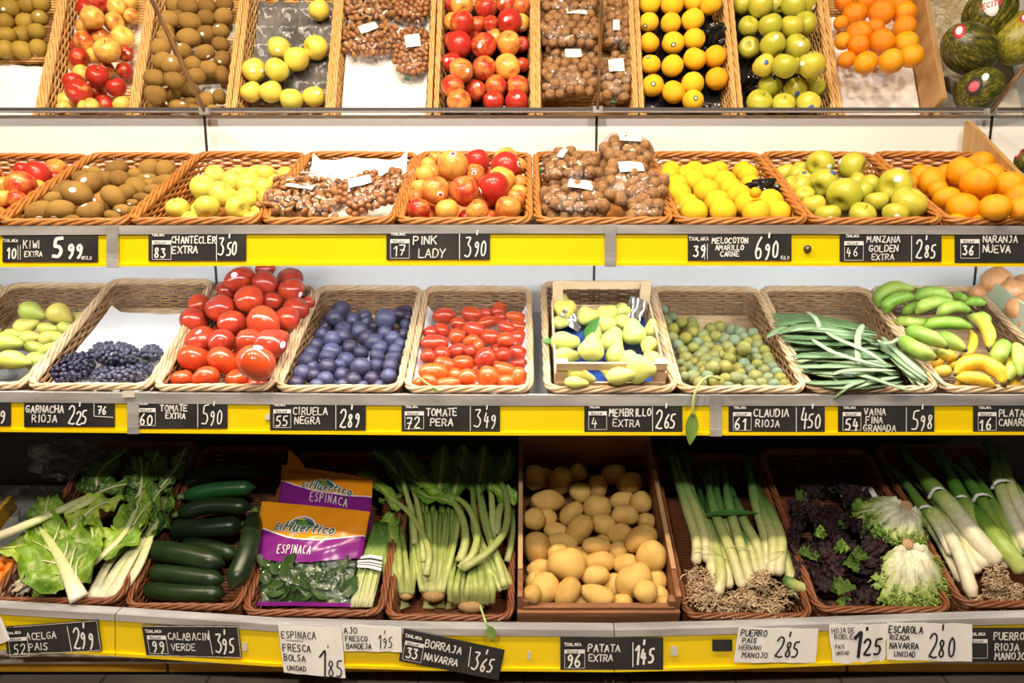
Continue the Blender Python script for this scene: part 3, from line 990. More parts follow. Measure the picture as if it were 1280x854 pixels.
def place(kind, name, cat, fr, zx, zy, data, h0, where, adj, group, tones, hup=None, axis='rand', stickers='', stick=('sticker', 0.2), under=0, floor=None, seed=0, stemp=0.5, squash=1.0, thr=None, tilt=0.5, zk=ZK, heap=None, tol=0.95):
    """Fruits read off one enlargement: centre, half sizes, tone and layer; set on the basket's bed."""
    rg = random.Random(seed)
    protos, st, stem = PROTO[kind]
    floor = -fr.depth + 0.012 if floor is None else floor
    its = []
    for p in parse(data):
        x, y = float(p[0]), float(p[1])
        rr = p[2].split('x')
        rx = float(rr[0]); ry = float(rr[1]) if len(rr) > 1 else rx
        fl = ''.join(q for q in p[3:] if not q.startswith('@'))
        an = [float(q[1:]) for q in p[3:] if q.startswith('@')]
        its.append((x, y, rx, ry, an[0] if an else None, fl))
    cen, rad, dirs, wr = [], [], [], []
    for x, y, rx, ry, an, fl in its:
        u, v = zx + x * zk, zy + y * zk
        h = h0 + (0.030 if '+' in fl else 0) - (0.022 if '-' in fl else 0)
        if heap:
            h += heap[1] + (heap[3] - heap[1]) * max(0, min(1, (heap[0] - y) / (heap[0] - heap[2])))
        c = fr.hit(u, v, h)
        d = depth_of(c) / F_PX * zk
        cen.append(tuple(c)); wr.append((rx * d, ry * d)); rad.append((rx * ry) ** 0.5 * d if min(rx, ry) > 0.6 * max(rx, ry) else min(rx, ry) * 1.15 * d)
        dirs.append(ray(u, v))
    C = relax(cen, rad, dirs, tol, fr, floor)
    rows = ordinal_rows([(i[0], i[1]) for i in its], thr or 0.8 * np.mean([i[3] for i in its]))
    objs = []
    for i, (x, y, rx, ry, an, fl) in enumerate(its):
        p = Vector(C[i])
        k = depth_of(p) / max(1e-6, depth_of(Vector(cen[i])))
        me, bvh = protos[rg.randrange(len(protos))]
        o = link(name, me, None, p)
        a, b = wr[i][0] * k, wr[i][1] * k
        if axis == 'long':
            # long axis lies across the view at the measured angle
            q = math.radians(an if an is not None else rg.uniform(-20, 20))
            vr, vu, vf = Vector((1, 0, 0)), Vector((0, _s, _c)), Vector((0, _c, -_s))
            ax = (vr * math.cos(q) + vu * math.sin(q) + vf * rg.uniform(-0.25, 0.25)).normalized()
            bx = (vf - ax * vf.dot(ax)).normalized()
            cx = ax.cross(bx)
            R = Matrix((ax, bx, cx)).transposed() @ Matrix.Rotation(rg.uniform(0, 6.28), 3, 'X')
            o.rotation_euler = R.to_euler()
            bb = b * (1.22 if kind in ('pear', 'quince') else 1.05)
            o.scale = (a * 1.03, bb, bb)
        else:
            g = (a * b) ** 0.5
            if axis == 'rand':
                R = Euler((rg.gauss(0, tilt), rg.gauss(0, tilt), rg.uniform(0, 6.28))).to_matrix()
                if an is not None:      # stalk end turned towards the measured direction
                    q = math.radians(an)
                    td = Vector((math.cos(q), -0.75, math.sin(q))).normalized()
                    R = td.to_track_quat('Z', 'Y').to_matrix() @ Matrix.Rotation(rg.uniform(0, 6.28), 3, 'Z')
                elif 'T' in fl:
                    R = Vector((0.1, -0.8, 0.5)).to_track_quat('Z', 'Y').to_matrix()
            else:
                R = Euler((0, 0, rg.uniform(0, 6.28))).to_matrix()
            o.rotation_euler = R.to_euler()
            e = max(0.95, min(1.07, (a / b) ** 0.5))
            o.scale = (g * e, g * e, g / e) if axis != 'rand' or abs(a / b - 1) > 0.08 and an is None else (g, g, g)
        tone = rg.gauss(tones.get('', (0.5, 0.15))[0], tones.get('', (0.5, 0.15))[1])
        adj2 = adj
        for f in fl:
            if f in tones:
                tone = rg.gauss(*tones[f][:2])
                if len(tones[f]) > 2:
                    adj2 = tones[f][2]
        o.color = (max(0, min(1, tone)), 0.5, 0.5, 1)
        ra, rb, rn, rm = rows[i]
        lab = '%s, %s in %s of %s' % (adj2, colword(rb, rm), rowword(ra, rn), where)
        if rm == 1:
            lab = '%s, alone in %s of %s' % (adj2, rowword(ra, rn), where)
        tag(o, lab, cat, group)
        if st is not None and ('s' in fl or rg.random() < stemp):
            link(stem[1], st, o)
        objs.append((o, bvh, its[i]))
    # printed stickers, each on the fruit under its measured place
    for p in parse(stickers):
        x, y = float(p[0]), float(p[1])
        best = None
        for o, bvh, it in objs:
            dd = ((x - it[0]) / it[2]) ** 2 + ((y - it[1]) / it[3]) ** 2
            if dd < 1.0:
                s = depth_of(o.location)
                if best is None or s < best[0]:
                    best = (s, o, bvh, it)
        if best is None:
            continue
        _, o, bvh, it = best
        Mw = Matrix.LocRotScale(o.location, o.rotation_euler, o.scale)
        inv = Mw.inverted()
        d = ray(zx + x * zk, zy + y * zk)
        lo, ld = inv @ EYEV, (inv.to_3x3() @ d).normalized()
        hit = bvh.ray_cast(lo, ld)
        if hit[0] is None:
            continue
        sm = {'w': ('sticker', 'sticker'), 'b': ('stickerblue', 'stickerblue'), 'k': ('stickerdark', 'sticker'), 'r': ('sticker', 'stickerred')}[p[2] if len(p) > 2 else 'w']
        disc_on(bvh, None, hit[0], hit[1], stick[1], M[sm[0]], o, 'sticker', 0.85, M[sm[1]])
    # fruits of the layer beneath, of which only slivers show
    if under:
        rr = float(np.mean(rad)) * 0.92
        nx, ny = int((fr.w - 0.05) / (2.05 * rr)), int((fr.L - 0.06) / (2.05 * rr))
        k = 0
        P = C.copy(); Rr = np.array(rad)
        for j in range(ny):
            for i in range(nx):
                q = fr.P(-fr.w / 2 + 0.028 + rr + i * (fr.w - 0.056 - 2 * rr) / max(1, nx - 1), 0.03 + rr + j * (fr.L - 0.07 - 2 * rr) / max(1, ny - 1), floor + rr)
                dd = np.sqrt(((P - np.array(tuple(q))) ** 2).sum(1))
                if (dd < (Rr + rr) * 0.9).any():
                    continue
                # only below fruits that lie on it
                if dd.min() > 2.6 * rr and under < 2:
                    continue
                me, bvh = protos[rg.randrange(len(protos))]
                o = link(name, me, None, q, (rg.uniform(-0.6, 0.6), rg.uniform(-0.6, 0.6), rg.uniform(0, 6)))
                o.scale = (rr * 1.15, rr, rr) if axis == 'long' else (rr, rr, rr)
                o.color = (max(0, min(1, rg.gauss(*tones.get('', (0.5, 0.15))[:2]))), 0.5, 0.5, 1)
                tag(o, '%s mostly hidden beneath the others in %s' % (adj, where), cat, group)
                k += 1
    return objs

# ------------------------------------------------------------------ top rack
A, B, C_, D_, E_ = (0, 0), (270, 0), (530, 0), (780, 0), (950, 0)
place('gkiwi', 'golden_kiwi', 'kiwi', FR['1kiwi'], *A, '''45 40 50x42; 135 25 45x38; 200 15 40; 20 108 45x38; 125 105 45x40; 192 88 38x35; 100 168 50x40 -; 178 155 42x38; 30 172 45x38;
22 238 45x40; 108 242 50x40 @-20; 186 232 38x40; -60 40 48x40; -70 130 48x40; -60 215 48x40''', -0.035, 'golden kiwi basket, top rack', 'golden kiwi', 'golden kiwis on the top rack', {'': (0.5, 0.15)}, axis='long', stickers='15 45; 185 70', stick=('sticker', 0.22), seed=1)
place('gala', 'red_apple', 'apple', FR['1gala'], *A, '''330 45 48; 385 8 45 r; 480 12 52 r; 570 35 48 y; 622 8 42 y; 638 78 36 r; 450 85 55 y+; 335 130 48 r; 415 130 45 y; 550 110 48 y; 405 202 50 r+;
490 182 45 r; 592 185 55 y+; 320 225 50 r; 520 245 62 y+ @80; 380 280 48 r+; 460 270 40 y; 612 262 36 r; 315 315 45 y; 395 358 42 y; 472 370 52 r+ @60; 605 345 40 r; 515 340 42 y-; 315 400 48 r;
380 445 60 r+; 565 425 48 r; 470 440 45 r-; 300 495 52 y; 505 510 50 r; 592 510 42 y; 430 540 50 y; 285 550 40 y; 345 480 40 r-''', -0.05, 'top-rack red apple basket', 'small red apple', 'small red apples on the top rack',
      {'': (0.6, 0.15), 'r': (0.66, 0.08, 'small red apple'), 'y': (0.34, 0.10, 'small yellow blushed apple')}, stickers='310 512; 620 257', stick=('sticker', 0.22), floor=-0.092, seed=2, tilt=0.9, thr=48)
place('kiwi', 'kiwi', 'kiwi', FR['1kiwib'], *A, '''795 25 45x38; 912 30 52x40; 1005 30 45x38; 1090 20 42x35; 815 98 50x40; 738 98 32x30; 862 78 32x28; 920 105 55x42 +; 1000 90 42x38; 1085 82 45x40; 748 152 34x34; 792 182 45x38; 870 162 30x26 -;
915 186 56x43 +; 1000 165 45x40; 1070 150 42x34; 760 232 48x42 +; 885 248 42x38; 992 255 48x36 +; 1070 215 42x36; 740 302 50x44; 832 315 48x44; 935 315 45x38 -; 1078 285 40x38; 740 380 56x42 +; 845 388 50x38; 950 372 45x38; 1015 335 48x38; 1080 365 34x44; 755 457 52x46 +; 835 462 40x38; 915 440 50x38;
995 490 50x40; 1065 470 32x36; 728 515 42x34; 798 535 40x24; 862 515 50x30; 905 498 45x24; 940 532 45x28; 1040 532 36x26''', -0.04, 'top-rack brown kiwi basket', 'brown kiwi', 'brown kiwis on the top rack', {'': (0.5, 0.2)}, axis='long',
      stickers='795 12; 733 298; 828 290; 832 530; 1065 300; 980 165; 870 215; 1055 125; 885 500; 1110 45; 1010 275', stick=('sticker', 0.22), floor=-0.092, seed=3, thr=40)
place('golden', 'yellow_apple', 'apple', FR['1yellow'], *B, '''500 50 52; 305 235 55; 487 230 58 @200; 390 288 60; 183 342 58; 295 340 58; 165 447 53; 267 447 55; 366 484 56; 475 470 52''', -0.05, 'top-rack yellow apple basket', 'yellow apple', 'yellow apples on the grey tray',
      {'': (0.55, 0.2)}, stickers='298 245; 178 342; 225 345; 495 452', stick=('sticker', 0.2), floor=-0.058, seed=4, stemp=0.2, tilt=0.4)
place('pinkapple', 'blushed_apple', 'apple', FR['1pink'], *C_, '''105 25 45; 185 25 55 y; 300 40 55 r; 400 25 52 r; 478 30 42 o; 115 105 42 y; 185 112 58 r+; 415 105 60 d+; 478 112 42 y; 262 122 42 r-; 325 120 42 r-; 112 203 46 r; 172 218 60 d+; 288 222 60 r+; 345 188 45 o; 410 212 58 o+; 480 215 38 r; 245 190 36 r-; 115 305 48 r; 180 343 60 r+; 290 332 57 o+ @60; 405 325 62 y+; 480 315 36 r;
130 420 56 r; 248 440 52 r; 350 420 54 r; 455 420 54 r; 168 492 58 o; 338 494 52 r @100; 448 494 55 r @80''', -0.04, 'top-rack blushed apple basket', 'red blushed apple', 'blushed apples on the top rack',
      {'': (0.6, 0.1), 'r': (0.68, 0.07, 'red blushed apple'), 'd': (0.92, 0.05, 'deep red apple'), 'o': (0.55, 0.06, 'orange blushed apple'), 'y': (0.36, 0.06, 'yellow blushed apple')},
      stickers='165 8; 378 8; 397 93; 478 135; 270 222; 108 290; 212 343; 262 410; 320 472; 312 155; 455 465', stick=('sticker', 0.21), floor=-0.078, seed=5, thr=50, tilt=0.8)
place('peach', 'peach', 'peach', FR['1peach'], *D_, '''125 20 50; 232 20 55; 337 8 50; 440 20 52 o; 120 108 47; 227 112 50; 333 97 56; 123 207 49; 238 208 54; 340 190 53; 128 312 48; 235 320 54; 343 285 55; 452 275 55 o; 138 415 54; 240 447 56 o; 333 405 56; 457 382 56 o; 335 487 53''', -0.035, 'top-rack peach basket', 'yellow peach', 'peaches on the top rack',
      {'': (0.38, 0.12), 'o': (0.68, 0.08, 'deeper orange peach')}, stickers='103 125 k; 240 217 k; 116 276 k; 142 407 k; 348 476 k', stick=('sticker', 0.24), floor=-0.058, seed=6, thr=40)
place('greenapple', 'green_yellow_apple', 'apple', FR['1green'], *D_, '''575 25 46; 662 30 60 +; 735 25 46; 820 30 62; 922 22 66; 602 130 50; 710 124 58; 812 130 58; 920 117 58 @150; 607 232 52; 722 218 62 +; 838 228 62 +; 680 318 56; 780 322 62 +; 910 318 66 +; 962 290 42; 705 424 58; 830 437 60; 943 425 56 @80; 655 497 62; 772 508 56 @90; 892 505 60; 845 320 40 -''', -0.04, 'top-rack greenish apple basket', 'greenish yellow apple', 'greenish apples on the top rack',
      {'': (0.45, 0.15)}, stickers='858 215; 690 302 b; 730 378 b; 840 455 b; 908 520 b; 740 178; 862 310; 922 38', stick=('sticker', 0.23), floor=-0.066, seed=7, thr=45)
place('orange', 'orange', 'orange', FR['1orange'], *E_, '''410 8 48; 520 3 52; 590 62 62 +; 680 8 56; 765 3 42; 460 70 58; 700 65 58; 392 112 36; 702 130 55 -; 480 165 62 +; 590 205 64 +; 402 200 42; 708 210 58 y; 420 290 43; 513 305 57 y; 637 297 60 y; 755 272 58 y; 560 130 42 -; 478 218 52 -; 640 215 40 -''', -0.035, 'top-rack orange basket', 'orange', 'oranges on the top rack',
      {'': (0.62, 0.1), 'y': (0.28, 0.08, 'lighter yellow orange')}, floor=-0.055, seed=8, stemp=0.4, thr=45)

# ------------------------------------------------------------------ upper shelf
A, B, C_, D_, E_ = (0, 170), (270, 170), (530, 170), (780, 170), (950, 170)
place('pinkapple', 'blushed_apple', 'apple', FR['2redapple'], *A, '''105 165 35 r; 180 190 62 r+; 272 165 52 o; 265 208 36 r; 100 240 77x58 o+; 85 308 60x32 o; 12 240 42 y; 15 302 42 y; 185 250 36 y; -60 200 60 r; -70 290 60 o''', -0.02, 'leftmost apple basket, upper shelf', 'blushed apple', 'blushed apples at the left end of the upper shelf',
      {'': (0.6, 0.1), 'r': (0.82, 0.07, 'red apple'), 'o': (0.60, 0.06, 'orange-red apple'), 'y': (0.32, 0.05, 'yellowish apple')}, seed=11, under=1, thr=45)
place('kiwi', 'kiwi', 'kiwi', FR['2kiwi'], *A, '''430 168 56x26; 322 205 46x36; 430 232 66x50 +; 510 215 60x42; 580 208 48x40; 565 158 55x36; 655 187 36x30; 725 160 52x46; 818 163 46x48 +; 720 207 50x26; 800 222 55x32; 255 275 62x54 @25; 372 280 75x55 +; 662 248 55x44 @-30; 550 292 62x46 @-35 +; 610 276 50x40; 507 325 62x42 @-30; 160 365 70x46; 292 360 72x48 +; 435 366 70x46; 595 358 42x28; 545 388 45x26; 690 300 45x24; 630 328 40x20; 740 260 40x26; 180 302 42x30; 722 236 46x26; 340 405 50x20; 650 360 40x24''', -0.015,
      'upper-shelf kiwi basket', 'brown kiwi', 'kiwis on the upper shelf', {'': (0.45, 0.2)}, axis='long', stickers='325 218; 405 213; 350 262; 405 335; 418 150; 262 397; 190 398; 712 195; 575 362; 455 312; 795 255; 625 330', stick=('sticker', 0.26), seed=12, under=1, thr=40)
place('golden', 'yellow_apple', 'apple', FR['2golden'], *A, '''1040 190 56x36; 1155 187 52x30; 1240 187 45; 985 252 63 +; 1075 285 72x56 +; 1130 226 60; 1207 236 62; 1272 256 52; 860 350 68x40; 1003 347 78x42; 1150 347 76x46 @-10; 1200 300 52; 1285 188 66x40; 1382 182 46x26; 1330 225 40; 1310 300 46''', -0.02, 'upper-shelf yellow apple basket', 'pale yellow apple', 'pale yellow apples on the upper shelf',
      {'': (0.35, 0.15)}, seed=13, under=1, stemp=0.25, thr=40)
place('pinkapple', 'blushed_apple', 'apple', FR['2pink'], *C_, '''55 112 36 y; 140 145 72x76 y+; 260 125 58 r; 400 88 58 y; 398 150 72 d+; 472 148 32x46 o; 40 188 50 y; 245 188 50 o; 375 215 66 y; 57 266 68 o+; 197 270 72 o+; 337 252 76 d+; 472 226 32x40 o; 460 276 40 y; 445 306 46 o; 112 360 72x40 y; 258 364 74x38 o; 408 350 76x44 o; -25 358 72x38 r; -42 302 40 o; -65 250 40 y; 20 140 36 y; -55 190 45 y''', 0.0, 'upper-shelf blushed apple basket', 'blushed apple', 'blushed apples on the upper shelf',
      {'': (0.6, 0.1), 'r': (0.70, 0.06, 'red blushed apple'), 'd': (0.93, 0.04, 'deep crimson apple'), 'o': (0.52, 0.06, 'orange blushed apple'), 'y': (0.34, 0.05, 'yellow blushed apple')},
      stickers='140 86 r; 242 178 r; 80 285 r; 270 268 r; 462 137 r', stick=('sticker', 0.26), seed=14, under=1, stemp=0.1, thr=45, tilt=0.35)
place('peach', 'peach', 'peach', FR['2peach'], *D_, '''220 192 52; 305 188 48; 415 188 56; 600 192 52; 255 242 56; 345 222 60; 490 225 58; 612 232 46; 270 282 58; 400 270 64; 520 260 58; 300 332 62; 555 290 62; 452 322 62; 602 332 64; 735 326 68; 340 368 64; 480 368 66; 640 372 66; 790 372 62; 700 300 40 -''', -0.02, 'upper-shelf peach basket', 'yellow peach', 'peaches on the upper shelf',
      {'': (0.32, 0.08)}, stickers='210 192 k; 815 332 k', stick=('sticker', 0.22), floor=-0.058, seed=15, under=1, thr=32)
place('greenapple', 'green_yellow_apple', 'apple', FR['2green'], *E_, '''105 187 56x50; 200 162 42; 295 135 76x58 + @200; 445 148 76x62 + @-10; 185 197 52; 215 212 46; 312 228 76x68 + @215; 170 247 56; 200 290 48; 410 285 90x80 + @225; 532 238 50; 500 270 52; 660 238 90x74 + @190; 260 337 66x46; 565 322 72x42; 330 382 82x40; 495 382 86x42; 655 382 82x42; 732 327 90x72 +; 60 235 40; 470 225 46; 610 275 46''', -0.015, 'upper-shelf greenish apple basket', 'greenish yellow apple', 'greenish apples on the upper shelf',
      {'': (0.45, 0.12)}, stickers='338 152; 385 125; 355 178 b; 668 210; 665 392; 340 402; 215 178 b', stick=('sticker', 0.24), floor=-0.062, seed=16, under=1, thr=45)
place('orange', 'orange', 'orange', FR['2orange'], *E_, '''835 222 76x60; 985 180 84x68 +; 1055 232 86x72 +; 1190 142 82x54 +; 860 258 48; 905 302 66x56; 985 347 86x66; 1140 347 74x64; 1207 240 74x66 +; 1268 350 58x66; 1330 300 70; 1350 200 70; 900 182 42; 1290 240 50; 1400 360 70; 1080 180 50''', -0.012, 'upper-shelf orange basket', 'orange', 'oranges on the upper shelf',
      {'': (0.30, 0.1)}, seed=17, under=1, stemp=0.3, thr=50)

# ------------------------------------------------------------------ middle shelf
A, B, C_, D_, E_ = (0, 330), (270, 330), (530, 330), (780, 330), (950, 330)
place('pear', 'pear', 'pear', FR['3pear'], *A, '''165 236 72x46 @-20 +; 295 250 64x52 @-35 +; 130 302 60x42 @20; 235 313 50x30 @0; 330 314 52x30 @-10; 435 262 34x32 @40; 322 357 34x28 @10; 150 357 58x32 @0; 245 357 58x36 @20; 45 382 74x48 @-5 +; 175 407 60x30 @-10; 240 412 66x32 @30; 60 345 48x30 @0; 75 470 82x46 @-10 +; 195 472 56x48 @10; 5 482 40x34; -80 400 70x46 @0; -70 330 70x42 @10''', -0.02, 'pear basket', 'pale green pear', 'pears on the middle shelf', {'': (0.4, 0.15)}, axis='long', floor=-0.056, seed=21, stemp=0.8, thr=38)
place('tomato', 'tomato', 'tomato', FR['3tomato'], *B, '''115 78 76x64 +; 240 22 50; 238 95 65 +; 360 72 62x56 s; 160 170 70 +; 275 178 50; 365 125 64 +; 20 215 72 +; -82 195 52; 78 290 70 +; 230 288 88x80 +; 345 265 64; 390 215 62; 448 188 32; 150 225 46 -; -107 275 66; -102 365 76x62; 28 380 66 ; 160 372 62 ; 305 388 78; 345 355 42; -122 460 82x74 f; 33 470 76x68 f+; 195 480 94x96 f+; -197 555 66x38 f; -47 555 84x46 f; 103 555 56x46 f; 60 130 50 -; 40 120 40 -; 200 240 44 -; 355 430 36 -; 270 450 50 -''', 0.0, 'large tomato basket', 'red tomato', 'large tomatoes on the middle shelf',
      {'': (0.62, 0.1), 'f': (0.25, 0.06, 'warm-lit orange-red tomato')}, stickers='87 53; 410 150; 325 393; 205 403; -85 330', stick=('sticker', 0.24), seed=22, under=1, heap=(590, -0.035, 20, 0.06), stemp=0.12, thr=46, tilt=0.45)  # tone f paints the warm overhead light into the front fruits' skin
place('plum', 'plum', 'plum', FR['3plum'], *B, '''607 222 46; 578 262 43 +; 720 256 36; 660 276 42; 535 306 40x32; 617 316 40x34; 735 286 36; 822 266 52 +; 895 250 44; 940 260 26; 700 322 46x40; 770 302 32; 925 297 30; 515 340 36; 565 365 42 +; 612 355 46; 730 362 46; 770 382 46; 857 365 42; 820 332 36; 910 340 28; 490 395 36; 465 437 44; 560 422 48x36; 650 407 46x36; 795 412 42; 702 432 46x30; 892 390 32; 870 420 36; 540 452 46x32; 435 476 50; 630 472 46; 782 450 50x32; 866 456 36; 402 532 46; 470 502 32; 540 502 44 +; 600 492 32; 702 502 50 +; 778 500 42; 846 498 42; 475 542 34; 530 562 42; 612 542 42; 665 566 42; 757 562 42; 838 546 40; 390 578 46x28; 490 590 62x20; 610 587 45x22; 710 590 40x18; 790 588 36x18''', -0.03, 'dark plum basket', 'dark blue plum', 'dark plums on the middle shelf',
      {'': (0.60, 0.12)}, floor=-0.072, seed=23, under=1, thr=26, tol=0.9)
place('pera', 'plum_tomato', 'tomato', FR['3pera'], *C_, '''105 256 40x56 @95; 230 246 50x40 @-20; 355 234 36x30; 445 262 50x30 @-15; 165 290 38x32; 85 322 44x36 @-20; 245 317 52x38 @-20 +; 305 286 52x28; 370 262 34x26; 400 306 46x32 @-30; 462 302 50x26 @-10; 160 357 42x40 @40; 320 354 48x42; 230 374 42x28; 50 386 67x42 +; 395 372 42x40; 470 357 42x40; 160 424 50x38; 263 405 40x28 @70; 222 422 30; 20 450 38x34; 385 442 40x40; 455 430 46x36; 295 457 52x44 @45 +; 100 487 54x36 @-20 f; 190 482 54x42 f; 460 485 44x26; 45 527 70x46 @-5 f+; 388 517 64x40 @-20 f; 305 560 60x48 @85 f+; 465 557 58x40 @80 f; 210 555 48x42 f; 390 577 48x38 f; 110 584 66x34 @5 f; 20 592 42x30 f; 235 600 50x18 f; 150 547 42 f-; 300 242 32x28; 30 332 32; 85 440 40; -12 580 46x30 f; 330 500 40 -; 430 395 36 -; 260 520 34 -''', -0.02, 'oval tomato basket', 'red oval tomato', 'oval tomatoes on the middle shelf',
      {'': (0.6, 0.12), 'f': (0.22, 0.08, 'warm-lit orange-red oval tomato')}, axis='long', floor=-0.058, seed=24, under=1, stemp=0.15, thr=32)  # tone f: front fruits coloured brighter for the warm light falling there
place('quince', 'quince', 'quince', FR['3quince'], *C_, '''680 225 58x50 @150; 797 252 52x42 @10; 885 248 60x48 @30; 660 285 42x30; 685 377 70x50 @0; 815 407 66x60 @80 +; 917 367 64x50 @60; 885 292 50x42; 832 338 40x30 @80; 1015 328 64x56 @100 +; 930 432 64x46 @80; 695 446 66x38 @0; 760 542 76x40 @-15; 955 542 70x40 @10; 1050 512 76x62 @0; 1105 310 46x32 @85; 740 575 60x26; 1000 470 50''', 0.012, 'slatted quince crate', 'pale green quince', 'quinces on the middle shelf', {'': (0.35, 0.15)}, axis='long', seed=25, stemp=0.3, thr=40, under=1, floor=-0.008)
place('claudia', 'green_plum', 'plum', FR['3claudia'], *D_, '''188 222 24; 210 277 26; 238 260 26; 280 287 30; 235 317 33; 328 279 26; 335 304 32; 335 330 30; 300 362 33; 228 357 30; 355 382 30; 262 397 30; 282 422 30; 335 407 30; 385 347 30; 420 314 30; 463 305 31; 518 320 30; 562 330 30; 445 352 30; 535 374 33; 490 367 30; 395 372 30; 410 402 30; 450 422 33; 385 427 32; 300 457 36; 340 477 26; 365 452 32; 500 402 33; 525 432 34; 582 411 37 +; 580 357 30; 625 337 30; 640 367 30; 650 397 32; 600 382 30; 630 432 30; 680 422 30; 577 454 34; 640 460 32; 695 452 30; 510 462 34; 447 482 32; 395 467 34; 435 450 32; 375 497 30; 310 500 30; 340 517 26; 430 504 38 +; 490 502 38 +; 550 507 30; 580 486 32; 645 490 32; 610 517 32; 680 517 32; 720 502 30; 700 476 30; 335 552 40; 285 517 22; 370 582 40x34; 405 547 32; 450 577 40x36; 385 522 27; 540 557 37; 490 557 30; 580 562 30; 637 547 36; 695 557 32; 740 527 30; 757 554 30; 610 587 36x32; 665 582 32; 725 587 32; 778 584 28; 505 592 30x24; 550 598 30x16; 685 600 30x14; 800 598 26x12; 275 480 24; 290 547 27; 470 447 30; 560 532 30''', -0.03, 'small green plum basket', 'small green plum', 'small green plums on the middle shelf',
      {'': (0.48, 0.2)}, floor=-0.060, seed=26, under=1, thr=16, tol=0.84)

# ------------------------------------------------------------------ lowest shelf potatoes
C4 = (530, 540)
a_, c_ = at_y(647, 760, 1.985), at_y(850, 760, 1.985)
FR['4potato'] = fr = Frame((a_.x + c_.x) / 2, 757, 1.985, AL4)
fr.w, fr.L, fr.depth = c_.x - a_.x, 0.62, 0.11
place('potato', 'potato', 'potato', fr, *C4, '''575 135 66x46 @-20; 530 222 60x54 @100; 660 237 66x54 @80; 745 202 46x42; 755 292 52x46; 840 270 56x46 @95; 920 207 60x46 @10; 995 247 62x52; 600 337 80x48 @-5 +; 715 397 66x44 @45; 525 427 54x50; 592 417 52x42; 840 368 68x60; 870 447 58x52; 975 405 66x48 @-5 +; 1070 345 54x54; 1080 432 42; 960 330 60x42 -; 757 475 76x58 @55 +; 640 482 60x40; 672 537 72x44 @-10; 835 552 70x42 @-5 +; 950 498 64x46 @10; 1050 517 82x60 @35 +; 545 567 82x68 @110; 940 587 56x48 @60; 1105 607 72 +; 1125 502 32; 690 647 92x78 @-5 +; 852 637 76x50; 832 697 66x48; 980 642 62x52; 560 667 62x42; 1017 725 94x74 @45 +; 1140 727 58; 520 737 58x46 @80; 575 772 92x68 @50 +; 697 782 78x54 @55 +; 838 792 84x48 @-15 +; 920 747 54; 1080 812 58x52; 960 832 52x42; 760 842 62x38; 1170 797 42; 1160 845 42x34; 490 832 42; 650 590 50 -; 760 610 50 -; 1010 560 50 -''', -0.045, 'potato crate', 'yellow potato', 'potatoes in the wooden crate', {'': (0.4, 0.15)}, axis='long', seed=31, under=2, thr=38, tol=0.88)

# ------------------------------------------------------------------ sheets of paper, trays, boards
def liner(name, label, cat, fr, x0, x1, y0, y1, h, m, seed=0, wave=0.004, group=None, curl=0.0, n=14, thick=0.0008, sides=0.0):
    """A sheet lying in a basket; edges may climb the walls."""
    rg = random.Random(seed)
    ph = [rg.uniform(0, 6) for _ in range(6)]
    def f(a, b2):
        x = x0 + (x1 - x0) * a
        y = y0 + (y1 - y0) * b2
        z = h + wave * (math.sin(9 * a + ph[0] + 3 * b2) + math.sin(11 * b2 + ph[1] - 4 * a) + 0.5 * math.sin(23 * a + 17 * b2 + ph[2]))
        e = max(0, abs(a - 0.5) * 2 - 0.78) / 0.22
        z += sides * e * e
        eb = max(0, b2 - 0.8) / 0.2
        z += curl * eb * eb
        return fr.P(x, y, z)
    mb = MB()
    rows = [[f(i / n, j / n) for i in range(n + 1)] for j in range(n + 1)]
    mb.grid(rows)
    mb.grid([[p - fr.en * thick for p in r][::-1] for r in rows])
    c = fr.P((x0 + x1) / 2, (y0 + y1) / 2, h)
    mb.v = [tuple(Vector(p) - c) for p in mb.v]
    return tag(mb.build(name, m, None, True, c), label, cat, group)

def paper(k, x0, x1, y0, y1, h, lab, seed, **kw):
    fr = FR[k]
    return liner('paper_liner', lab, 'paper', fr, x0 * fr.w, x1 * fr.w, y0, y1, h, M['paper'], seed, group='white paper liners', **kw)
paper('1kiwi', -0.44, 0.44, 0.02, 0.25, -0.06, 'white paper below the golden kiwis at the top left', 1, sides=0.02)
paper('1almond', -0.43, 0.43, 0.02, 0.45, -0.07, 'white paper lining the almond basket on the top rack', 2, sides=0.025, wave=0.002)
paper('1orange', -0.42, 0.42, 0.02, 0.45, -0.06, 'white card under the oranges on the top rack', 3, wave=0.0012)
paper('1kiwib', -0.42, 0.42, 0.02, 0.45, -0.10, 'white paper glimpsed beneath brown kiwis on the top rack', 4)
paper('1gala', -0.42, 0.42, 0.02, 0.45, -0.10, 'white paper glimpsed beneath red apples on the top rack', 5, sides=0.05)
paper('1peach', -0.42, 0.42, 0.02, 0.40, -0.10, 'white paper beneath the black peach trays on the top rack', 6)
paper('1yellow', -0.42, 0.42, 0.02, 0.2, -0.10, 'pale paper under the front of the yellow apples on the grey tray', 7)
paper('2hazel', -0.43, 0.43, 0.03, 0.49, -0.055, 'white paper behind the bagged nuts on the upper shelf', 8, curl=0.05, sides=0.03)
paper('3grape', -0.44, 0.44, 0.02, 0.46, -0.07, 'smooth white paper behind the black grapes', 9, wave=0.002, sides=0.03)
paper('3plum', -0.43, 0.43, 0.02, 0.4, -0.078, 'white paper glimpsed beneath the dark plums', 10)
paper('3pera', -0.46, 0.46, 0.04, 0.46, -0.065, 'white paper lining the oval tomato basket', 11, sides=0.05)
paper('3claudia', -0.15, 0.36, 0.05, 0.38, -0.065, 'white paper sheet behind the small green plums', 12, wave=0.002)
paper('4lettuce', 0.10, 0.42, 0.22, 0.50, -0.02, 'grey-white paper tucked behind the endive heads', 13, wave=0.003)

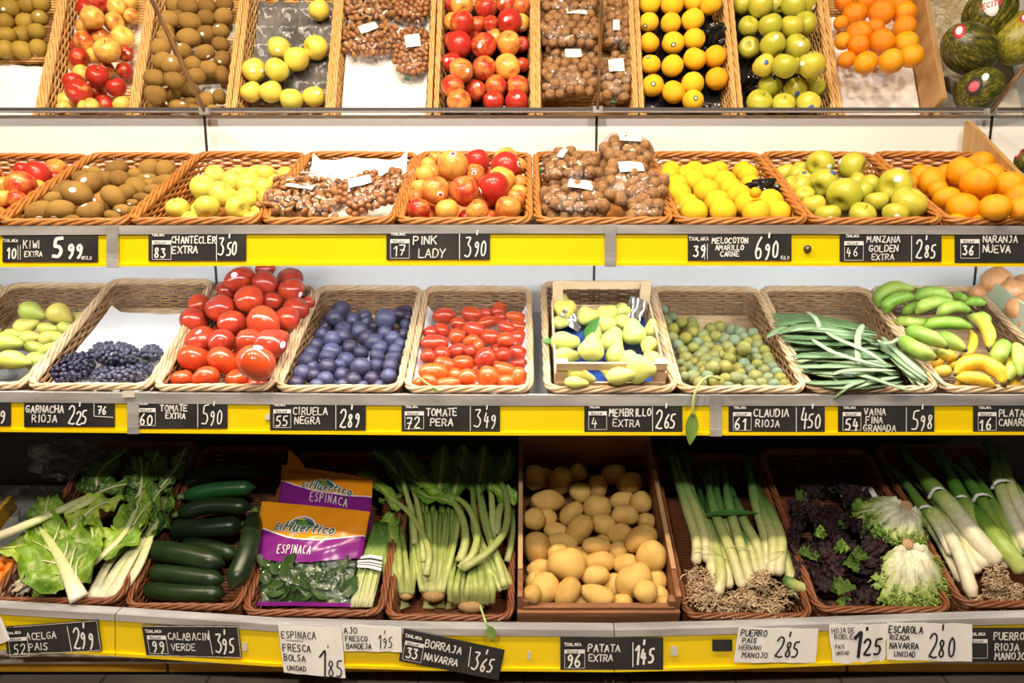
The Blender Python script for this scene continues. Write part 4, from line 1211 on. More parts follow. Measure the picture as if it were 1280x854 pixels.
def tray(k, lab, x0, x1, y0, y1, h, m, seed, amp=0.008, cups=True):
    """Thin moulded fruit tray with cups."""
    fr = FR[k]
    rg = random.Random(seed)
    n, q = 46, 60
    rows = []
    for j in range(q + 1):
        r = []
        for i in range(n + 1):
            x = x0 * fr.w + (x1 - x0) * fr.w * i / n
            y = y0 + (y1 - y0) * j / q
            z = h - amp * abs(math.cos(math.pi * x / 0.075 + seed)) * abs(math.cos(math.pi * y / 0.075)) + rg.uniform(-1, 1) * amp * 0.22
            r.append(fr.P(x, y, z))
        rows.append(r)
    mb = MB(); mb.grid(rows)
    mb.grid([[p - fr.en * 0.001 for p in r][::-1] for r in rows])
    c = fr.P(0, (y0 + y1) / 2, h)
    mb.v = [tuple(Vector(p) - c) for p in mb.v]
    return tag(mb.build('fruit_tray', m, None, True, c), lab, 'tray')
tray('1yellow', 'crumpled grey moulded tray behind the yellow apples', -0.42, 0.44, 0.10, 0.52, -0.055, M['greyfilm'], 1, 0.022)
tray('1peach', 'black moulded tray holding peaches on the top rack', -0.40, 0.40, 0.04, 0.52, -0.065, M['blackfilm'], 2)
tray('1green', 'black moulded tray under greenish apples on the top rack', -0.42, 0.42, 0.03, 0.52, -0.08, M['blackfilm'], 3, 0.014)
tray('1pink', 'dark tray under the blushed apples on the top rack', -0.43, 0.43, 0.02, 0.52, -0.085, M['blackfilm'], 4)
tray('2peach', 'dark tray beneath the peaches on the upper shelf', -0.43, 0.43, 0.02, 0.48, -0.065, M['blackfilm'], 5)
tray('3pear', 'dark plastic tray showing below the green pears', -0.45, 0.45, 0.02, 0.30, -0.065, M['greyfilm'], 6, 0.012)
tray('2green', 'black tray showing beneath greenish apples on the upper shelf', -0.44, 0.44, 0.02, 0.48, -0.07, M['blackfilm'], 7)

def crumple(fr, u, v, h, ru, rv, name, lab, cat, m, seed, zk=ZK, accents=()):
    """A crushed plastic bag: a star-shaped crinkled lump."""
    rg = random.Random(seed)
    c = fr.hit(u, v, h)
    d = depth_of(c) / F_PX
    rx, ry = ru * d, rv * d
    ph = [(rg.uniform(2, 9), rg.uniform(2, 9), rg.uniform(0, 6), rg.uniform(0.05, 0.16)) for _ in range(7)]
    def fn(th, t):
        a = math.pi * t
        k = 1 + sum(am * math.sin(f1 * th + f2 * a * 1.3 + p) for f1, f2, p, am in ((round(q[0]), q[1], q[2], q[3]) for q in ph))
        k = 1 + (k - 1) * math.sin(a)
        return (rx * k * math.sin(a) * math.cos(th), ry * k * math.sin(a) * math.sin(th) * 0.8, ry * 0.8 * k * math.cos(a))
    mb = lathe_like(fn, 40, 26)
    o = tag(mb.build(name, m, None, False, c), lab, cat)
    return o
M['foilred'] = mat('black_bag_print', (0.55, 0.08, 0.05), 0.3)
crumple(FR['1peach'], 898, 44, -0.03, 15, 18, 'plastic_bag', 'crumpled black plastic bag beside peaches on the top rack', 'bag', M['blackfilm'], 3)
o = crumple(FR['2peach'], 953, 236, 0.0, 19, 15, 'plastic_bag', 'crumpled black plastic bag lying on the upper-shelf peaches', 'bag', M['blackfilm'], 4)
place('peach', 'peach', 'peach', FR['2peach'], 780, 170, '637 275 28 +', 0.012, 'black bag on upper-shelf peaches', 'small orange-yellow peach half wrapped', None, {'': (0.6, 0.02)}, seed=3)
crumple(FR['1green'], 940, 107, -0.06, 11, 15, 'plastic_bag', 'black plastic scrap left of the greenish apples on the top rack', 'bag', M['blackfilm'], 5)
crumple(FR['3pear'], 97, 403, -0.03, 7, 5, 'plastic_bag', 'small dark blue wrapper behind the green pears', 'bag', mat('navy_wrapper', (0.02, 0.03, 0.09), 0.3), 6)

# ------------------------------------------------------------------ bagged nuts
M['walnut'] = mottled('walnut_shell', (0.40, 0.215, 0.085), (0.20, 0.09, 0.032), 3.2, 0.6, 1.0, 6)
M['almond'] = mottled('almond_shell', (0.44, 0.21, 0.075), (0.30, 0.13, 0.04), 2.5, 0.6, 0.4, 7)
M['hazelnut'] = mottled('hazelnut_shell', (0.38, 0.16, 0.055), (0.26, 0.10, 0.035), 2.0, 0.4, 0.1, 8)
def film_mat(name, tint=(1, 1, 1), clear=0.86, rough=0.12):
    m = bpy.data.materials.new(name); m.use_nodes = True
    t = m.node_tree
    out = t.nodes['Material Output']
    t.nodes.remove(t.nodes['Principled BSDF'])
    tr = t.nodes.new('ShaderNodeBsdfTransparent'); tr.inputs[0].default_value = (*tint, 1)
    gl = t.nodes.new('ShaderNodeBsdfGlossy'); gl.inputs['Roughness'].default_value = rough
    lw = t.nodes.new('ShaderNodeLayerWeight'); lw.inputs[0].default_value = 0.35
    mx = t.nodes.new('ShaderNodeMixShader')
    mm = t.nodes.new('ShaderNodeMath'); mm.operation = 'MULTIPLY_ADD'
    mm.inputs[1].default_value = 0.30; mm.inputs[2].default_value = 1 - clear
    t.links.new(lw.outputs['Facing'], mm.inputs[0])
    t.links.new(mm.outputs[0], mx.inputs[0])
    t.links.new(tr.outputs[0], mx.inputs[1]); t.links.new(gl.outputs[0], mx.inputs[2])
    t.links.new(mx.outputs[0], out.inputs[0])
    tc = t.nodes.new('ShaderNodeTexCoord')
    nz = t.nodes.new('ShaderNodeTexNoise'); nz.inputs['Scale'].default_value = 38; nz.inputs['Detail'].default_value = 3
    bp = t.nodes.new('ShaderNodeBump'); bp.inputs['Strength'].default_value = 1.0; bp.inputs['Distance'].default_value = 0.012
    t.links.new(tc.outputs['Object'], nz.inputs['Vector'])
    t.links.new(nz.outputs['Fac'], bp.inputs['Height']); t.links.new(bp.outputs[0], gl.inputs['Normal'])
    return m
M['film'] = film_mat('clear_film', clear=0.945)
M['greentie'] = mat('green_tie', (0.02, 0.22, 0.10), 0.5)
def walnut_fn(seed):
    r = random.Random(seed)
    ps = [r.uniform(0, 6) for _ in range(4)]
    def fn(th, t):
        a = math.pi * t
        d = abs(math.sin(th))
        k = 1 + 0.11 * math.exp(-(math.sin(th) / 0.16) ** 2) + 0.05 * math.sin(5 * th + ps[0] + 4 * a) + 0.05 * math.sin(9 * a + ps[1] + 3 * th) + 0.035 * math.sin(8 * th + ps[2])
        R = math.sin(a) ** 0.9
        return (math.cos(a) * 1.2, R * k * math.cos(th), R * k * math.sin(th))
    return fn
def almond_fn(seed):
    def fn(th, t):
        a = math.pi * t
        x = math.cos(a)
        R = math.sin(a) ** 1.15 * (1 - 0.25 * x)
        return (x * 1.25, R * 0.92 * math.cos(th) * (1 + 0.02 * math.sin(7 * x + seed)), R * 0.6 * math.sin(th))
    return fn
def hazel_fn(seed):
    def fn(th, t):
        a = math.pi * t
        x = math.cos(a)
        return (x * 1.02 + (0.12 * math.exp(-(math.sin(a) / 0.3) ** 2) if x > 0 else 0), math.sin(a) ** 0.85 * math.cos(th) * 0.98, math.sin(a) ** 0.85 * math.sin(th) * 0.92)
    return fn
NUT = {'walnut': ([lathe_like(walnut_fn(i), 20, 12).mesh('walnut', M['walnut']) for i in range(3)], 0.0172),
       'almond': ([lathe_like(almond_fn(i), 12, 9).mesh('almond', M['almond']) for i in range(3)], 0.0122),
       'hazelnut': ([lathe_like(hazel_fn(i), 12, 8).mesh('hazelnut', M['hazelnut']) for i in range(2)], 0.0105)}
def nut_bag(kind, label, group, fr, cu, cv, h, wu, hv, ang, labels=(), tie=None, seed=0, tilt_up=0.0, thick=None, nmax=60):
    """A clear bag of nuts: centre, length and height in pixels, turned in the plane facing the viewer a little."""
    rg = random.Random(seed)
    meshes, r = NUT[kind]
    c = fr.hit(cu, cv, h)
    d = depth_of(c) / F_PX
    # local axes: x along the bag, y up its visible face, z towards the viewer
    q = math.radians(ang)
    up = (fr.ey * (1 - tilt_up) + fr.en * tilt_up).normalized()
    nz = fr.ex.cross(up).normalized()
    ax = fr.ex * math.cos(q) + up * math.sin(q)
    ay = nz.cross(ax)
    R = Matrix((ax, ay, nz)).transposed()
    view = (EYEV - c).normalized()
    vert = Vector((0, _s, _c))
    fore = max(0.35, (vert - nz * vert.dot(nz)).length * 0 + abs(nz.dot(view)) )
    a = wu * d / 2
    t = thick or min(0.042, max(0.024, hv * d * 0.32))
    ch = math.hypot(hv * d / 2 * abs(math.cos(q)), 0)
    b2 = max(0.032, hv * d / 2 / max(0.5, (fore ** 2 * 0.6 + 0.4)) )
    root = thing('nut_bag', label, 'bag', c, group, R)
    P, k = [], 0
    def inside(x, y, z, m):
        return (abs(x) / (a - m)) ** 3 + (abs(y) / (b2 - m)) ** 2.6 + (abs(z) / (t - m * 0.8)) ** 2.4 < 1
    sp_ = 1.82 * r
    for lay in range(3 if kind == 'almond' else 2):
        ny_ = int(2 * b2 / (sp_ * 0.87)) + 1
        for jy in range(-ny_, ny_ + 1):
            for jx in range(-40, 41):
                x = (jx + 0.5 * (jy % 2) + 0.33 * lay) * sp_ + rg.uniform(-0.22, 0.22) * r
                y = (jy + 0.5 * lay) * sp_ * 0.87 + rg.uniform(-0.22, 0.22) * r
                if abs(x) > a - 0.7 * r or abs(y) > b2 - 0.7 * r:
                    continue
                e_ = (abs(x) / a) ** 3.2 + (abs(y) / b2) ** 2.8
                if e_ > 0.93:
                    continue
                z = (t - r * 0.85) * (1 - e_) ** 0.42 - lay * 1.55 * r + rg.uniform(-0.25, 0.25) * r
                P.append((x, y, z))
    P.sort(key=lambda p: -p[2])
    P = P[:95]
    for p in P:
        o = link(kind, rg.choice(meshes), root, p, (rg.uniform(0, 6), rg.uniform(0, 6), rg.uniform(0, 6)))
        s = r * rg.uniform(0.9, 1.08)
        o.scale = (s, s, s)
    ph = [rg.uniform(0, 6) for _ in range(4)]
    def shell(th, tt):
        x = math.cos(math.pi * tt)
        R0 = max(0.0, 1 - abs(x) ** 3) ** 0.42
        if abs(x) > 0.93:
            R0 = max(R0 * 0.7, 0.0)
        k = 1 + 0.03 * math.sin(6 * th + ph[0] + 5 * x) + 0.03 * math.sin(11 * x + ph[1] + 2 * th) + 0.015 * math.sin(15 * th + 9 * x)
        cy, sz = math.cos(th), math.sin(th)
        return (x * (a + 0.004), R0 * k * (b2 + 0.003) * math.copysign(abs(cy) ** 0.8, cy), R0 * k * (t + 0.003) * math.copysign(abs(sz) ** 0.85, sz))
    fm = lathe_like(shell, 36, 30)
    bvh = BVHTree.FromPolygons([Vector(p) for p in fm.v], fm.f)
    fm.build('clear_film', M['film'], root)
    # gathered ends
    for sx in ((-1, 1) if tie else (1,)):
        mb = MB()
        rows = []
        for i in range(4):
            xx = a + 0.002 + i * 0.009
            w = (0.006 + 0.004 * i)
            rows.append([(sx * xx, w * math.cos(qq), w * 0.6 * math.sin(qq) * (1 + 0.3 * math.sin(5 * qq))) for qq in [2 * math.pi * m / 14 for m in range(15)]])
        mb.grid(rows)
        tl = mb.build('gathered_end', M['film'], root)
        if tie == sx:
            mb = MB(); mb.tube([(sx * (a + 0.003), 0.008 * math.cos(qq), 0.007 * math.sin(qq)) for qq in [2 * math.pi * m / 10 for m in range(10)]], 0.0028, 6, closed=True)
            mb.build('green_tie', M['greentie'], root)
    for lx, ly, lw, lh, la in labels:
        n, mm = 8, 6
        rows = []
        qa = math.radians(la)
        for j in range(mm + 1):
            row = []
            for i in range(n + 1):
                xx, yy = (i / n - 0.5) * lw, (j / mm - 0.5) * lh
                px, py = lx * a + xx * math.cos(qa) - yy * math.sin(qa), ly * b2 + xx * math.sin(qa) + yy * math.cos(qa)
                hit = bvh.ray_cast(Vector((px, py, 1)), Vector((0, 0, -1)))
                z = hit[0].z if hit[0] else 0.0
                row.append((px, py, z + 0.005))
            rows.append(row)
        mb = MB(); mb.grid(rows)
        lb = mb.build('paper_label', M['sticker'], root)
        mb = MB()
        for j in range(2, mm, 2):
            rw = rows[j]
            mb.grid([[Vector(p) + Vector((0, -0.0006, 0.0006)) for p in rw[2:7]], [Vector(p) + Vector((0, 0.0006, 0.0006)) for p in rw[2:7]]])
        mb.build('printed_lines', M['ink'], lb)
    return root
G1, G2 = 'nut bags on the top rack', 'nut bags on the upper shelf'
f = FR['1almond']
nut_bag('almond', 'bag of almonds cut off by the top of the picture', G1, f, 461, 8, -0.035, 80, 36, 0, [(-0.1, 0.3, 0.055, 0.03, -8)], 0, 1)
nut_bag('almond', 'lying bag of almonds with white label and green tie, above white paper', G1, f, 462, 51, -0.035, 75, 38, 4, [(0.02, 0.35, 0.062, 0.034, 22)], -1, 2)
nut_bag('hazelnut', 'short bag of hazelnuts in the top right corner of the almond basket', G1, f, 516, 10, -0.03, 44, 34, 80, [(0.5, 0.1, 0.04, 0.03, -70)], 0, 3)
nut_bag('hazelnut', 'upright bag of hazelnuts with white label against the basket side', G1, f, 516, 66, -0.03, 74, 34, 82, [(0.22, 0.0, 0.05, 0.05, -72)], -1, 4)
f = FR['1walnut']
nut_bag('walnut', 'topmost bag of walnuts cut off by the picture edge', G1, f, 711, 3, -0.04, 84, 32, 0, [(0.1, 0.4, 0.06, 0.025, 4)], 0, 5)
nut_bag('walnut', 'second bag of walnuts from the top, white label at its upper edge', G1, f, 714, 39, -0.03, 82, 42, -2, [(0.15, 0.7, 0.07, 0.026, 0)], -1, 6)
nut_bag('walnut', 'shaded walnut bag lying between two others on the top rack', G1, f, 716, 72, -0.06, 72, 28, -3, [(0.0, -0.1, 0.055, 0.032, 5)], 0, 7)
nut_bag('walnut', 'lowest bag of walnuts left of the upright strut', G1, f, 710, 101, -0.03, 74, 42, 5, [], 0, 8)
nut_bag('walnut', 'upright bag of walnuts right of the strut, small label', G1, f, 773, 30, -0.035, 72, 30, 88, [(-0.3, 0.2, 0.04, 0.022, 0)], 0, 9)
nut_bag('walnut', 'walnut bag with white square label right of the strut', G1, f, 773, 98, -0.03, 70, 36, 78, [(0.25, 0.25, 0.05, 0.05, -75)], -1, 10)
f = FR['2hazel']
nut_bag('almond', 'long bag of almonds lying behind another on the upper shelf', G2, f, 388, 236, 0.005, 98, 30, -4, [(0.1, 0.9, 0.08, 0.02, -4)], 0, 11, 0.35)
nut_bag('almond', 'front bag of almonds lying along the basket rim', G2, f, 374, 254, 0.014, 106, 34, -5, [(0.0, 0.8, 0.075, 0.025, -8)], 0, 12, 0.35)
nut_bag('hazelnut', 'plump bag of hazelnuts with white label leaning on the almond bags', G2, f, 457, 245, 0.022, 62, 48, 28, [(0.0, 0.35, 0.06, 0.03, -12)], 0, 13, 0.4)
nut_bag('hazelnut', 'small bag of hazelnuts behind the labelled hazelnut bag', G2, f, 492, 228, -0.005, 36, 30, 40, [(-0.4, 0.5, 0.03, 0.02, 0)], 0, 14, 0.3)
f = FR['2walnut']
nut_bag('walnut', 'rear left bag of walnuts with green tie on the upper shelf', G2, f, 715, 211, 0.0, 76, 40, 4, [(-0.3, 0.5, 0.04, 0.02, 60)], -1, 15, 0.35)
nut_bag('walnut', 'topmost bag of walnuts standing above the basket rim', G2, f, 783, 193, 0.045, 66, 42, -14, [(0.0, 0.55, 0.062, 0.032, 12)], 0, 16, 0.4)
nut_bag('walnut', 'front left bag of walnuts with tilted white label', G2, f, 717, 252, 0.008, 84, 44, 0, [(0.2, 0.5, 0.065, 0.036, -10)], 0, 17, 0.35)
nut_bag('walnut', 'right-hand bag of walnuts with folded white label', G2, f, 789, 236, 0.03, 82, 56, -34, [(-0.3, 0.45, 0.065, 0.04, 40)], 0, 18, 0.4)
nut_bag('walnut', 'walnut bag squeezed into the front right corner of the basket', G2, f, 808, 262, -0.002, 56, 28, 6, [], 0, 19, 0.3)

# ------------------------------------------------------------------ quince crate, potato crate, boards
def bar(mb, p, q, w, h, up, mi=0):
    """A square-edged batten from p to q; w across, h along up."""
    p, q, up = Vector(p), Vector(q), Vector(up).normalized()
    t = (q - p).normalized()
    s = t.cross(up).normalized()
    vs = [e + s * (a * w / 2) + up * (b2 * h / 2) for e in (p, q) for a, b2 in ((-1, -1), (1, -1), (1, 1), (-1, 1))]
    mb.add(vs, [(0, 3, 2, 1), (4, 5, 6, 7), (0, 1, 5, 4), (1, 2, 6, 5), (2, 3, 7, 6), (3, 0, 4, 7)], mi)
f = FR['3quince']
root = thing('wooden_crate', 'pale slatted wooden crate of quinces inside a wicker basket', 'crate', f.o, None, f.rot)
w, L, H = f.w - 0.055, 0.36, 0.088
y0 = 0.03
z0 = -0.022
def part(name, fn, m):
    mb = MB(); fn(mb); return mb.build(name, m, root, False)
part('front_top_slat', lambda b: bar(b, (-w / 2, y0, z0 + H - 0.010), (w / 2, y0, z0 + H - 0.010), 0.006, 0.022, (0, 0, 1)), M['cratelight'])
part('front_bottom_slat', lambda b: bar(b, (-w / 2, y0, z0 + 0.012), (w / 2, y0, z0 + 0.012), 0.006, 0.024, (0, 0, 1)), M['cratelight'])
part('back_top_slat', lambda b: bar(b, (-w / 2, y0 + L, z0 + H + 0.02), (w / 2, y0 + L, z0 + H + 0.02), 0.006, 0.026, (0, 0, 1)), M['cratelight'])
part('back_bottom_slat', lambda b: bar(b, (-w / 2, y0 + L, z0 + 0.02), (w / 2, y0 + L, z0 + 0.02), 0.006, 0.03, (0, 0, 1)), M['cratelight'])
for sx in (-1, 1):
    part('side_board', lambda b: bar(b, (sx * w / 2, y0, z0 + 0.028), (sx * w / 2, y0 + L, z0 + 0.028), 0.005, 0.056, (0, 0, 1)), M['cratelight'])
    for yy in (y0 + 0.012, y0 + L - 0.012):
        part('corner_post', lambda b: bar(b, (sx * (w / 2 - 0.016), yy, z0), (sx * (w / 2 - 0.016), yy, z0 + H + (0.03 if yy > 0.2 else 0)), 0.018, 0.030, (1, 0, 0)), M['cratelight'])
part('bottom_boards', lambda b: b.box(0, y0 + L / 2, z0 - 0.002, w, L, 0.004), M['cratelight'])
M['bluetray'] = mottled('blue_tray', (0.010, 0.035, 0.20), (0.02, 0.06, 0.30), 6, 0.25, 0.4, 20)
liner('fruit_tray', 'shiny blue plastic tray under the quinces', 'tray', f, -w / 2 + 0.012, w / 2 - 0.012, y0 + 0.012, y0 + L - 0.012, z0 + 0.008, M['bluetray'], 3, 0.003)
M['foil'] = mottled('silver_foil', (0.55, 0.53, 0.50), (0.35, 0.33, 0.31), 8, 0.15, 0.6, 25, metal=0.7)
def flap(u, v, h, wu, hv, ang, lab, seed, m, name='foil_sheet', lean=0.8, fr=f):
    rg = random.Random(seed)
    c = fr.hit(u, v, h)
    d = depth_of(c) / F_PX
    q = math.radians(ang)
    up = (fr.ey * (1 - lean) + Vector((0, 0, 1)) * lean).normalized()
    ax = fr.ex * math.cos(q) + up * math.sin(q)
    ay = up * math.cos(q) - fr.ex * math.sin(q)
    nn = ax.cross(ay)
    rows = [[ax * ((i / 8 - 0.5) * wu * d) + ay * ((j / 8 - 0.5) * hv * d) + nn * (0.006 * math.sin(i * 1.3 + seed) + 0.004 * math.cos(j * 1.7 + i)) for i in range(9)] for j in range(9)]
    mb = MB(); mb.grid(rows); mb.grid([[p - nn * 0.0008 for p in r][::-1] for r in rows])
    return tag(mb.build(name, m, None, True, c), lab, 'foil')
flap(532 + 182, 330 + 70, 0.02, 30, 18, -30, 'shiny foil sheet folded among the quinces', 1, M['foil'])
flap(530 + 262, 330 + 62, 0.02, 22, 40, -20, 'tall curled foil sheet at the right of the quince crate', 2, M['foil'])
M['leaf'] = mottled('dark_green_leaf', (0.035, 0.14, 0.03), (0.06, 0.20, 0.04), 6, 0.4)
def simple_leaf(name, label, cat, p, dirv, nrm, L, W, m, group=None, curl=0.2, parent=None):
    dirv, nrm = Vector(dirv).normalized(), Vector(nrm)
    nrm = (nrm - dirv * nrm.dot(dirv)).normalized()
    s = dirv.cross(nrm)
    rows = []
    for i in range(9):
        t = i / 8
        wv = W * math.sin(math.pi * min(1, t * 0.96 + 0.02)) ** 0.8 * (1.15 - 0.4 * t)
        c = dirv * (L * t) - nrm * (curl * L * t * t)
        rows.append([c - s * wv / 2 + nrm * (0.1 * wv), c - s * wv / 4, c, c + s * wv / 4, c + s * wv / 2 + nrm * (0.1 * wv)])
    mb = MB(); mb.grid(rows)
    mb.grid([[q - nrm * 0.0006 for q in r][::-1] for r in rows])
    o = mb.build(name, m, parent, True, p)
    if label:
        tag(o, label, cat, group)
    return o
for i, (zx, zy, dx, dz, L, W) in enumerate(((780, 355, 0.5, 0.8, 0.07, 0.03), (740, 385, -0.6, 0.4, 0.06, 0.028), (725, 400, -0.5, -0.6, 0.05, 0.028), (640, 378, -0.9, 0.2, 0.04, 0.02), (1040, 355, 0.1, -0.9, 0.035, 0.016), (940, 300, 0.3, -0.8, 0.04, 0.018))):
    p = f.hit(530 + zx * ZK, 330 + zy * ZK, 0.012)
    simple_leaf('quince_leaf', ('long green leaf standing up between the middle quinces', 'green leaf to the left of the central quince', 'dark green leaf pointing down beside the central quince', 'dark leaf at the left wall of the quince crate', 'small dark leaf hanging from the right-hand quince', 'green leaf behind the quinces right of centre')[i], 'leaf', p, (dx, -0.3, dz), (0.2, -0.8, 0.6), L, W, M['leaf'], 'quince leaves')

f = FR['4potato']
root = thing('wooden_crate', 'old reddish wooden crate full of potatoes on the lowest shelf', 'crate', f.o, None, f.rot)
w, L, D = f.w, 0.64, 0.125
part('front_board', lambda b: b.box(0, -0.006, -0.045, w, 0.014, 0.062), M['crate'])
part('front_rail', lambda b: b.box(0, 0.004, -0.010, w - 0.03, 0.016, 0.012), M['crate'])
for sx in (-1, 1):
    part('side_board', lambda b: b.box(sx * (w / 2 - 0.007), L / 2, -0.02, 0.014, L, 0.115), M['crate'])
    part('top_edge_strip', lambda b: b.box(sx * (w / 2 - 0.007), L * 0.45, 0.040, 0.013, L * 0.62, 0.006), M['plyedge'])
    part('corner_post', lambda b: b.box(sx * (w / 2 - 0.022), 0.012, -0.03, 0.018, 0.022, 0.09), M['crate'])
part('back_board', lambda b: b.box(0, L, 0.0, w, 0.014, 0.16), M['crate'])
part('bottom_board', lambda b: b.box(0, L / 2, -D + 0.008, w, L, 0.006), M['crate'])

# plywood divider of the melon bin on the top rack
a = topf
mb = MB()
xb = at_y(1190, 137, 2.6).x
bx = thing('plywood_divider', 'plywood board standing between the top-rack oranges and the melons', 'board', (xb, a.o.y, a.o.z), None, Euler((a.al, 0, 0)))
mb = MB(); mb.box(0, 0.30, -0.03, 0.016, 0.60, 0.20); mb.build('plywood_face', M['plywood'], bx, False)
mb = MB()
for k in range(4):
    mb.box((k - 1.5) * 0.0042, 0.30, 0.0715, 0.0026, 0.60, 0.003)
mb.build('layered_edge', M['plyedge'], bx, False)
# triangular board at the end of the upper shelf
def tri_board(name, label, x, pts, th, m):
    mb = MB()
    vs = [(sx * th / 2, y, z) for sx in (-1, 1) for y, z in pts]
    n = len(pts)
    fs = [tuple(range(n)), tuple(range(n, 2 * n))[::-1]] + [(i, i + n, (i + 1) % n + n, (i + 1) % n) for i in range(n)]
    y0, z0 = pts[0]
    vs = [(p[0], p[1] - y0, p[2] - z0) for p in vs]
    mb.add(vs, fs)
    return tag(mb.build(name, m, None, False, (x, y0, z0)), label, 'board')
xt = at_y(1206, 155, 2.64).x
pT, pB = at_y(1206, 154, 2.64), at_y(1206, 205, 2.64)
tri_board('plywood_divider', 'triangular plywood board at the back of the upper-shelf oranges', xt, [(2.63, pB.z - 0.06), (2.63, pT.z + 0.002), (2.615, pT.z + 0.006), (2.22, 1.36), (2.15, 1.28), (2.15, 1.20)], 0.014, M['plywood'])
M['frost'] = mat('frosted_green_acrylic', (0.62, 0.74, 0.58), 0.35)
M['frost'].node_tree.nodes['Principled BSDF'].inputs['Alpha'].default_value = 0.72
pA = at_y(1232, 350, 2.52)
tri_board('acrylic_divider', 'milky green acrylic divider between the bananas and the onions', pA.x, [(2.54, pA.z - 0.16), (2.55, pA.z + 0.01), (2.53, pA.z + 0.015), (2.12, 0.99), (2.08, 0.93), (2.08, 0.85)], 0.006, M['frost'])

# ------------------------------------------------------------------ melons
M['melon'] = mat('dark_green_melon_rind', (0.05, 0.06, 0.01), 0.35)
k = NT(M['melon'])
v = k.coords(True, (2.2, 9, 9))
k.base(k.ramp(k.noise(v, 1.0, 5, 0.7), [(0.36, (0.022, 0.026, 0.006)), (0.52, (0.075, 0.078, 0.012)), (0.66, (0.30, 0.25, 0.03))]))
M['melonlight'] = mat('yellow_green_melon_rind', (0.05, 0.06, 0.01), 0.35)
k = NT(M['melonlight'])
v = k.coords(True, (2.2, 9, 9))
k.base(k.ramp(k.noise(v, 1.0, 5, 0.7), [(0.34, (0.05, 0.055, 0.008)), (0.46, (0.22, 0.20, 0.02)), (0.64, (0.42, 0.36, 0.035))]))
M['straw'] = mottled('pale_wood_wool', (0.72, 0.55, 0.28), (0.50, 0.34, 0.13), 30, 0.8, 0.5, 60)
melmesh = [(lathe_like(egg_fn(80 + i, 1, 0.012, 0.03), 32, 20)) for i in range(2)]
def melon(label, u, v, Y, ru, rv, ang, yaw, m, lab=None, rd=None):
    c = at_y(u, v, Y)
    d = depth_of(c) / F_PX
    q = math.radians(ang)
    mb = melmesh[0]
    me = mb.mesh('melon', m)
    o = link('melon', me, None, c, Euler((0.4, -q, yaw)))
    o.scale = (ru * d, rv * d, rv * d)
    tag(o, label, 'melon', 'melons in the top right bin')
    if lab:
        bvh = BVHTree.FromPolygons([Vector(p) for p in mb.v], mb.f)
        Mw = Matrix.LocRotScale(o.location, o.rotation_euler, o.scale); inv = Mw.inverted()
        for (lu, lv, r, sq, m1, m2, nm) in lab:
            lo, ld = inv @ EYEV, (inv.to_3x3() @ ray(lu, lv)).normalized()
            h = bvh.ray_cast(lo, ld)
            if h[0] is None:
                continue
            disc_on(bvh, None, h[0], h[1], r, M[m1], o, nm, sq, M[m2])
            if nm == 'oval_label' and rd:
                n_ = h[1].normalized(); rt = (inv.to_3x3() @ Vector((1, 0, 0.1))); rt = (rt - n_ * rt.dot(n_)).normalized(); uu = n_.cross(rt)
                def mp(x, y, lift):
                    q_ = bvh.ray_cast(h[0] + rt * x - uu * y + n_ * 0.5, -n_)
                    return (q_[0] if q_[0] is not None else h[0]) + n_ * (0.03 + lift)
                lettering('label_lettering', rd, (-0.27, 0.09), 0.19, mp, 0.045, M['stickerred'], o, 0.1, 0.001, 0.85)
    mb = MB(); mb.tube([(0.97, 0, 0), (1.05, 0.02, 0.02)], [0.05, 0.03], 6)
    mb.build('stalk', M['stem'], o)
    return o
Ym = 2.70
melon('striped dark green melon at the upper edge with red label', 1237, 18, 2.78, 35, 31, 60, 0.3, M['melon'], [(1238, 6, 0.42, 0.62, 'sticker', 'sticker', 'oval_label'), ], 'ECITO')
melon('large blackish green melon beside the plywood board', 1212, 61, 2.70, 37, 30, -25, 0.2, M['melon'], [(1199, 38, 0.36, 0.6, 'stickerred', 'sticker', 'oval_label')])
melon('lighter yellow-green melon cut off by the right edge', 1274, 48, 2.74, 36, 29, 50, 0.2, M['melonlight'], [(1281, 22, 0.25, 0.7, 'stickerred', 'sticker', 'oval_label')])
melon('lowest melon of the bin with black and red shield label', 1224, 113, 2.66, 31, 26, 30, 0.1, M['melon'], [(1217, 108, 0.42, 0.8, 'stickerdark', 'stickerred', 'shield_label'), (1232, 96, 0.2, 0.7, 'sticker', 'sticker', 'round_label')])
sb = a.P(at_y(1236, 137, 2.6).x, 0.0, 0)
root = tag(link('melon_bin_base', None, None, sb, Euler((a.al, 0, 0))), 'pale sloping base board of the melon bin', 'board')
mb = MB(); mb.box(0.06, 0.32, -0.10, 0.36, 0.64, 0.012); mb.build('base_sheet', mat('pale_base_board', (0.66, 0.60, 0.47), 0.5), root, False)
# wood wool in the upper part of the bin
rg = random.Random(5)
mb = MB()
for i in range(420):
    x, y, z = rg.uniform(-0.10, 0.10), rg.uniform(0.24, 0.62), -0.08 + rg.uniform(0, 0.03)
    q = rg.uniform(0, 6.28); ra = rg.uniform(0.008, 0.03); n = 6
    pts = [a.P(x + sb.x + ra * math.cos(q + 0.5 * t), y + ra * math.sin(q + 0.5 * t), z + 0.006 * math.sin(t + i)) - sb for t in range(n)]
    mb.tube(pts, 0.0011, 3, caps=False)
tag(mb.build('wood_wool', M['straw'], None, True, sb), 'pale wood wool padding behind the melons', 'packing', kind='stuff')
# right of the rack end: a melon label peeping over the oranges
melon('melon peeping over the rightmost oranges on the upper shelf', 1290, 200, 2.42, 22, 17, 10, 0.2, M['melon'], [(1272, 192, 0.42, 0.7, 'stickerred', 'sticker', 'oval_label')])

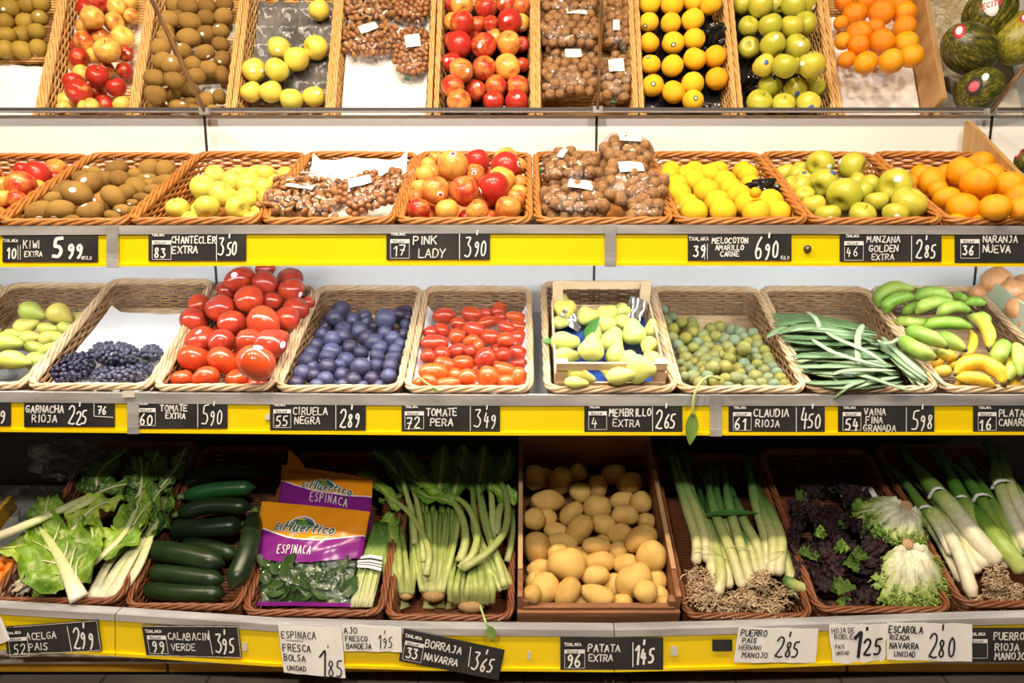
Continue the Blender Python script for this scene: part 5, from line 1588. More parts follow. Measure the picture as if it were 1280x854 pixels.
# ------------------------------------------------------------------ grapes, bananas, beans, onions
rg = random.Random(77)
grape_me = [lathe_like(round_fn(70 + i, 1.04, 0.04), 14, 9).mesh('grape', M['grape']) for i in range(2)]
def grape_bunch(label, zx, zy, rx, ry, n, tone, h0, H, seed, ang=0.0):
    n = int(n * 1.75)
    fr = FR['3grape']
    r_ = random.Random(seed)
    c = fr.hit(zx * ZK, 330 + zy * ZK, h0)
    root = thing('grape_bunch', label, 'grapes', c, 'bunches of black grapes')
    P = []
    tries = 0
    while len(P) < n and tries < 9000:
        tries += 1
        q, ro = r_.uniform(0, 6.283), math.sqrt(r_.random())
        x, y = ro * math.cos(q), ro * math.sin(q)
        h = h0 + H * math.sqrt(max(0, 1 - ro * ro)) * (r_.uniform(0.55, 1.05))
        ca, sa = math.cos(ang), math.sin(ang)
        p = fr.hit((zx + rx * x * ca - ry * y * sa) * ZK, 330 + (zy + rx * x * sa + ry * y * ca) * ZK, h)
        r = 0.0072 * r_.uniform(0.86, 1.12)
        if any((p - o).length < (r + ro2) * 0.93 for o, ro2 in P):
            continue
        P.append((p, r))
    P.sort(key=lambda q: (q[0] - EYEV).length)
    rest = MB()
    for p, r in P[100:]:
        m0 = grape_me[0]
        rest.add([(p - c) + v_.co * r for v_ in m0.vertices], [tuple(f_.vertices) for f_ in m0.polygons])
    if rest.v:
        o = rest.build('grapes', M['grape'], root)
        o.color = (tone, 0.5, 0.5, 1)
        o['kind'] = 'stuff'
    for p, r in P[:100]:
        o = link('grape', r_.choice(grape_me), root, p - c, (r_.uniform(0, 6), r_.uniform(0, 6), 0), (r, r, r))
        o.color = (max(0, min(1, r_.gauss(tone, 0.12))), 0.5, 0.5, 1)
    mb = MB()
    for k in range(9):
        a, b2 = r_.choice(P)[0] - c, r_.choice(P)[0] - c
        mb.tube([a - fr.en * 0.006, (a + b2) / 2 - fr.en * 0.004, b2 - fr.en * 0.006], 0.0012, 5)
    mb.build('stems', M['stem'], root)
    return root
grape_bunch('wide bunch of brownish black grapes at the front left of the grape basket', 325, 502, 132, 76, 98, 0.30, -0.065, 0.05, 1, -0.25)
grape_bunch('tall bunch of blue-black grapes lying on the white paper', 560, 436, 122, 52, 80, 0.55, -0.055, 0.055, 2, 0.1)
grape_bunch('small round bunch of blue grapes at the right basket wall', 735, 432, 46, 36, 34, 0.66, -0.055, 0.04, 3)
grape_bunch('long bunch of dusty grey grapes along the front of the grape basket', 590, 530, 150, 48, 92, 0.62, -0.066, 0.045, 4, -0.12)

# plants whose own colour changes along their length carry it as a tint
def tinted(name, rough=0.45, nscale=24, namt=0.35, spec=0.4, bump=0.15, bs=60, trans=0.0, sss=0.0):
    m = mat(name, (0.5, 0.5, 0.5), rough, spec=spec, sss=sss)
    k = NT(m)
    a = k.n('ShaderNodeVertexColor'); a.layer_name = 'tint'
    v = k.coords(True)
    nz = k.noise(v, nscale, 3)
    k.base(k.mix(namt, a.outputs[0], k.mix(1.0, a.outputs[0], k.ramp(nz, [(0.35, (0.45, 0.5, 0.4)), (0.65, (1.3, 1.25, 1.15))]), 'MULTIPLY')))
    if bump:
        k.bump(k.noise(v, bs, 2), bump, 0.004)
    return m
M['bananaskin'] = tinted('banana_skin', 0.45, 30, 0.3, bump=0.05)
M['plant'] = tinted('fresh_leaf', 0.42, 20, 0.45, bump=0.9, bs=55)
M['stalkmat'] = tinted('fresh_stalk', 0.38, 60, 0.22, bump=0.1, bs=90)
M['darkleaf'] = tinted('lettuce_leaf', 0.55, 16, 0.5, spec=0.2, bump=0.4)

def spline(pts, n):
    """Catmull-Rom through pts, n+1 samples."""
    P = [Vector(p) for p in pts]
    P = [P[0] * 2 - P[1]] + P + [P[-1] * 2 - P[-2]]
    out = []
    m = len(P) - 3
    for i in range(n + 1):
        t = i / n * m
        k = min(int(t), m - 1)
        t -= k
        a, b2, c, d = P[k:k + 4]
        out.append(0.5 * ((2 * b2) + (c - a) * t + (2 * a - 5 * b2 + 4 * c - d) * t * t + (3 * b2 - a - 3 * c + d) * t ** 3))
    return out
def lerp3(a, b2, t):
    return tuple(x + (y - x) * t for x, y in zip(a, b2))
def grad(stops, t):
    for (t0, c0), (t1, c1) in zip(stops, stops[1:]):
        if t <= t1:
            return lerp3(c0, c1, (t - t0) / max(1e-6, t1 - t0))
    return stops[-1][1]

GB, YB, OB = (0.15, 0.27, 0.03), (0.68, 0.42, 0.03), (0.30, 0.38, 0.07)
def banana(parent, base, fr, zo, pts, r, col0, col1, tip=(0.06, 0.035, 0.02), seed=0, n=18):
    """pts in enlarged pixels with height; r in enlarged pixels."""
    W = [fr.hit(zo[0] + p[0] * ZK, zo[1] + p[1] * ZK, p[2]) for p in pts]
    d = depth_of(W[len(W) // 2]) / F_PX * ZK
    sp = spline(W, n)
    rad, col = [], []
    for i in range(n + 1):
        t = i / n
        w = min(1, (t / 0.24) ** 0.7 if t > 0 else 0) * min(1, ((1 - t) / 0.30) ** 0.62 if t < 1 else 0)
        rad.append(r * 0.92 * d * max(0.20, w))
        c = lerp3(col0, col1, 0.5 - 0.5 * math.cos(math.pi * t))
        if t < 0.02 or t > 0.94:
            c = tip
        col.append(c)
    mb = MB()
    mb.tube([p - base for p in sp], rad, 10, col=col, ridge=0.07)
    # five-sided body
    o = mb.build('banana', M['bananaskin'], parent)
    return o
def banana_bunch(label, items, seed=0):
    fr = FR['3banana']
    p0 = items[0][0][0]
    base = fr.hit(950 + p0[0] * ZK, 330 + p0[1] * ZK, p0[2])
    root = thing('banana_bunch', label, 'bananas', base, 'banana bunches')
    for it in items:
        banana(root, base, fr, (950, 330), *it)
    return root
banana_bunch('two curved green bananas at the rear left of the banana basket', [
    ([(580, 215, 0.02), (585, 150, 0.05), (650, 112, 0.07), (770, 128, 0.06)], 36, GB, OB),
    ([(605, 245, 0.03), (625, 190, 0.06), (690, 160, 0.075), (760, 165, 0.07)], 36, GB, GB)])
banana_bunch('upper bunch of four green bananas fanned to the right', [
    ([(735, 178, 0.06), (800, 140, 0.085), (880, 145, 0.085), (945, 185, 0.07)], 34, GB, OB),
    ([(690, 245, 0.03), (740, 212, 0.055), (800, 205, 0.06)], 30, GB, GB),
    ([(755, 245, 0.05), (800, 200, 0.08), (880, 185, 0.085), (965, 200, 0.08)], 38, OB, GB),
    ([(855, 255, 0.06), (900, 218, 0.085), (960, 208, 0.085), (1030, 235, 0.07)], 34, OB, GB),
    ([(935, 150, 0.07), (970, 160, 0.075), (1005, 185, 0.075)], 26, GB, GB),
    ([(990, 190, 0.085), (1045, 182, 0.085), (1100, 195, 0.08)], 27, GB, GB)])
banana_bunch('middle bunch of long green bananas lying across the basket', [
    ([(640, 285, 0.0), (700, 278, 0.02), (760, 285, 0.025), (835, 272, 0.02)], 30, OB, OB),
    ([(780, 320, 0.05), (850, 288, 0.075), (950, 288, 0.075), (1040, 312, 0.06)], 36, GB, GB),
    ([(705, 320, 0.05), (760, 335, 0.075), (840, 365, 0.075), (915, 410, 0.06)], 42, GB, OB),
    ([(860, 345, 0.035), (920, 370, 0.05), (1005, 425, 0.04)], 38, GB, OB),
    ([(670, 365, 0.035), (720, 390, 0.06), (790, 430, 0.06), (860, 462, 0.045)], 42, GB, OB),
    ([(840, 425, 0.015), (900, 440, 0.02), (965, 462, 0.02)], 34, OB, YB)])
banana_bunch('ripening bunch curving down at the right of the green bananas', [
    ([(1000, 250, 0.05), (1070, 275, 0.065), (1110, 340, 0.055), (1112, 425, 0.03)], 36, OB, YB),
    ([(1040, 250, 0.06), (1085, 262, 0.06), (1105, 300, 0.05)], 30, OB, OB),
    ([(1020, 320, 0.035), (1035, 370, 0.03), (1015, 430, 0.02), (960, 455, 0.01)], 24, YB, YB)])
banana_bunch('ripe yellow bunch at the front of the banana basket', [
    ([(945, 540, 0.015), (990, 490, 0.035), (1080, 482, 0.04), (1160, 530, 0.03), (1185, 600, 0.01)], 44, YB, YB),
    ([(945, 555, 0.01), (1010, 552, 0.02), (1080, 565, 0.02), (1145, 605, 0.005)], 36, YB, YB),
    ([(940, 590, -0.02), (980, 588, -0.015), (1030, 600, -0.02)], 26, YB, YB)])
banana_bunch('short yellow banana ends left of the ripe bunch', [
    ([(800, 505, -0.02), (850, 482, 0.0), (900, 470, 0.0)], 24, YB, YB),
    ([(845, 530, -0.025), (885, 522, -0.005), (920, 512, -0.01)], 36, (0.70, 0.55, 0.14), YB),
    ([(915, 500, -0.02), (945, 492, 0.0), (990, 495, 0.0)], 28, YB, YB)])
banana_bunch('half-green bunch at the right end of the middle shelf', [
    ([(1190, 375, 0.05), (1165, 430, 0.06), (1140, 490, 0.04)], 46, GB, OB),
    ([(1235, 385, 0.05), (1255, 450, 0.06), (1265, 560, 0.03)], 38, OB, OB),
    ([(1210, 430, 0.03), (1215, 510, 0.035), (1195, 575, 0.02)], 34, YB, OB),
    ([(1240, 550, 0.0), (1235, 590, 0.0), (1225, 610, -0.01)], 34, YB, YB),
    ([(1310, 400, 0.05), (1325, 470, 0.06), (1325, 560, 0.03)], 44, GB, OB)])

# onions beyond the acrylic divider
M['onion'] = mottled('onion_skin', (0.62, 0.27, 0.10), (0.72, 0.38, 0.18), 5, 0.3, stretch=(1, 1, 0.2))
on_me = [lathe_like(lambda th, t: (math.sin(math.pi * t) ** 0.85 * math.cos(th), math.sin(math.pi * t) ** 0.85 * math.sin(th), math.cos(math.pi * t) * 0.92 + 0.32 * math.exp(-(math.sin(math.pi * t) / 0.16) ** 2) * (1 if t < 0.5 else 0)), 24, 14).mesh('onion', M['onion'])]
for i, (zx, zy, r, Yo) in enumerate(((1148, 82, 70, 2.50), (1060, 140, 42, 2.52), (1222, 135, 62, 2.44), (1262, 215, 66, 2.36), (1275, 105, 56, 2.48), (1195, 200, 44, 2.46), (1330, 200, 66, 2.40), (1320, 290, 66, 2.32))):
    c = at_y(950 + zx * ZK, 330 + zy * ZK, Yo)
    d = depth_of(c) / F_PX * ZK
    o = link('onion', on_me[0], None, c, (rg.uniform(-0.9, 0.2), rg.uniform(-0.7, 0.7), rg.uniform(0, 6)), (r * d,) * 3)
    tag(o, ['topmost large brown onion beside the acrylic divider', 'small onion half hidden left of the acrylic divider', 'brown onion just right of the topmost onion', 'front onion overlapping the acrylic divider edge', 'onion at the upper right edge of the picture', 'low onion right behind the acrylic divider', 'onion cut off by the right picture edge', 'lowest onion cut off by the right picture edge'][i], 'onion', 'brown onions')

# flat green beans
BEAN = skin('flat_bean_pod', (0.065, 0.125, 0.045), (0.25, 0.33, 0.19), 0.45, 3, width=0.25)
KB = 250 / 1280
def pod(parent, base, pts, r, tone, name='bean_pod', flat=0.32, fr=None):
    fr = fr or FR['3bean']
    W = [fr.hit(940 + p[0] * KB, 360 + p[1] * KB, p[2]) for p in pts]
    d = depth_of(W[0]) / F_PX * KB
    n = 16
    sp = spline(W, n)
    rad = []
    for i in range(n + 1):
        t = i / n
        e = min(1, (t / 0.1)) ** 0.6 * min(1, (1 - t) / 0.16) ** 0.7 if 0 < t < 1 else 0.0
        rad.append(r * d * max(0.12, e) * (1 + 0.07 * math.sin(i * 2.2)))
    mb = MB(); mb.tube([p - base for p in sp], rad, 8, flat=flat, up=fr.en)
    o = mb.build(name, BEAN, parent)
    o.color = (tone, 0.5, 0.5, 1)
    return o
def bean_bundle(label, n, A0, A1, B0, B1, mid, h0, h1, tone, seed, r=17, bands=()):
    fr = FR['3bean']
    r_ = random.Random(seed)
    base = fr.hit(940 + A0[0] * KB, 360 + A0[1] * KB, h0)
    root = thing('bean_bundle', label, 'beans', base, 'bundles of flat beans')
    for i in range(n):
        a = i / max(1, n - 1)
        j = r_.uniform(-0.16, 0.16)
        s = lerp3((*A0, 0), (*A1, 0), max(0, min(1, a + j)))
        e = lerp3((*B0, 0), (*B1, 0), max(0, min(1, a + r_.uniform(-0.15, 0.15))))
        lay = r_.random()
        hh = h0 + (h1 - h0) * math.sin(math.pi * min(0.97, max(0.03, a))) ** 0.6 * (0.35 + 0.65 * lay)
        m1 = lerp3(s, e, 0.3); m2 = lerp3(s, e, 0.68)
        bow = r_.uniform(-1, 1) * 44 + mid
        s0, e0 = r_.uniform(-45, 25), r_.uniform(-55, 25)
        pod(root, base, [(s[0] + s0, s[1] + r_.uniform(-24, 24), hh - 0.008), (m1[0], m1[1] + bow, hh + 0.004), (m2[0], m2[1] + bow * 0.7, hh + 0.004), (e[0] + e0, e[1] + r_.uniform(-26, 20), hh - 0.01)], r * r_.uniform(1.0, 1.5), max(0, min(1, r_.gauss(tone, 0.14))))
    for bp, rr in bands:
        pod(root, base, bp, rr, 0.95, 'bean_tie', 0.2)
    return root
bean_bundle('upper dark bundle of flat beans tied with one pale pod', 34, (150, 190), (215, 340), (760, 260), (840, 380), -18, 0.0, 0.05, 0.25, 1, 16, [([(350, 150, 0.045), (400, 185, 0.066), (428, 235, 0.062), (425, 285, 0.04)], 17)])
bean_bundle('central bundle of flat beans tied with a pale pod at its middle', 58, (235, 350), (370, 625), (870, 380), (980, 635), -6, -0.035, 0.04, 0.38, 2, 18, [([(715, 228, 0.05), (680, 300, 0.068), (678, 400, 0.06), (688, 512, 0.03)], 20)])
bean_bundle('right-hand bundle of pale beans slanting down to the basket corner', 22, (830, 330), (900, 420), (1130, 560), (1080, 650), -4, -0.01, 0.04, 0.62, 3, 20, [([(800, 330, 0.045), (850, 352, 0.06), (900, 345, 0.06), (945, 315, 0.05)], 14)])
for i, (pts, tn, lab) in enumerate((
    ([(380, 325, 0.055), (480, 390, 0.062), (600, 440, 0.062), (860, 510, 0.045)], 0.72, 'long pale loose bean across the central bundle'),
    ([(470, 280, 0.058), (560, 330, 0.066), (720, 400, 0.066), (870, 490, 0.05)], 0.75, 'thin pale bean lying from the upper bundle to lower right'),
    ([(640, 550, 0.03), (760, 575, 0.04), (900, 625, 0.03), (1020, 660, 0.012)], 0.62, 'loose bean ending at the front rim near the right corner'),
    ([(760, 585, 0.025), (680, 605, 0.03), (600, 640, 0.022), (520, 712, -0.012)], 0.5, 'loose bean hanging over the front rim of the bean basket'),
    ([(610, 645, 0.015), (700, 625, 0.024), (820, 590, 0.03), (940, 570, 0.03)], 0.55, 'loose bean lying just behind the front rim'),
    ([(510, 555, 0.03), (600, 530, 0.045), (740, 525, 0.048), (920, 530, 0.035)], 0.68, 'pale straight loose bean below the central tie'),
    ([(90, 320, 0.015), (140, 285, 0.03), (200, 250, 0.03), (240, 240, 0.02)], 0.45, 'thin bean poking over the left side of the bean basket'),
    ([(1150, 540, 0.012), (1190, 575, 0.018), (1225, 610, 0.012), (1255, 640, 0.0)], 0.62, 'loose bean over the right corner beside the bananas'),
    ([(290, 535, 0.0), (380, 540, 0.02), (470, 548, 0.024), (560, 600, 0.018)], 0.4, 'loose bean bent towards the left corner of the bean basket'))):
    fr = FR['3bean']
    base = fr.hit(940 + pts[0][0] * KB, 360 + pts[0][1] * KB, pts[0][2])
    o = pod(None, base, pts, 19, tn)
    o.location = base
    tag(o, lab, 'bean', 'loose flat beans')

# sprig hanging from the plum basket over the shelf edge
def stem_and_leaf(label, pts, r, leafpts, LW, mleaf, Yb=2.0):
    W = [at_y(u, v, Yy) for u, v, Yy in pts]
    base = W[0]
    root = thing('hanging_sprig', label, 'sprig', base)
    mb = MB(); mb.tube([p - base for p in spline(W, 20)], r, 7, col=[(0.34, 0.45, 0.14)] * 21)
    mb.build('stem', M['stalkmat'], root)
    a, b2 = at_y(*leafpts[0]), at_y(*leafpts[1])
    simple_leaf('leaf', None, None, a - base, b2 - a, (0.1, -1, 0.2), (b2 - a).length, LW, mleaf, None, 0.05, root)
M['midleaf'] = mottled('mid_green_leaf', (0.14, 0.27, 0.05), (0.22, 0.36, 0.07), 9, 0.5)
stem_and_leaf('green sprig arching out of the small plums over the shelf edge', [(900, 474, 2.09), (885, 471, 2.04), (873, 482, 1.995), (867, 500, 1.985), (866, 520, 1.985)], 0.0035, [(866, 515, 1.985), (863, 557, 1.99)], 0.036, M['midleaf'])
stem_and_leaf('small wilted sprig hanging from the borage basket', [(600, 757, 1.97), (606, 775, 1.90), (611, 788, 1.895)], 0.003, [(611, 783, 1.893), (617, 800, 1.893)], 0.028, M['midleaf'])
stem_and_leaf('tomato stalk scrap on the rim of the oval tomato basket', [(524, 472, 2.06), (532, 478, 2.035), (541, 484, 2.02), (550, 489, 2.02)], 0.0022, [(540, 482, 2.02), (546, 492, 2.018)], 0.008, M['midleaf'])

# ------------------------------------------------------------------ lowest shelf: greens
def Z4(o, x, y):
    return (o[0] + x * ZK, o[1] + y * ZK)
def sheet_leaf(parent, base, sp, widths, nrm, amp, freq, cols, seed, name='leaf_blade', m='plant', nx=14, cup=0.0, rib=0.07):
    """A ruffled blade along the spine sp; cols(s, t) gives its own colour."""
    r_ = random.Random(seed)
    ph = [r_.uniform(0, 6) for _ in range(4)]
    n = len(sp) - 1
    rows, cr = [], []
    for i in range(n + 1):
        t = i / n
        tan = (sp[min(i + 1, n)] - sp[max(i - 1, 0)]).normalized()
        N = (nrm - tan * nrm.dot(tan)).normalized()
        S = tan.cross(N)
        row, cc = [], []
        for j in range(nx + 1):
            s = j / nx * 2 - 1
            a = abs(s)
            w = widths[i] * (1 + 0.10 * math.sin(freq * 1.7 * t * 6 + ph[3] + (2 if s > 0 else 0)) * a)
            z = amp * a ** 1.4 * (math.sin(freq * t * 6.28 + ph[0] + (1.6 if s > 0 else 0)) + 0.6 * math.sin(2.3 * freq * t * 6.28 + ph[1] + 3 * s)) + cup * a * a * widths[i]
            z += amp * 0.35 * math.sin(9 * s + 14 * t + ph[2]) * a + amp * 0.22 * math.sin(15 * s + ph[1]) * math.sin(23 * t + 6 * s + ph[0])
            row.append(sp[i] - base + S * (s * w) + N * z)
            cc.append(cols(s, t))
        rows.append(row); cr.append(cc)
    mb = MB(); mb.grid(rows, 0, cr)
    return mb.build(name, M[m], parent)

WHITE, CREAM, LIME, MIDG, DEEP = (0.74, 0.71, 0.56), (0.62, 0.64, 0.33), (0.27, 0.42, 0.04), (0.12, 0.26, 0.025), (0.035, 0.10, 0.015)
def chard(label, pts, w0, w1, tb, W, colA, colB, seed, amp=0.012, freq=2.4, fr=None, zo=(0, 540), nveins=4, cup=0.15, veins=()):
    fr = fr or FR['4chard']
    P = [fr.hit(*Z4(zo, p[0], p[1]), p[2]) for p in pts]
    base = P[0]
    d = depth_of(base) / F_PX * ZK
    root = thing('chard_leaf', label, 'chard', base, 'chard leaves')
    n = 26
    sp = spline(P, n)
    rad = [d * (w0 + (w1 - w0) * (i / n) ** 0.8) * (1.0 if i < n * 0.9 else 0.6) for i in range(n + 1)]
    mb = MB(); mb.tube([p - base + fr.en * 0.003 for p in sp], rad, 10, flat=0.45, up=fr.en, col=[grad([(0, WHITE), (0.5, CREAM), (1, (0.50, 0.58, 0.2))], i / n) for i in range(n + 1)])
    st = mb.build('white_stalk', M['stalkmat'], root)
    i0 = int(tb * n)
    bs = sp[i0:]
    m = len(bs) - 1
    wd = [d * W * (math.sin(math.pi * min(1, 0.08 + 0.9 * (i / m) ** 0.75)) ** 0.6) for i in range(m + 1)]
    def cols(s, t):
        a = abs(s)
        c = lerp3(colA, colB, max(0, min(1, 0.5 + 0.5 * math.sin(5 * t + 3 * s + seed))))
        # pale side veins
        vv = abs(((t * nveins - a * 0.9) % 1.0) - 0.5)
        if vv < 0.07 and a < 0.8:
            c = lerp3(c, CREAM, 0.6)
        return c
    sheet_leaf(root, base, bs, wd, fr.en, amp, freq, cols, seed, nx=22, cup=cup)
    for vp in veins:
        W = [fr.hit(*Z4(zo, p[0], p[1]), p[2] + 0.001) - base for p in vp]
        mb = MB(); mb.tube(spline(W, 12), [d * (5.5 - 0.35 * q) for q in range(13)], 7, flat=0.5, up=fr.en, col=[lerp3(WHITE, CREAM, q / 12) for q in range(13)])
        mb.build('side_vein', M['stalkmat'], root)
    return root
OBJ = chard
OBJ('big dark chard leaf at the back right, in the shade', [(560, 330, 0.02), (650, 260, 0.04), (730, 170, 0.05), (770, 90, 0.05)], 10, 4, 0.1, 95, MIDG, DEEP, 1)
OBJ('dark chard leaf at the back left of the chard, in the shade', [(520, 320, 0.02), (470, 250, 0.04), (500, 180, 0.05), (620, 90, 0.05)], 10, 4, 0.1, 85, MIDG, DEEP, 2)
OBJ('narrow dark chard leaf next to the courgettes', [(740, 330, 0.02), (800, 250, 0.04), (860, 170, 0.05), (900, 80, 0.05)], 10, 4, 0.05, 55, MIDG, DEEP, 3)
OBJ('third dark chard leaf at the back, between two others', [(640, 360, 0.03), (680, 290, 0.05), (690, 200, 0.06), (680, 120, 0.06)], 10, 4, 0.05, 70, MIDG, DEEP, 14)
for i, (x0, y0, x1, y1, x2, y2) in enumerate(((440, 812, 530, 640, 640, 520), (480, 815, 580, 650, 700, 500), (530, 815, 640, 620, 735, 440), (580, 800, 680, 640, 760, 430))):
    OBJ('pale chard stalk with dark leaf, %s of four along the basket side' % ('leftmost', 'second from left', 'third from left', 'rightmost')[i], [(x0, y0, -0.03), (x1, y1, 0.0 + 0.006 * i), (x2, y2, 0.02), (x2 + 60, y2 - 150, 0.035)], 30, 14, 0.52, 70, MIDG, DEEP, 20 + i, nveins=5)
OBJ('chard leaf with white rib curving up from the middle, yellow-green blade', [(385, 690, 0.02), (500, 600, 0.04), (600, 500, 0.05), (655, 390, 0.055), (695, 285, 0.05)], 24, 9, 0.25, 95, LIME, MIDG, 5)
OBJ('bright yellow-green chard leaf folded over in the middle', [(350, 480, 0.05), (420, 400, 0.07), (500, 350, 0.075), (600, 330, 0.06)], 10, 6, 0.02, 85, (0.46, 0.58, 0.06), LIME, 6, 0.014)
OBJ('pale chard leaf lying under the long white stalk at the left', [(330, 560, 0.02), (200, 560, 0.03), (90, 560, 0.03), (-20, 570, 0.02)], 8, 5, 0.02, 80, (0.42, 0.56, 0.07), LIME, 7)
OBJ('leafy green chard top standing behind the long white stalk', [(250, 470, 0.03), (225, 400, 0.06), (230, 350, 0.06), (240, 310, 0.05)], 8, 4, 0.02, 75, LIME, MIDG, 8)
OBJ('dark leaf end of the long stalk near the back', [(420, 330, 0.06), (520, 280, 0.065), (620, 255, 0.06), (720, 250, 0.05)], 9, 4, 0.05, 60, MIDG, DEEP, 9)
OBJ('largest chard leaf with broad white rib in front', [(385, 812, 0.02), (330, 690, 0.05), (265, 570, 0.065), (185, 455, 0.06)], 46, 12, 0.20, 175, (0.20, 0.35, 0.030), (0.13, 0.25, 0.022), 10, 0.030, 2.6, nveins=4, veins=[[(345, 700, 0.05), (290, 690, 0.055), (205, 680, 0.045)], [(310, 645, 0.06), (210, 625, 0.065), (110, 622, 0.05)], [(285, 610, 0.064), (225, 560, 0.07), (150, 525, 0.06)], [(300, 620, 0.064), (325, 560, 0.075), (322, 480, 0.07)], [(255, 540, 0.066), (275, 490, 0.075), (298, 420, 0.065)], [(335, 680, 0.055), (350, 610, 0.07), (370, 560, 0.07), (440, 530, 0.06)], [(370, 720, 0.045), (370, 640, 0.065), (400, 590, 0.065)]])
OBJ('crumpled chard leaf hanging at the front left corner', [(330, 690, 0.035), (260, 700, 0.03), (200, 740, 0.01), (190, 815, -0.03)], 12, 6, 0.05, 80, LIME, MIDG, 11)
OBJ('ruffled green chard leaf right of the big rib in front', [(400, 600, 0.03), (430, 560, 0.05), (450, 500, 0.055), (430, 430, 0.055)], 8, 4, 0.02, 75, LIME, MIDG, 31, 0.02)
OBJ('crinkled mid green chard leaf above the pale stalks', [(600, 520, 0.03), (650, 450, 0.05), (690, 390, 0.055), (740, 340, 0.05)], 8, 4, 0.02, 70, LIME, MIDG, 32, 0.02)
OBJ('dark ruffled chard leaf spilling towards the courgettes', [(640, 480, 0.03), (700, 400, 0.045), (770, 300, 0.05), (830, 240, 0.04)], 8, 4, 0.02, 60, MIDG, DEEP, 33, 0.02)
# the long white stalk that crosses to the left
fr = FR['4chard']
P = [fr.hit(*Z4((0, 540), *p[:2]), p[2]) for p in ((-30, 515, 0.055), (120, 455, 0.085), (300, 375, 0.09), (440, 310, 0.08))]
root = thing('chard_leaf', 'long pale chard stalk crossing to the left picture edge', 'chard', P[0], 'chard leaves')
d = depth_of(P[0]) / F_PX * ZK
mb = MB(); mb.tube([p - P[0] for p in spline(P, 20)], [d * (28 - 9 * i / 20) for i in range(21)], 12, flat=0.7, up=fr.en, col=[grad([(0, WHITE), (0.5, (0.62, 0.66, 0.34)), (1, (0.45, 0.55, 0.2))], i / 20) for i in range(21)])
mb.build('white_stalk', M['stalkmat'], root)
mb = MB(); mb.tube([p - P[0] for p in (P[3] + fr.ex * 0.02, P[3] + fr.ex * 0.0 - fr.ey * 0.03, P[3] - fr.ex * 0.04 - fr.ey * 0.07)], [0.008, 0.012, 0.009], 8, flat=0.6, up=fr.en, col=[CREAM] * 3)
mb.build('side_shoot', M['stalkmat'], root)
# trimmed chard base at the front left
crumple(fr, 26, 733, -0.03, 8, 11, 'chard_root', 'trimmed whitish chard root at the front left corner', 'chard', mottled('chard_root_skin', (0.62, 0.55, 0.40), (0.40, 0.30, 0.18), 10, 0.7), 12)

# carrots and crate at the left picture edge
M['carrot'] = mottled('carrot_skin', (0.80, 0.24, 0.02), (0.70, 0.17, 0.015), 5, 0.4, 0.2, 40, stretch=(8, 1, 1))
for i, (a, b2, r) in enumerate((((-30, 640, 0.0), (45, 600, 0.0), 30), ((20, 740, 0.0), (80, 600, 0.0), 30), ((-20, 760, -0.02), (20, 660, -0.01), 28), ((-60, 690, 0.0), (20, 640, 0.01), 26))):
    p, q = fr.hit(*Z4((0, 540), *a[:2]), a[2] - 0.01), fr.hit(*Z4((0, 540), *b2[:2]), b2[2] - 0.01)
    d = depth_of(p) / F_PX * ZK
    mb = MB()
    mb.tube([(q - p) * t for t in (0, 0.04, 0.2, 0.5, 0.8, 0.97, 1.0)], [r * d * k for k in (0.3, 0.6, 0.8, 0.95, 1.0, 0.8, 0.3)], 12)
    tag(mb.build('carrot', M['carrot'], None, True, p), ['upper carrot at the left picture edge below the chard', 'slanting carrot whose tip points to the front rim', 'lowest carrot cut off by the left picture edge', 'carrot behind the others at the left picture edge'][i], 'carrot', 'carrots at the left edge')
a0, a1 = at_y(-6, 655, 2.2), at_y(16, 628, 2.3)
mb = MB(); bar(mb, a0 - a0, a1 - a0, 0.012, 0.05, (0, -0.4, 1))
tag(mb.build('crate_edge', mat('yellow_crate_plastic', (0.75, 0.42, 0.02), 0.5), None, False, a0), 'yellow crate edge at the left picture edge beside the chard', 'crate')
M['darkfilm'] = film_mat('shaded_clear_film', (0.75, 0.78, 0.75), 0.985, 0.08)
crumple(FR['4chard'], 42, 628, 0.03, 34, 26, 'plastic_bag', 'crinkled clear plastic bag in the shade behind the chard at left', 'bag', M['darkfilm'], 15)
crumple(FR['4chard'], 82, 575, 0.05, 38, 30, 'plastic_bag', 'dim clear plastic bag at the very back above the chard', 'bag', M['darkfilm'], 16)

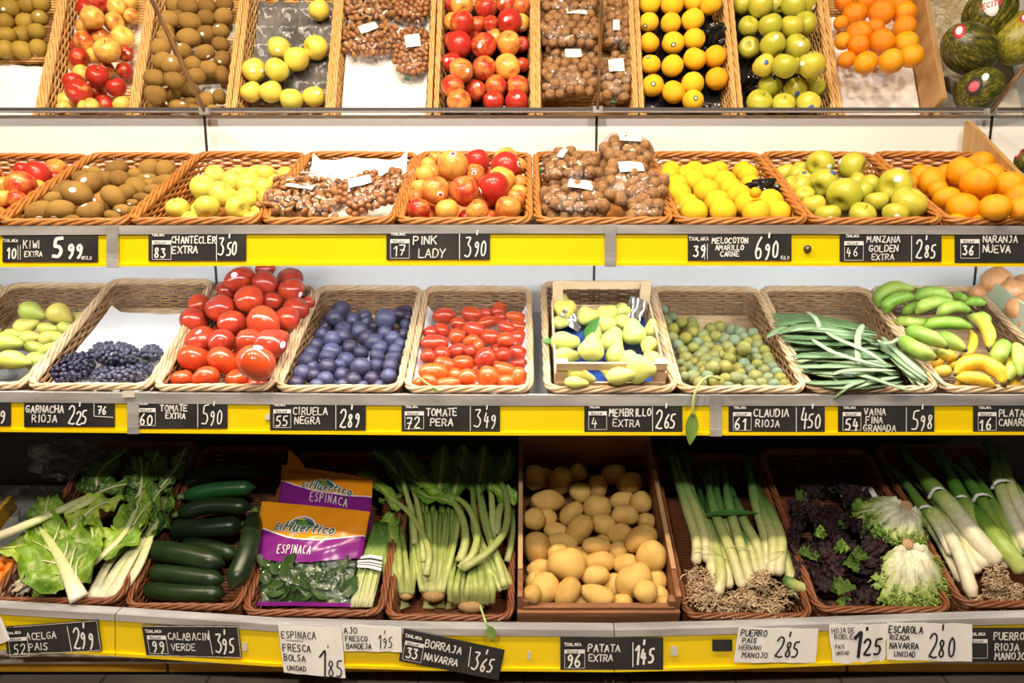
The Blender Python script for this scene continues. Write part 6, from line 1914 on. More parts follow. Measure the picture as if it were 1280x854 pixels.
# courgettes
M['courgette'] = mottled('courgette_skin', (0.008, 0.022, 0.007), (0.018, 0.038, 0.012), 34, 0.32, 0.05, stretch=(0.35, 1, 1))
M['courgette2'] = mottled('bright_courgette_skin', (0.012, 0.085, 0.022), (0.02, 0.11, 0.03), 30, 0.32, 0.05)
fr = FR['4zucchini']
for i, (pts, r, s_end, lab, mm) in enumerate((
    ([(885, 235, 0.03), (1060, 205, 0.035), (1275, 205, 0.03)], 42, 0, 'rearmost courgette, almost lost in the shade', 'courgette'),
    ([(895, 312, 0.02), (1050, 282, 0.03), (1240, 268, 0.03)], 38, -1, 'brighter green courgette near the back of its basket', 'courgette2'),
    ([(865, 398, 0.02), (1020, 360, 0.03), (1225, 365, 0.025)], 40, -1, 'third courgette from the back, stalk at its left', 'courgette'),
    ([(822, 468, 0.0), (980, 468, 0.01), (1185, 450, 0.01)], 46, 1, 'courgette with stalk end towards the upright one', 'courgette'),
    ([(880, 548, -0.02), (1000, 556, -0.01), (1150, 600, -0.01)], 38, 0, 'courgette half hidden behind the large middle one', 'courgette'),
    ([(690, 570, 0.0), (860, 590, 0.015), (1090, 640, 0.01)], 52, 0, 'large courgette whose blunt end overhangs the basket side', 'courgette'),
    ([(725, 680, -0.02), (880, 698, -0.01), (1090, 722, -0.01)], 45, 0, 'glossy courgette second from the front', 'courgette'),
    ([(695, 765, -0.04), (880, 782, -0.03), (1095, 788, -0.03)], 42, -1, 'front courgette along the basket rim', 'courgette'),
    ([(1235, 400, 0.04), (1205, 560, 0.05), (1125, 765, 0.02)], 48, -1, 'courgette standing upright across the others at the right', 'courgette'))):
    P = [fr.hit(*Z4((0, 540), p[0], p[1]), p[2]) for p in pts]
    d = depth_of(P[0]) / F_PX * ZK
    n = 22
    sp = spline(P, n)
    rad = [r * d * (min(1, 0.55 + 0.45 * math.sin(min(1, i / 5) * 1.57)) if s_end == -1 and i < 6 else 1) * max(0.12, min(1, math.sin(min(1, (n - i) / 3.2) * 1.57)) * min(1, math.sin(min(1, (i + (1.6 if s_end == -1 else 0.2)) / 3) * 1.57))) for i in range(n + 1)]
    base = P[0]
    mb = MB(); mb.tube([p - base for p in sp], rad, 16)
    o = tag(mb.build('courgette', M[mm], None, True, base), lab, 'courgette', 'courgettes in their basket')
    if s_end:
        e, e2 = (sp[0], sp[1]) if s_end == -1 else (sp[-1], sp[-2])
        t = (e - e2).normalized()
        mb = MB(); mb.tube([e - base - t * 0.004, e - base + t * 0.012, e - base + t * 0.02], [r * d * 0.42, r * d * 0.36, r * d * 0.45], 6, col=[(0.16, 0.26, 0.07)] * 3)
        mb.build('stalk_end', M['stalkmat'], o)

# borage bunches
PALE, BOR, DK = (0.44, 0.47, 0.20), (0.29, 0.37, 0.10), (0.11, 0.21, 0.035)
KS = 220 / 783
def bunch(label, fr, zo, k, stalks, seed, name='borage_bunch', cat='borage', group='borage bunches', r=15, butt=None, leaves=(), cols=None, rootm=None):
    """stalks: pixel paths from the butt upwards with heights."""
    r_ = random.Random(seed)
    P0 = fr.hit(zo[0] + stalks[0][0][0] * k, zo[1] + stalks[0][0][1] * k, stalks[0][0][2])
    root = thing(name, label, cat, P0, group)
    d = depth_of(P0) / F_PX * k
    for s in stalks:
        W = [fr.hit(zo[0] + p[0] * k, zo[1] + p[1] * k, p[2]) for p in s]
        n = 18
        sp = spline(W, n)
        rr = r * r_.uniform(0.75, 1.2) * d
        j = r_.uniform(-0.05, 0.05)
        cl = [tuple(x * (1 + j * 3) for x in grad(cols or [(0, PALE), (0.25, (0.37, 0.43, 0.14)), (0.7, BOR), (1, DK)], i / n)) for i in range(n + 1)]
        mb = MB(); mb.tube([p - P0 for p in sp], [rr * (1.15 - 0.45 * i / n) for i in range(n + 1)], 9, flat=0.7, up=fr.en, col=cl)
        mb.build('stalk', M['stalkmat'], root)
    for i, (s, W, ca, cb) in enumerate(leaves):
        pts = [fr.hit(zo[0] + p[0] * k, zo[1] + p[1] * k, p[2]) for p in s]
        sp = spline(pts, 12)
        wd = [W * d * math.sin(math.pi * min(1, 0.06 + 0.92 * q / 12)) ** 0.6 for q in range(13)]
        sheet_leaf(root, P0, sp, wd, fr.en, 0.008, 1.6, lambda sx, t: lerp3(ca, cb, min(1, abs(sx) * 1.2)) if abs(sx) > 0.08 else PALE, seed * 10 + i, nx=12, cup=0.25, name='leaf')
    if butt:
        bx, by, bh, br = butt
        c = fr.hit(zo[0] + bx * k, zo[1] + by * k, bh)
        mb = lathe_like(round_fn(seed, 0.55, 0.2), 18, 10)
        o = mb.build('cut_butt', M['butt'], root, True, c - P0)
        o.scale = (br * d, br * d * 0.8, br * d)
    return root
M['butt'] = mottled('brown_cut_butt', (0.42, 0.27, 0.12), (0.26, 0.14, 0.06), 6, 0.7)
fr = FR['4borage']
zo = (440, 545)
def fan(x0, y0, h0, x1a, x1b, y1, h1, n, seed, mid=0.0, spread=1.0):
    r_ = random.Random(seed)
    out = []
    for i in range(n):
        a = i / max(1, n - 1)
        xb = x0 + (a - 0.5) * 80 * spread
        xt = x1a + (x1b - x1a) * a + r_.uniform(-14, 14)
        yt = y1 + r_.uniform(-25, 25)
        hm = h0 + 0.03 + 0.02 * r_.random()
        out.append([(xb, y0 + r_.uniform(-6, 6), h0), (xb + (xt - xb) * 0.3 + (a - 0.5) * 20, y0 + (yt - y0) * 0.33, hm), (xb + (xt - xb) * 0.7 + (a - 0.5) * 16 + mid, y0 + (yt - y0) * 0.68, hm + 0.006), (xt, yt, h1 + 0.012 * r_.random())])
    return out
dkl = lambda pts, W=55: (pts, W, MIDG, DEEP)
bunch('left borage bunch, smallest, leaning left against the basket', fr, zo, KS, fan(235, 700, -0.04, 170, 270, 430, 0.0, 11, 1, spread=0.8) + [[(190, 690, -0.03), (150, 600, 0.0), (150, 480, 0.02), (210, 370, 0.03)]], 1, butt=(240, 712, -0.045, 32),
      leaves=[([(200, 480, 0.02), (165, 430, 0.03), (160, 380, 0.03), (180, 345, 0.03)], 44, LIME, MIDG), ([(120, 290, 0.03), (160, 280, 0.04), (200, 270, 0.04), (230, 265, 0.035)], 30, MIDG, DEEP)])
bunch('middle borage bunch with a fan of straight pale stalks', fr, zo, KS, fan(360, 695, -0.02, 250, 480, 320, 0.03, 17, 2) + fan(365, 700, -0.035, 300, 440, 300, 0.02, 7, 3) + [[(330, 620, 0.03), (340, 500, 0.05), (260, 350, 0.055), (150, 260, 0.05), (50, 180, 0.04)], [(280, 480, 0.03), (270, 360, 0.05), (240, 250, 0.05), (215, 150, 0.04)], [(320, 560, 0.03), (310, 420, 0.05), (290, 300, 0.05), (265, 220, 0.04)]], 2, butt=(365, 708, -0.03, 52),
      leaves=[([(280, 240, 0.045), (340, 270, 0.06), (400, 280, 0.065), (470, 310, 0.055)], 45, MIDG, MIDG), ([(370, 300, 0.03), (390, 220, 0.05), (400, 130, 0.055), (410, 40, 0.05)], 62, MIDG, DEEP), ([(330, 280, 0.02), (290, 190, 0.04), (240, 120, 0.045), (200, 60, 0.04)], 66, MIDG, DEEP),
              dkl([(440, 300, 0.02), (470, 200, 0.04), (490, 120, 0.045), (500, 40, 0.04)], 62), ([(210, 330, 0.045), (150, 250, 0.055), (90, 200, 0.05), (20, 165, 0.045)], 32, LIME, MIDG), dkl([(240, 260, 0.03), (210, 180, 0.04), (150, 110, 0.04), (90, 70, 0.03)], 48), ([(400, 290, 0.055), (350, 240, 0.065), (320, 210, 0.06), (270, 200, 0.055)], 34, LIME, MIDG)])
bunch('right borage bunch with crossed curling stalks', fr, zo, KS, fan(530, 740, -0.03, 470, 600, 560, 0.0, 9, 4, spread=2.2) + [
      [(480, 590, 0.04), (540, 520, 0.06), (555, 420, 0.07), (510, 310, 0.07), (420, 250, 0.06)], [(490, 590, 0.045), (600, 520, 0.07), (680, 420, 0.075), (690, 290, 0.07), (650, 170, 0.055)],
      [(480, 560, 0.035), (505, 460, 0.055), (485, 350, 0.06), (410, 240, 0.055)], [(690, 680, 0.0), (620, 560, 0.03), (560, 420, 0.045), (530, 210, 0.04)], [(705, 670, 0.0), (640, 530, 0.035), (590, 380, 0.045), (560, 210, 0.04)], [(670, 685, -0.005), (600, 580, 0.025), (545, 420, 0.04), (540, 230, 0.035)],
      [(630, 700, -0.01), (580, 600, 0.02), (560, 500, 0.03)], [(680, 670, 0.01), (650, 560, 0.04), (610, 430, 0.05), (575, 260, 0.045)], [(625, 460, 0.02), (625, 350, 0.045), (620, 260, 0.05), (615, 190, 0.04)], [(640, 440, 0.02), (650, 350, 0.04), (670, 300, 0.04), (700, 260, 0.03)], [(690, 560, 0.01), (710, 470, 0.03), (715, 380, 0.03), (700, 300, 0.03)]], 3, butt=(530, 752, -0.04, 62), r=18,
      leaves=[([(620, 220, 0.05), (660, 250, 0.055), (700, 280, 0.05), (720, 310, 0.045)], 50, LIME, MIDG), dkl([(560, 260, 0.03), (570, 180, 0.04), (580, 120, 0.045), (590, 40, 0.04)], 62), dkl([(620, 260, 0.03), (660, 180, 0.04), (690, 130, 0.04), (700, 60, 0.035)], 58), dkl([(530, 240, 0.035), (520, 180, 0.04), (490, 130, 0.04), (460, 70, 0.03)], 42)])
bunch('short borage stumps lying under the three bunches', fr, zo, KS, [[(230, 770, -0.09), (215, 720, -0.075), (200, 640, -0.06)], [(340, 770, -0.09), (350, 700, -0.08), (350, 650, -0.07)], [(440, 770, -0.09), (430, 700, -0.08), (440, 640, -0.07)], [(380, 765, -0.09), (390, 700, -0.08), (400, 640, -0.07)]], 9, r=30)

# young leeks with shaggy roots, thick leeks with white bands
M['roots'] = mottled('dry_roots', (0.82, 0.66, 0.46), (0.66, 0.48, 0.29), 30, 0.8)
def roots(parent, P0, fr, zo, k, blobs, n, seed, hang=60):
    r_ = random.Random(seed)
    mb = MB()
    for bx, by, br, h in blobs:
        for i in range(int(n * 0.75)):
            q, ro = r_.uniform(0, 6.28), math.sqrt(r_.random()) * br
            x, y = bx + ro * math.cos(q), by + ro * math.sin(q) * 0.9
            pts = []
            for s in range(6):
                pts.append(fr.hit(zo[0] + x * k, zo[1] + y * k, h + r_.uniform(-0.014, 0.016)) - P0)
                x += r_.uniform(-1, 1) * 14
                y += r_.uniform(-0.45, 1) * hang / 5
            mb.tube(pts, r_.uniform(0.0008, 0.0013), 4, caps=False)
    o = mb.build('roots', M['roots'], parent)
    o['kind'] = 'stuff'
    return o
def leeks(label, fr, zo, k, items, r, seed, group, cols, blobs=(), nroot=120, tie=None, band=None, name='leek_bunch'):
    r_ = random.Random(seed)
    p0 = items[0][0]
    P0 = fr.hit(zo[0] + p0[0] * k, zo[1] + p0[1] * k, p0[2])
    root = thing(name, label, 'leeks', P0, group)
    d = depth_of(P0) / F_PX * k
    for it in items:
        rs = it[-1] if not hasattr(it[-1], '__len__') else r
        pts = [q for q in it if hasattr(q, '__len__')]
        W = [fr.hit(zo[0] + p[0] * k, zo[1] + p[1] * k, p[2]) for p in pts]
        n = 24
        sp = spline(W, n)
        rad = []
        for i in range(n + 1):
            t = i / n
            w = 1.12 if t < 0.06 else 1.0
            w *= 0.6 + 0.4 * min(1, t / 0.05)
            if t > 0.8:
                w *= 1 - 0.5 * (t - 0.8) / 0.2
            rad.append(rs * d * w)
        mb = MB(); mb.tube([p - P0 for p in sp], rad, 12, col=[grad(cols, i / n) for i in range(n + 1)])
        lk = mb.build('leek', M['stalkmat'], root)
        # flat leaves at the green end
        if sp[-1].z > sp[0].z + 0.05:
            for q in range(3):
                tn = (sp[-1] - sp[-4]).normalized()
                side = fr.ex * r_.uniform(-0.6, 0.6)
                dirv = (tn + side * 0.5).normalized()
                path = [sp[-5] - P0, sp[-2] - P0 + side * 0.004, sp[-1] - P0 + dirv * 0.05, sp[-1] - P0 + dirv * 0.10 + fr.en * r_.uniform(-0.02, 0.01)]
                mb = MB(); mb.tube(spline(path, 8), [rs * d * (0.85 - 0.07 * z) for z in range(9)], 8, flat=0.2, up=fr.en, col=[lerp3(cols[-1][1], (0.03, 0.10, 0.03), z / 8) for z in range(9)])
                mb.build('leaf', M['stalkmat'], lk)
    if tie:
        W = [fr.hit(zo[0] + p[0] * k, zo[1] + p[1] * k, p[2]) for p in tie]
        mb = MB(); mb.tube([p - P0 for p in spline(W, 14)], 0.0014, 5, col=[(0.55, 0.5, 0.25)] * 15)
        mb.build('string', M['stalkmat'], root)
    if band:
        W = [fr.hit(zo[0] + p[0] * k, zo[1] + p[1] * k, p[2]) for p in band]
        mb = MB(); mb.tube([p - P0 for p in spline(W, 14)], 0.0055, 8, flat=0.5, up=fr.en)
        mb.build('white_band', M['sticker'], root)
    if blobs:
        roots(root, P0, fr, zo, k, blobs, nroot, seed)
    return root
YL = [(0, (0.66, 0.62, 0.42)), (0.25, (0.52, 0.53, 0.23)), (0.5, (0.42, 0.47, 0.16)), (0.7, (0.16, 0.30, 0.08)), (1, (0.05, 0.15, 0.04))]
fr = FR['4onion']; zo = (830, 560); KO = 200 / 743
H = lambda *p: list(p)
leeks('left bunch of young leeks with shaggy roots beside the potato crate', fr, zo, KO, [
    H((225, 660, 0.0), (215, 480, 0.03), (190, 360, 0.035), (130, 220, 0.03), (110, 90, 0.02)), H((250, 680, 0.01), (265, 570, 0.03), (215, 380, 0.03), (180, 300, 0.02)), H((300, 650, 0.0), (290, 520, 0.02), (235, 370, 0.02), (200, 260, 0.01)),
    H((150, 540, 0.02), (150, 430, 0.05), (110, 300, 0.055), (75, 180, 0.045), (25, 50, 0.03)), H((200, 530, 0.02), (185, 400, 0.05), (150, 290, 0.055), (95, 170, 0.045), (60, 60, 0.03))], 25, 1, 'bunches of young leeks', YL, [(165, 600, 62, 0.03), (200, 690, 62, 0.01), (160, 660, 60, 0.02)], 150, H((130, 470, 0.06), (170, 460, 0.07), (215, 465, 0.065), (290, 520, 0.04)))
leeks('middle bunch of young leeks wrapped by a dark leaf', fr, zo, KO, [
    H((365, 650, 0.01), (310, 480, 0.05), (240, 310, 0.05), (205, 170, 0.04)), H((410, 650, 0.01), (360, 470, 0.05), (310, 300, 0.055), (285, 160, 0.045)), H((385, 570, 0.0), (330, 420, 0.03), (280, 340, 0.03), (240, 180, 0.02)), H((460, 580, 0.0), (430, 450, 0.04), (370, 340, 0.045), (330, 230, 0.03)), H((430, 590, 0.0), (400, 470, 0.025), (360, 380, 0.025))], 25, 2, 'bunches of young leeks', YL, [(310, 720, 62, -0.005), (380, 690, 45, 0.015)], 150, H((290, 465, 0.06), (350, 458, 0.075), (400, 480, 0.06)))
leeks('right bunch of young leeks with bent white butts', fr, zo, KO, [
    H((480, 560, 0.01), (465, 400, 0.04), (425, 260, 0.04), (400, 110, 0.03)), H((500, 590, 0.01), (505, 430, 0.05), (465, 310, 0.05), (430, 200, 0.03)), H((530, 590, 0.02), (545, 440, 0.05), (505, 320, 0.05), (455, 230, 0.03)), H((590, 610, 0.0), (570, 540, 0.02), (545, 450, 0.025)), H((650, 655, 0.0), (600, 635, 0.015), (560, 610, 0.02)), H((610, 680, -0.02), (590, 640, 0.0), (560, 600, 0.005))], 26, 3, 'bunches of young leeks', YL, [(450, 600, 40, 0.03), (500, 690, 88, 0.005), (470, 740, 60, -0.015)], 190, H((470, 500, 0.06), (510, 485, 0.07), (560, 480, 0.06)))
simple_leaf('leek_leaf', 'dark green leek leaf lying across the middle bunch', 'leaf', fr.hit(830 + 190 * KO, 560 + 310 * KO, 0.075), (0.9, 0.1, 0.05), fr.en, 0.17, 0.025, M['leaf'], None, 0.1)

WL = [(0, (0.76, 0.70, 0.52)), (0.3, (0.78, 0.76, 0.58)), (0.52, (0.60, 0.66, 0.28)), (0.72, (0.22, 0.38, 0.06)), (1, (0.05, 0.15, 0.035))]
GL = [(0, (0.50, 0.58, 0.2)), (0.3, (0.36, 0.48, 0.10)), (0.7, (0.10, 0.26, 0.03)), (1, (0.04, 0.13, 0.03))]
fr = FR['4leek']; zo = (1000, 550); KL = 280 / 1087
leeks('left bunch of white leeks with band, nearest the endive', fr, zo, KL, [H((840, 765, -0.03), (775, 560, 0.02), (700, 430, 0.03), (650, 360, 0.035), (600, 330, 0.03), (500, 190, 0.02), 34), H((780, 690, -0.04), (680, 500, -0.01), (610, 400, 0.01), (575, 350, 0.01), 20), H((735, 560, 0.0), (680, 450, 0.025), (620, 360, 0.03), (560, 280, 0.02), 22)], 26, 4, 'leek bunches', WL, [(860, 770, 22, -0.03)], 30, None, H((568, 350, 0.03), (590, 326, 0.055), (625, 322, 0.055), (650, 335, 0.03)))
leeks('largest front leek bunch with shaggy tangled roots', fr, zo, KL, [H((960, 600, 0.01), (850, 470, 0.045), (735, 330, 0.055), (665, 255, 0.05), (540, 110, 0.03), 46), H((900, 620, 0.0), (770, 440, 0.025), (690, 330, 0.03), (620, 250, 0.02), 32), H((860, 650, -0.02), (790, 530, 0.005), (720, 420, 0.01), 30), H((1010, 620, 0.0), (900, 480, 0.03), (790, 370, 0.035), (690, 250, 0.03), 26)], 30, 5, 'leek bunches', WL, [(950, 660, 62, 0.02), (960, 730, 70, -0.01), (1040, 740, 50, -0.015)], 170, None, H((622, 285, 0.05), (650, 240, 0.085), (690, 235, 0.085), (705, 262, 0.05)))
leeks('slim leek bunch with narrow band behind the largest one', fr, zo, KL, [H((870, 440, 0.03), (830, 360, 0.045), (785, 285, 0.045), (700, 120, 0.03), 36), H((830, 380, 0.02), (800, 330, 0.03), (770, 290, 0.03), 24)], 26, 6, 'leek bunches', GL, (), 0, None, H((752, 285, 0.05), (770, 274, 0.07), (800, 274, 0.07), (815, 290, 0.05)))
leeks('leek bunch with green shafts second from the right', fr, zo, KL, [H((1085, 640, 0.01), (990, 520, 0.045), (880, 385, 0.05), (845, 330, 0.045), 42), H((1060, 600, 0.02), (950, 430, 0.045), (880, 290, 0.045), (770, 140, 0.03), 32), H((1075, 560, 0.0), (1000, 420, 0.03), (930, 300, 0.035), (850, 170, 0.02), 26)], 26, 7, 'leek bunches', GL, (), 0, None, H((838, 300, 0.05), (860, 268, 0.075), (905, 264, 0.075), (930, 280, 0.05)))
leeks('rightmost leek bunch held by a pale band', fr, zo, KL, [H((1110, 540, 0.02), (1030, 380, 0.045), (965, 215, 0.045), (940, 90, 0.03), 33), H((1150, 480, 0.02), (1060, 320, 0.045), (1010, 205, 0.045), (980, 90, 0.03), 33), H((1140, 400, 0.02), (1080, 290, 0.03), (1030, 200, 0.035), 22)], 26, 8, 'leek bunches', WL, (), 0, None, H((930, 240, 0.05), (950, 205, 0.08), (1000, 196, 0.08), (1038, 212, 0.055)))

# lettuce heads
def frilly(parent, base, o, dirv, nrm, L, W, amp, ca, cb, seed, m='darkleaf', name='leaf', t0=0.25):
    dirv = Vector(dirv).normalized()
    nrm = Vector(nrm); nrm = (nrm - dirv * nrm.dot(dirv)).normalized()
    sp = [o + dirv * (L * i / 9) - nrm * (0.5 * L * (i / 9) ** 2 * 0.6) for i in range(10)]
    wd = [W * (t0 + (1 - t0) * (i / 9) ** 0.7) * (1 if i < 8 else 0.86) for i in range(10)]
    return sheet_leaf(parent, base, sp, wd, nrm, amp, 2.6, lambda s, t: lerp3(ca, cb, min(1, (0.65 * t + 0.5 * abs(s)))), seed, name, m, 18)
fr = FR['4lettuce']
PUR, PUD, GRN = (0.015, 0.005, 0.008), (0.010, 0.006, 0.007), (0.07, 0.14, 0.02)
for hd, (zx, zy, rx, ry, n, h, lab) in enumerate(((350, 345, 150, 80, 34, 0.0, 'rear head of frilly purple lettuce, in the shade'), (240, 520, 120, 120, 36, 0.0, 'left head of purple lettuce against the basket side'), (470, 570, 150, 120, 44, 0.02, 'central head of purple lettuce with green heart leaves'), (340, 740, 170, 90, 40, -0.03, 'front head of purple lettuce near the basket rim'))):
    c = fr.hit(*Z4((950, 540), zx, zy), h)
    d = depth_of(c) / F_PX * ZK
    root = thing('lettuce', lab, 'lettuce', c, 'purple lettuce heads')
    r_ = random.Random(hd)
    for i in range(n):
        q, ro = r_.uniform(0, 6.28), math.sqrt(r_.random())
        x, y = rx * d * ro * math.cos(q), ry * d * ro * math.sin(q) * 1.3
        o = fr.ex * x + fr.ey * y + fr.en * (0.045 * (1 - ro * ro) + r_.uniform(-0.012, 0.012))
        dv = fr.ex * (math.cos(q) + r_.uniform(-0.6, 0.6)) + fr.ey * (math.sin(q) - 0.35) + fr.en * r_.uniform(0.05, 0.7)
        g = r_.random() < 0.16
        tip = GRN if g else lerp3(PUR, (0.034, 0.011, 0.015), r_.random())
        frilly(root, c, c + o - fr.en * 0.01, dv, fr.en * 0.8 + Vector((0, -0.6, 0.2)), 0.045 * r_.uniform(0.7, 1.2), 0.026 * r_.uniform(0.8, 1.3), 0.012, (0.05, 0.08, 0.02) if g else PUD, tip, hd * 100 + i)
# green lettuce tips that stick out
for i, (zx, zy, h, dx, dz, lab) in enumerate(((445, 370, 0.05, 0.6, 0.5, 'green frilly lettuce leaf beside the upper endive'), (505, 812, -0.01, 0.1, -1, 'light green leaf hanging over the front rim of the lettuce basket'), (430, 800, -0.01, -0.4, -0.3, 'green lettuce leaf lying just inside the front rim'), (365, 575, 0.075, 0.2, 0.3, 'bright green lettuce leaf in the middle of the purple heads'), (315, 510, 0.07, -0.4, 0.5, 'small green lettuce leaf left of the middle'), (540, 500, 0.075, 0.3, 0.4, 'green-edged lettuce leaf touching the endive'))):
    c = fr.hit(*Z4((950, 540), zx, zy), h)
    o = frilly(None, c, c, (dx, -0.25, dz), (0, -0.9, 0.5), 0.036, 0.02, 0.010, (0.05, 0.11, 0.02), (0.16, 0.30, 0.04), 900 + i)
    o.location = c
    o.name = 'lettuce_leaf'
    tag(o, lab, 'leaf', 'green lettuce leaves')
def endive(label, bx, by, bh, ends, seed, n=22):
    """Endive head lying butt up: white ribs run from the butt to a frilly green edge."""
    r_ = random.Random(seed)
    zo = (1000, 550); k = 280 / 1087
    B = fr.hit(zo[0] + bx * k, zo[1] + by * k, bh)
    root = thing('endive', label, 'endive', B, 'endive heads')
    d = depth_of(B) / F_PX * k
    for i in range(n):
        a = i / (n - 1) * (len(ends) - 1)
        j = min(int(a), len(ends) - 2)
        e = lerp3(ends[j], ends[j + 1], a - j)
        lay = i % 2
        E_ = fr.hit(zo[0] + (e[0] + r_.uniform(-14, 14)) * k, zo[1] + (e[1] + r_.uniform(-14, 14)) * k, e[2] + 0.008 * lay)
        mid = (B + E_) / 2 + Vector((0, -0.55, 0.62)) * 0.036 * (1 + 0.25 * lay)
        sp = spline([B, B + (mid - B) * 0.5 + Vector((0, -0.008, 0.008)), mid, E_ + (mid - E_) * 0.35, E_], 18)
        wd = [d * (9 + 26 * (q / 18) ** 0.9) for q in range(19)]
        nr = ((mid - (B + E_) / 2).normalized() + Vector((0, -0.5, 0.3))).normalized()
        sheet_leaf(root, B, sp, wd, nr, 0.0035, 3.2, lambda s, t: grad([(0, (0.76, 0.73, 0.60)), (0.6, (0.74, 0.74, 0.58) if abs(s) < 0.6 else (0.64, 0.67, 0.42)), (0.82, (0.45, 0.55, 0.17)), (1, (0.22, 0.37, 0.05))], max(0, min(1, t + 0.12 * abs(s)))), seed * 50 + i, 'leaf', 'plant', 10, cup=-0.35)
        mb = MB()
        for q in range(15):
            t = 0.70 + 0.30 * r_.random()
            p = sp[int(t * 18)] - B
            s = r_.uniform(-1, 1) * wd[int(t * 18)]
            pts = []
            x = p + fr.ex * s + nr * 0.003
            for w in range(5):
                pts.append(x)
                x = x + fr.ex * r_.uniform(-0.007, 0.007) + nr * r_.uniform(-0.002, 0.006) + (E_ - B).normalized() * r_.uniform(-0.002, 0.008)
            mb.tube(pts, [0.0022, 0.0026, 0.0022, 0.0018, 0.001], 4, flat=0.5, col=[lerp3((0.48, 0.57, 0.20), (0.18, 0.33, 0.04), min(1, w / 4 + r_.uniform(-0.2, 0.2))) for w in range(5)])
        mb.build('frilly_edge', M['plant'], root)
    mb = lathe_like(round_fn(seed, 0.5, 0.25), 18, 8)
    o = mb.build('cut_butt', M['butt2'], root, True, Vector((0, -0.012, 0.012)), Euler((0.9, 0, 0)))
    o.scale = (27 * d, 27 * d, 22 * d)
M['butt2'] = mottled('tan_cut_butt', (0.56, 0.36, 0.20), (0.40, 0.23, 0.12), 4, 0.6)
endive('upper endive head with tan butt facing up', 508, 330, 0.09, [(270, 370, 0.04), (330, 310, 0.05), (330, 420, 0.05), (390, 470, 0.05), (450, 500, 0.045), (520, 500, 0.045), (575, 520, 0.035), (585, 430, 0.03)], 1, 22)
endive('lower endive head with bright frilly leaves at the basket front', 512, 515, 0.075, [(385, 600, 0.02), (385, 700, -0.005), (420, 790, -0.02), (500, 815, -0.025), (570, 820, -0.025), (650, 790, -0.02), (715, 750, -0.02), (680, 650, 0.0), (640, 590, 0.02)], 2, 30)

# ------------------------------------------------------------------ bagged spinach and tray of young garlic
M['bagorange'] = mottled('orange_bag_print', (0.85, 0.33, 0.01), (0.80, 0.28, 0.01), 6, 0.22, 0.5, 16)
M['bagpurple'] = mottled('purple_bag_print', (0.24, 0.02, 0.26), (0.19, 0.015, 0.21), 6, 0.22, 0.5, 16)
M['spinach'] = mottled('spinach_leaf', (0.022, 0.065, 0.012), (0.06, 0.125, 0.03), 9, 0.4, 0.3)
M['logogreen'] = mat('logo_dark_green', (0.02, 0.10, 0.05), 0.4)
M['logoyellow'] = mat('logo_yellow', (0.80, 0.55, 0.04), 0.4)
M['logolime'] = mat('logo_field_green', (0.12, 0.30, 0.04), 0.4)
M['printwhite'] = mat('white_print', (0.85, 0.84, 0.84), 0.4)
M['logoblue'] = mat('logo_sky_blue', (0.10, 0.16, 0.40), 0.4)
def bilin(c, a, b2):
    """corners TL, TR, BR, BL."""
    return (c[0] * (1 - a) + c[1] * a) * (1 - b2) + (c[3] * (1 - a) + c[2] * a) * b2
class Bag:
    def __init__(s, fr, corners, thick, seed, edge):
        """corners in photo pixels with heights: TL, TR, BR, BL; edge(a) the print border v of orange and purple."""
        s.C = [fr.hit(u, v, h) for u, v, h in corners]
        s.n = ((s.C[1] - s.C[0]).cross(s.C[3] - s.C[0])).normalized()
        if s.n.y > 0:
            s.n = -s.n
        r_ = random.Random(seed)
        s.ph = [r_.uniform(0, 6) for _ in range(6)]
        s.t = thick
    def f(s, a, b2, lift=0.0):
        puff = (max(0, math.sin(math.pi * min(1, max(0, a)))) ** 0.55) * (max(0, math.sin(math.pi * min(1, 0.04 + 0.93 * b2))) ** 0.7)
        w = 0.05 * math.sin(9 * a + 4 * b2 + s.ph[0]) + 0.05 * math.sin(13 * b2 - 5 * a + s.ph[1]) + 0.035 * math.sin(21 * a + 9 * b2 + s.ph[2]) + 0.03 * math.sin(31 * b2 + 17 * a + s.ph[3])
        return bilin(s.C, a, b2) + s.n * (s.t * (puff * (1 + w)) + 0.02 * w * 0.3 + lift)
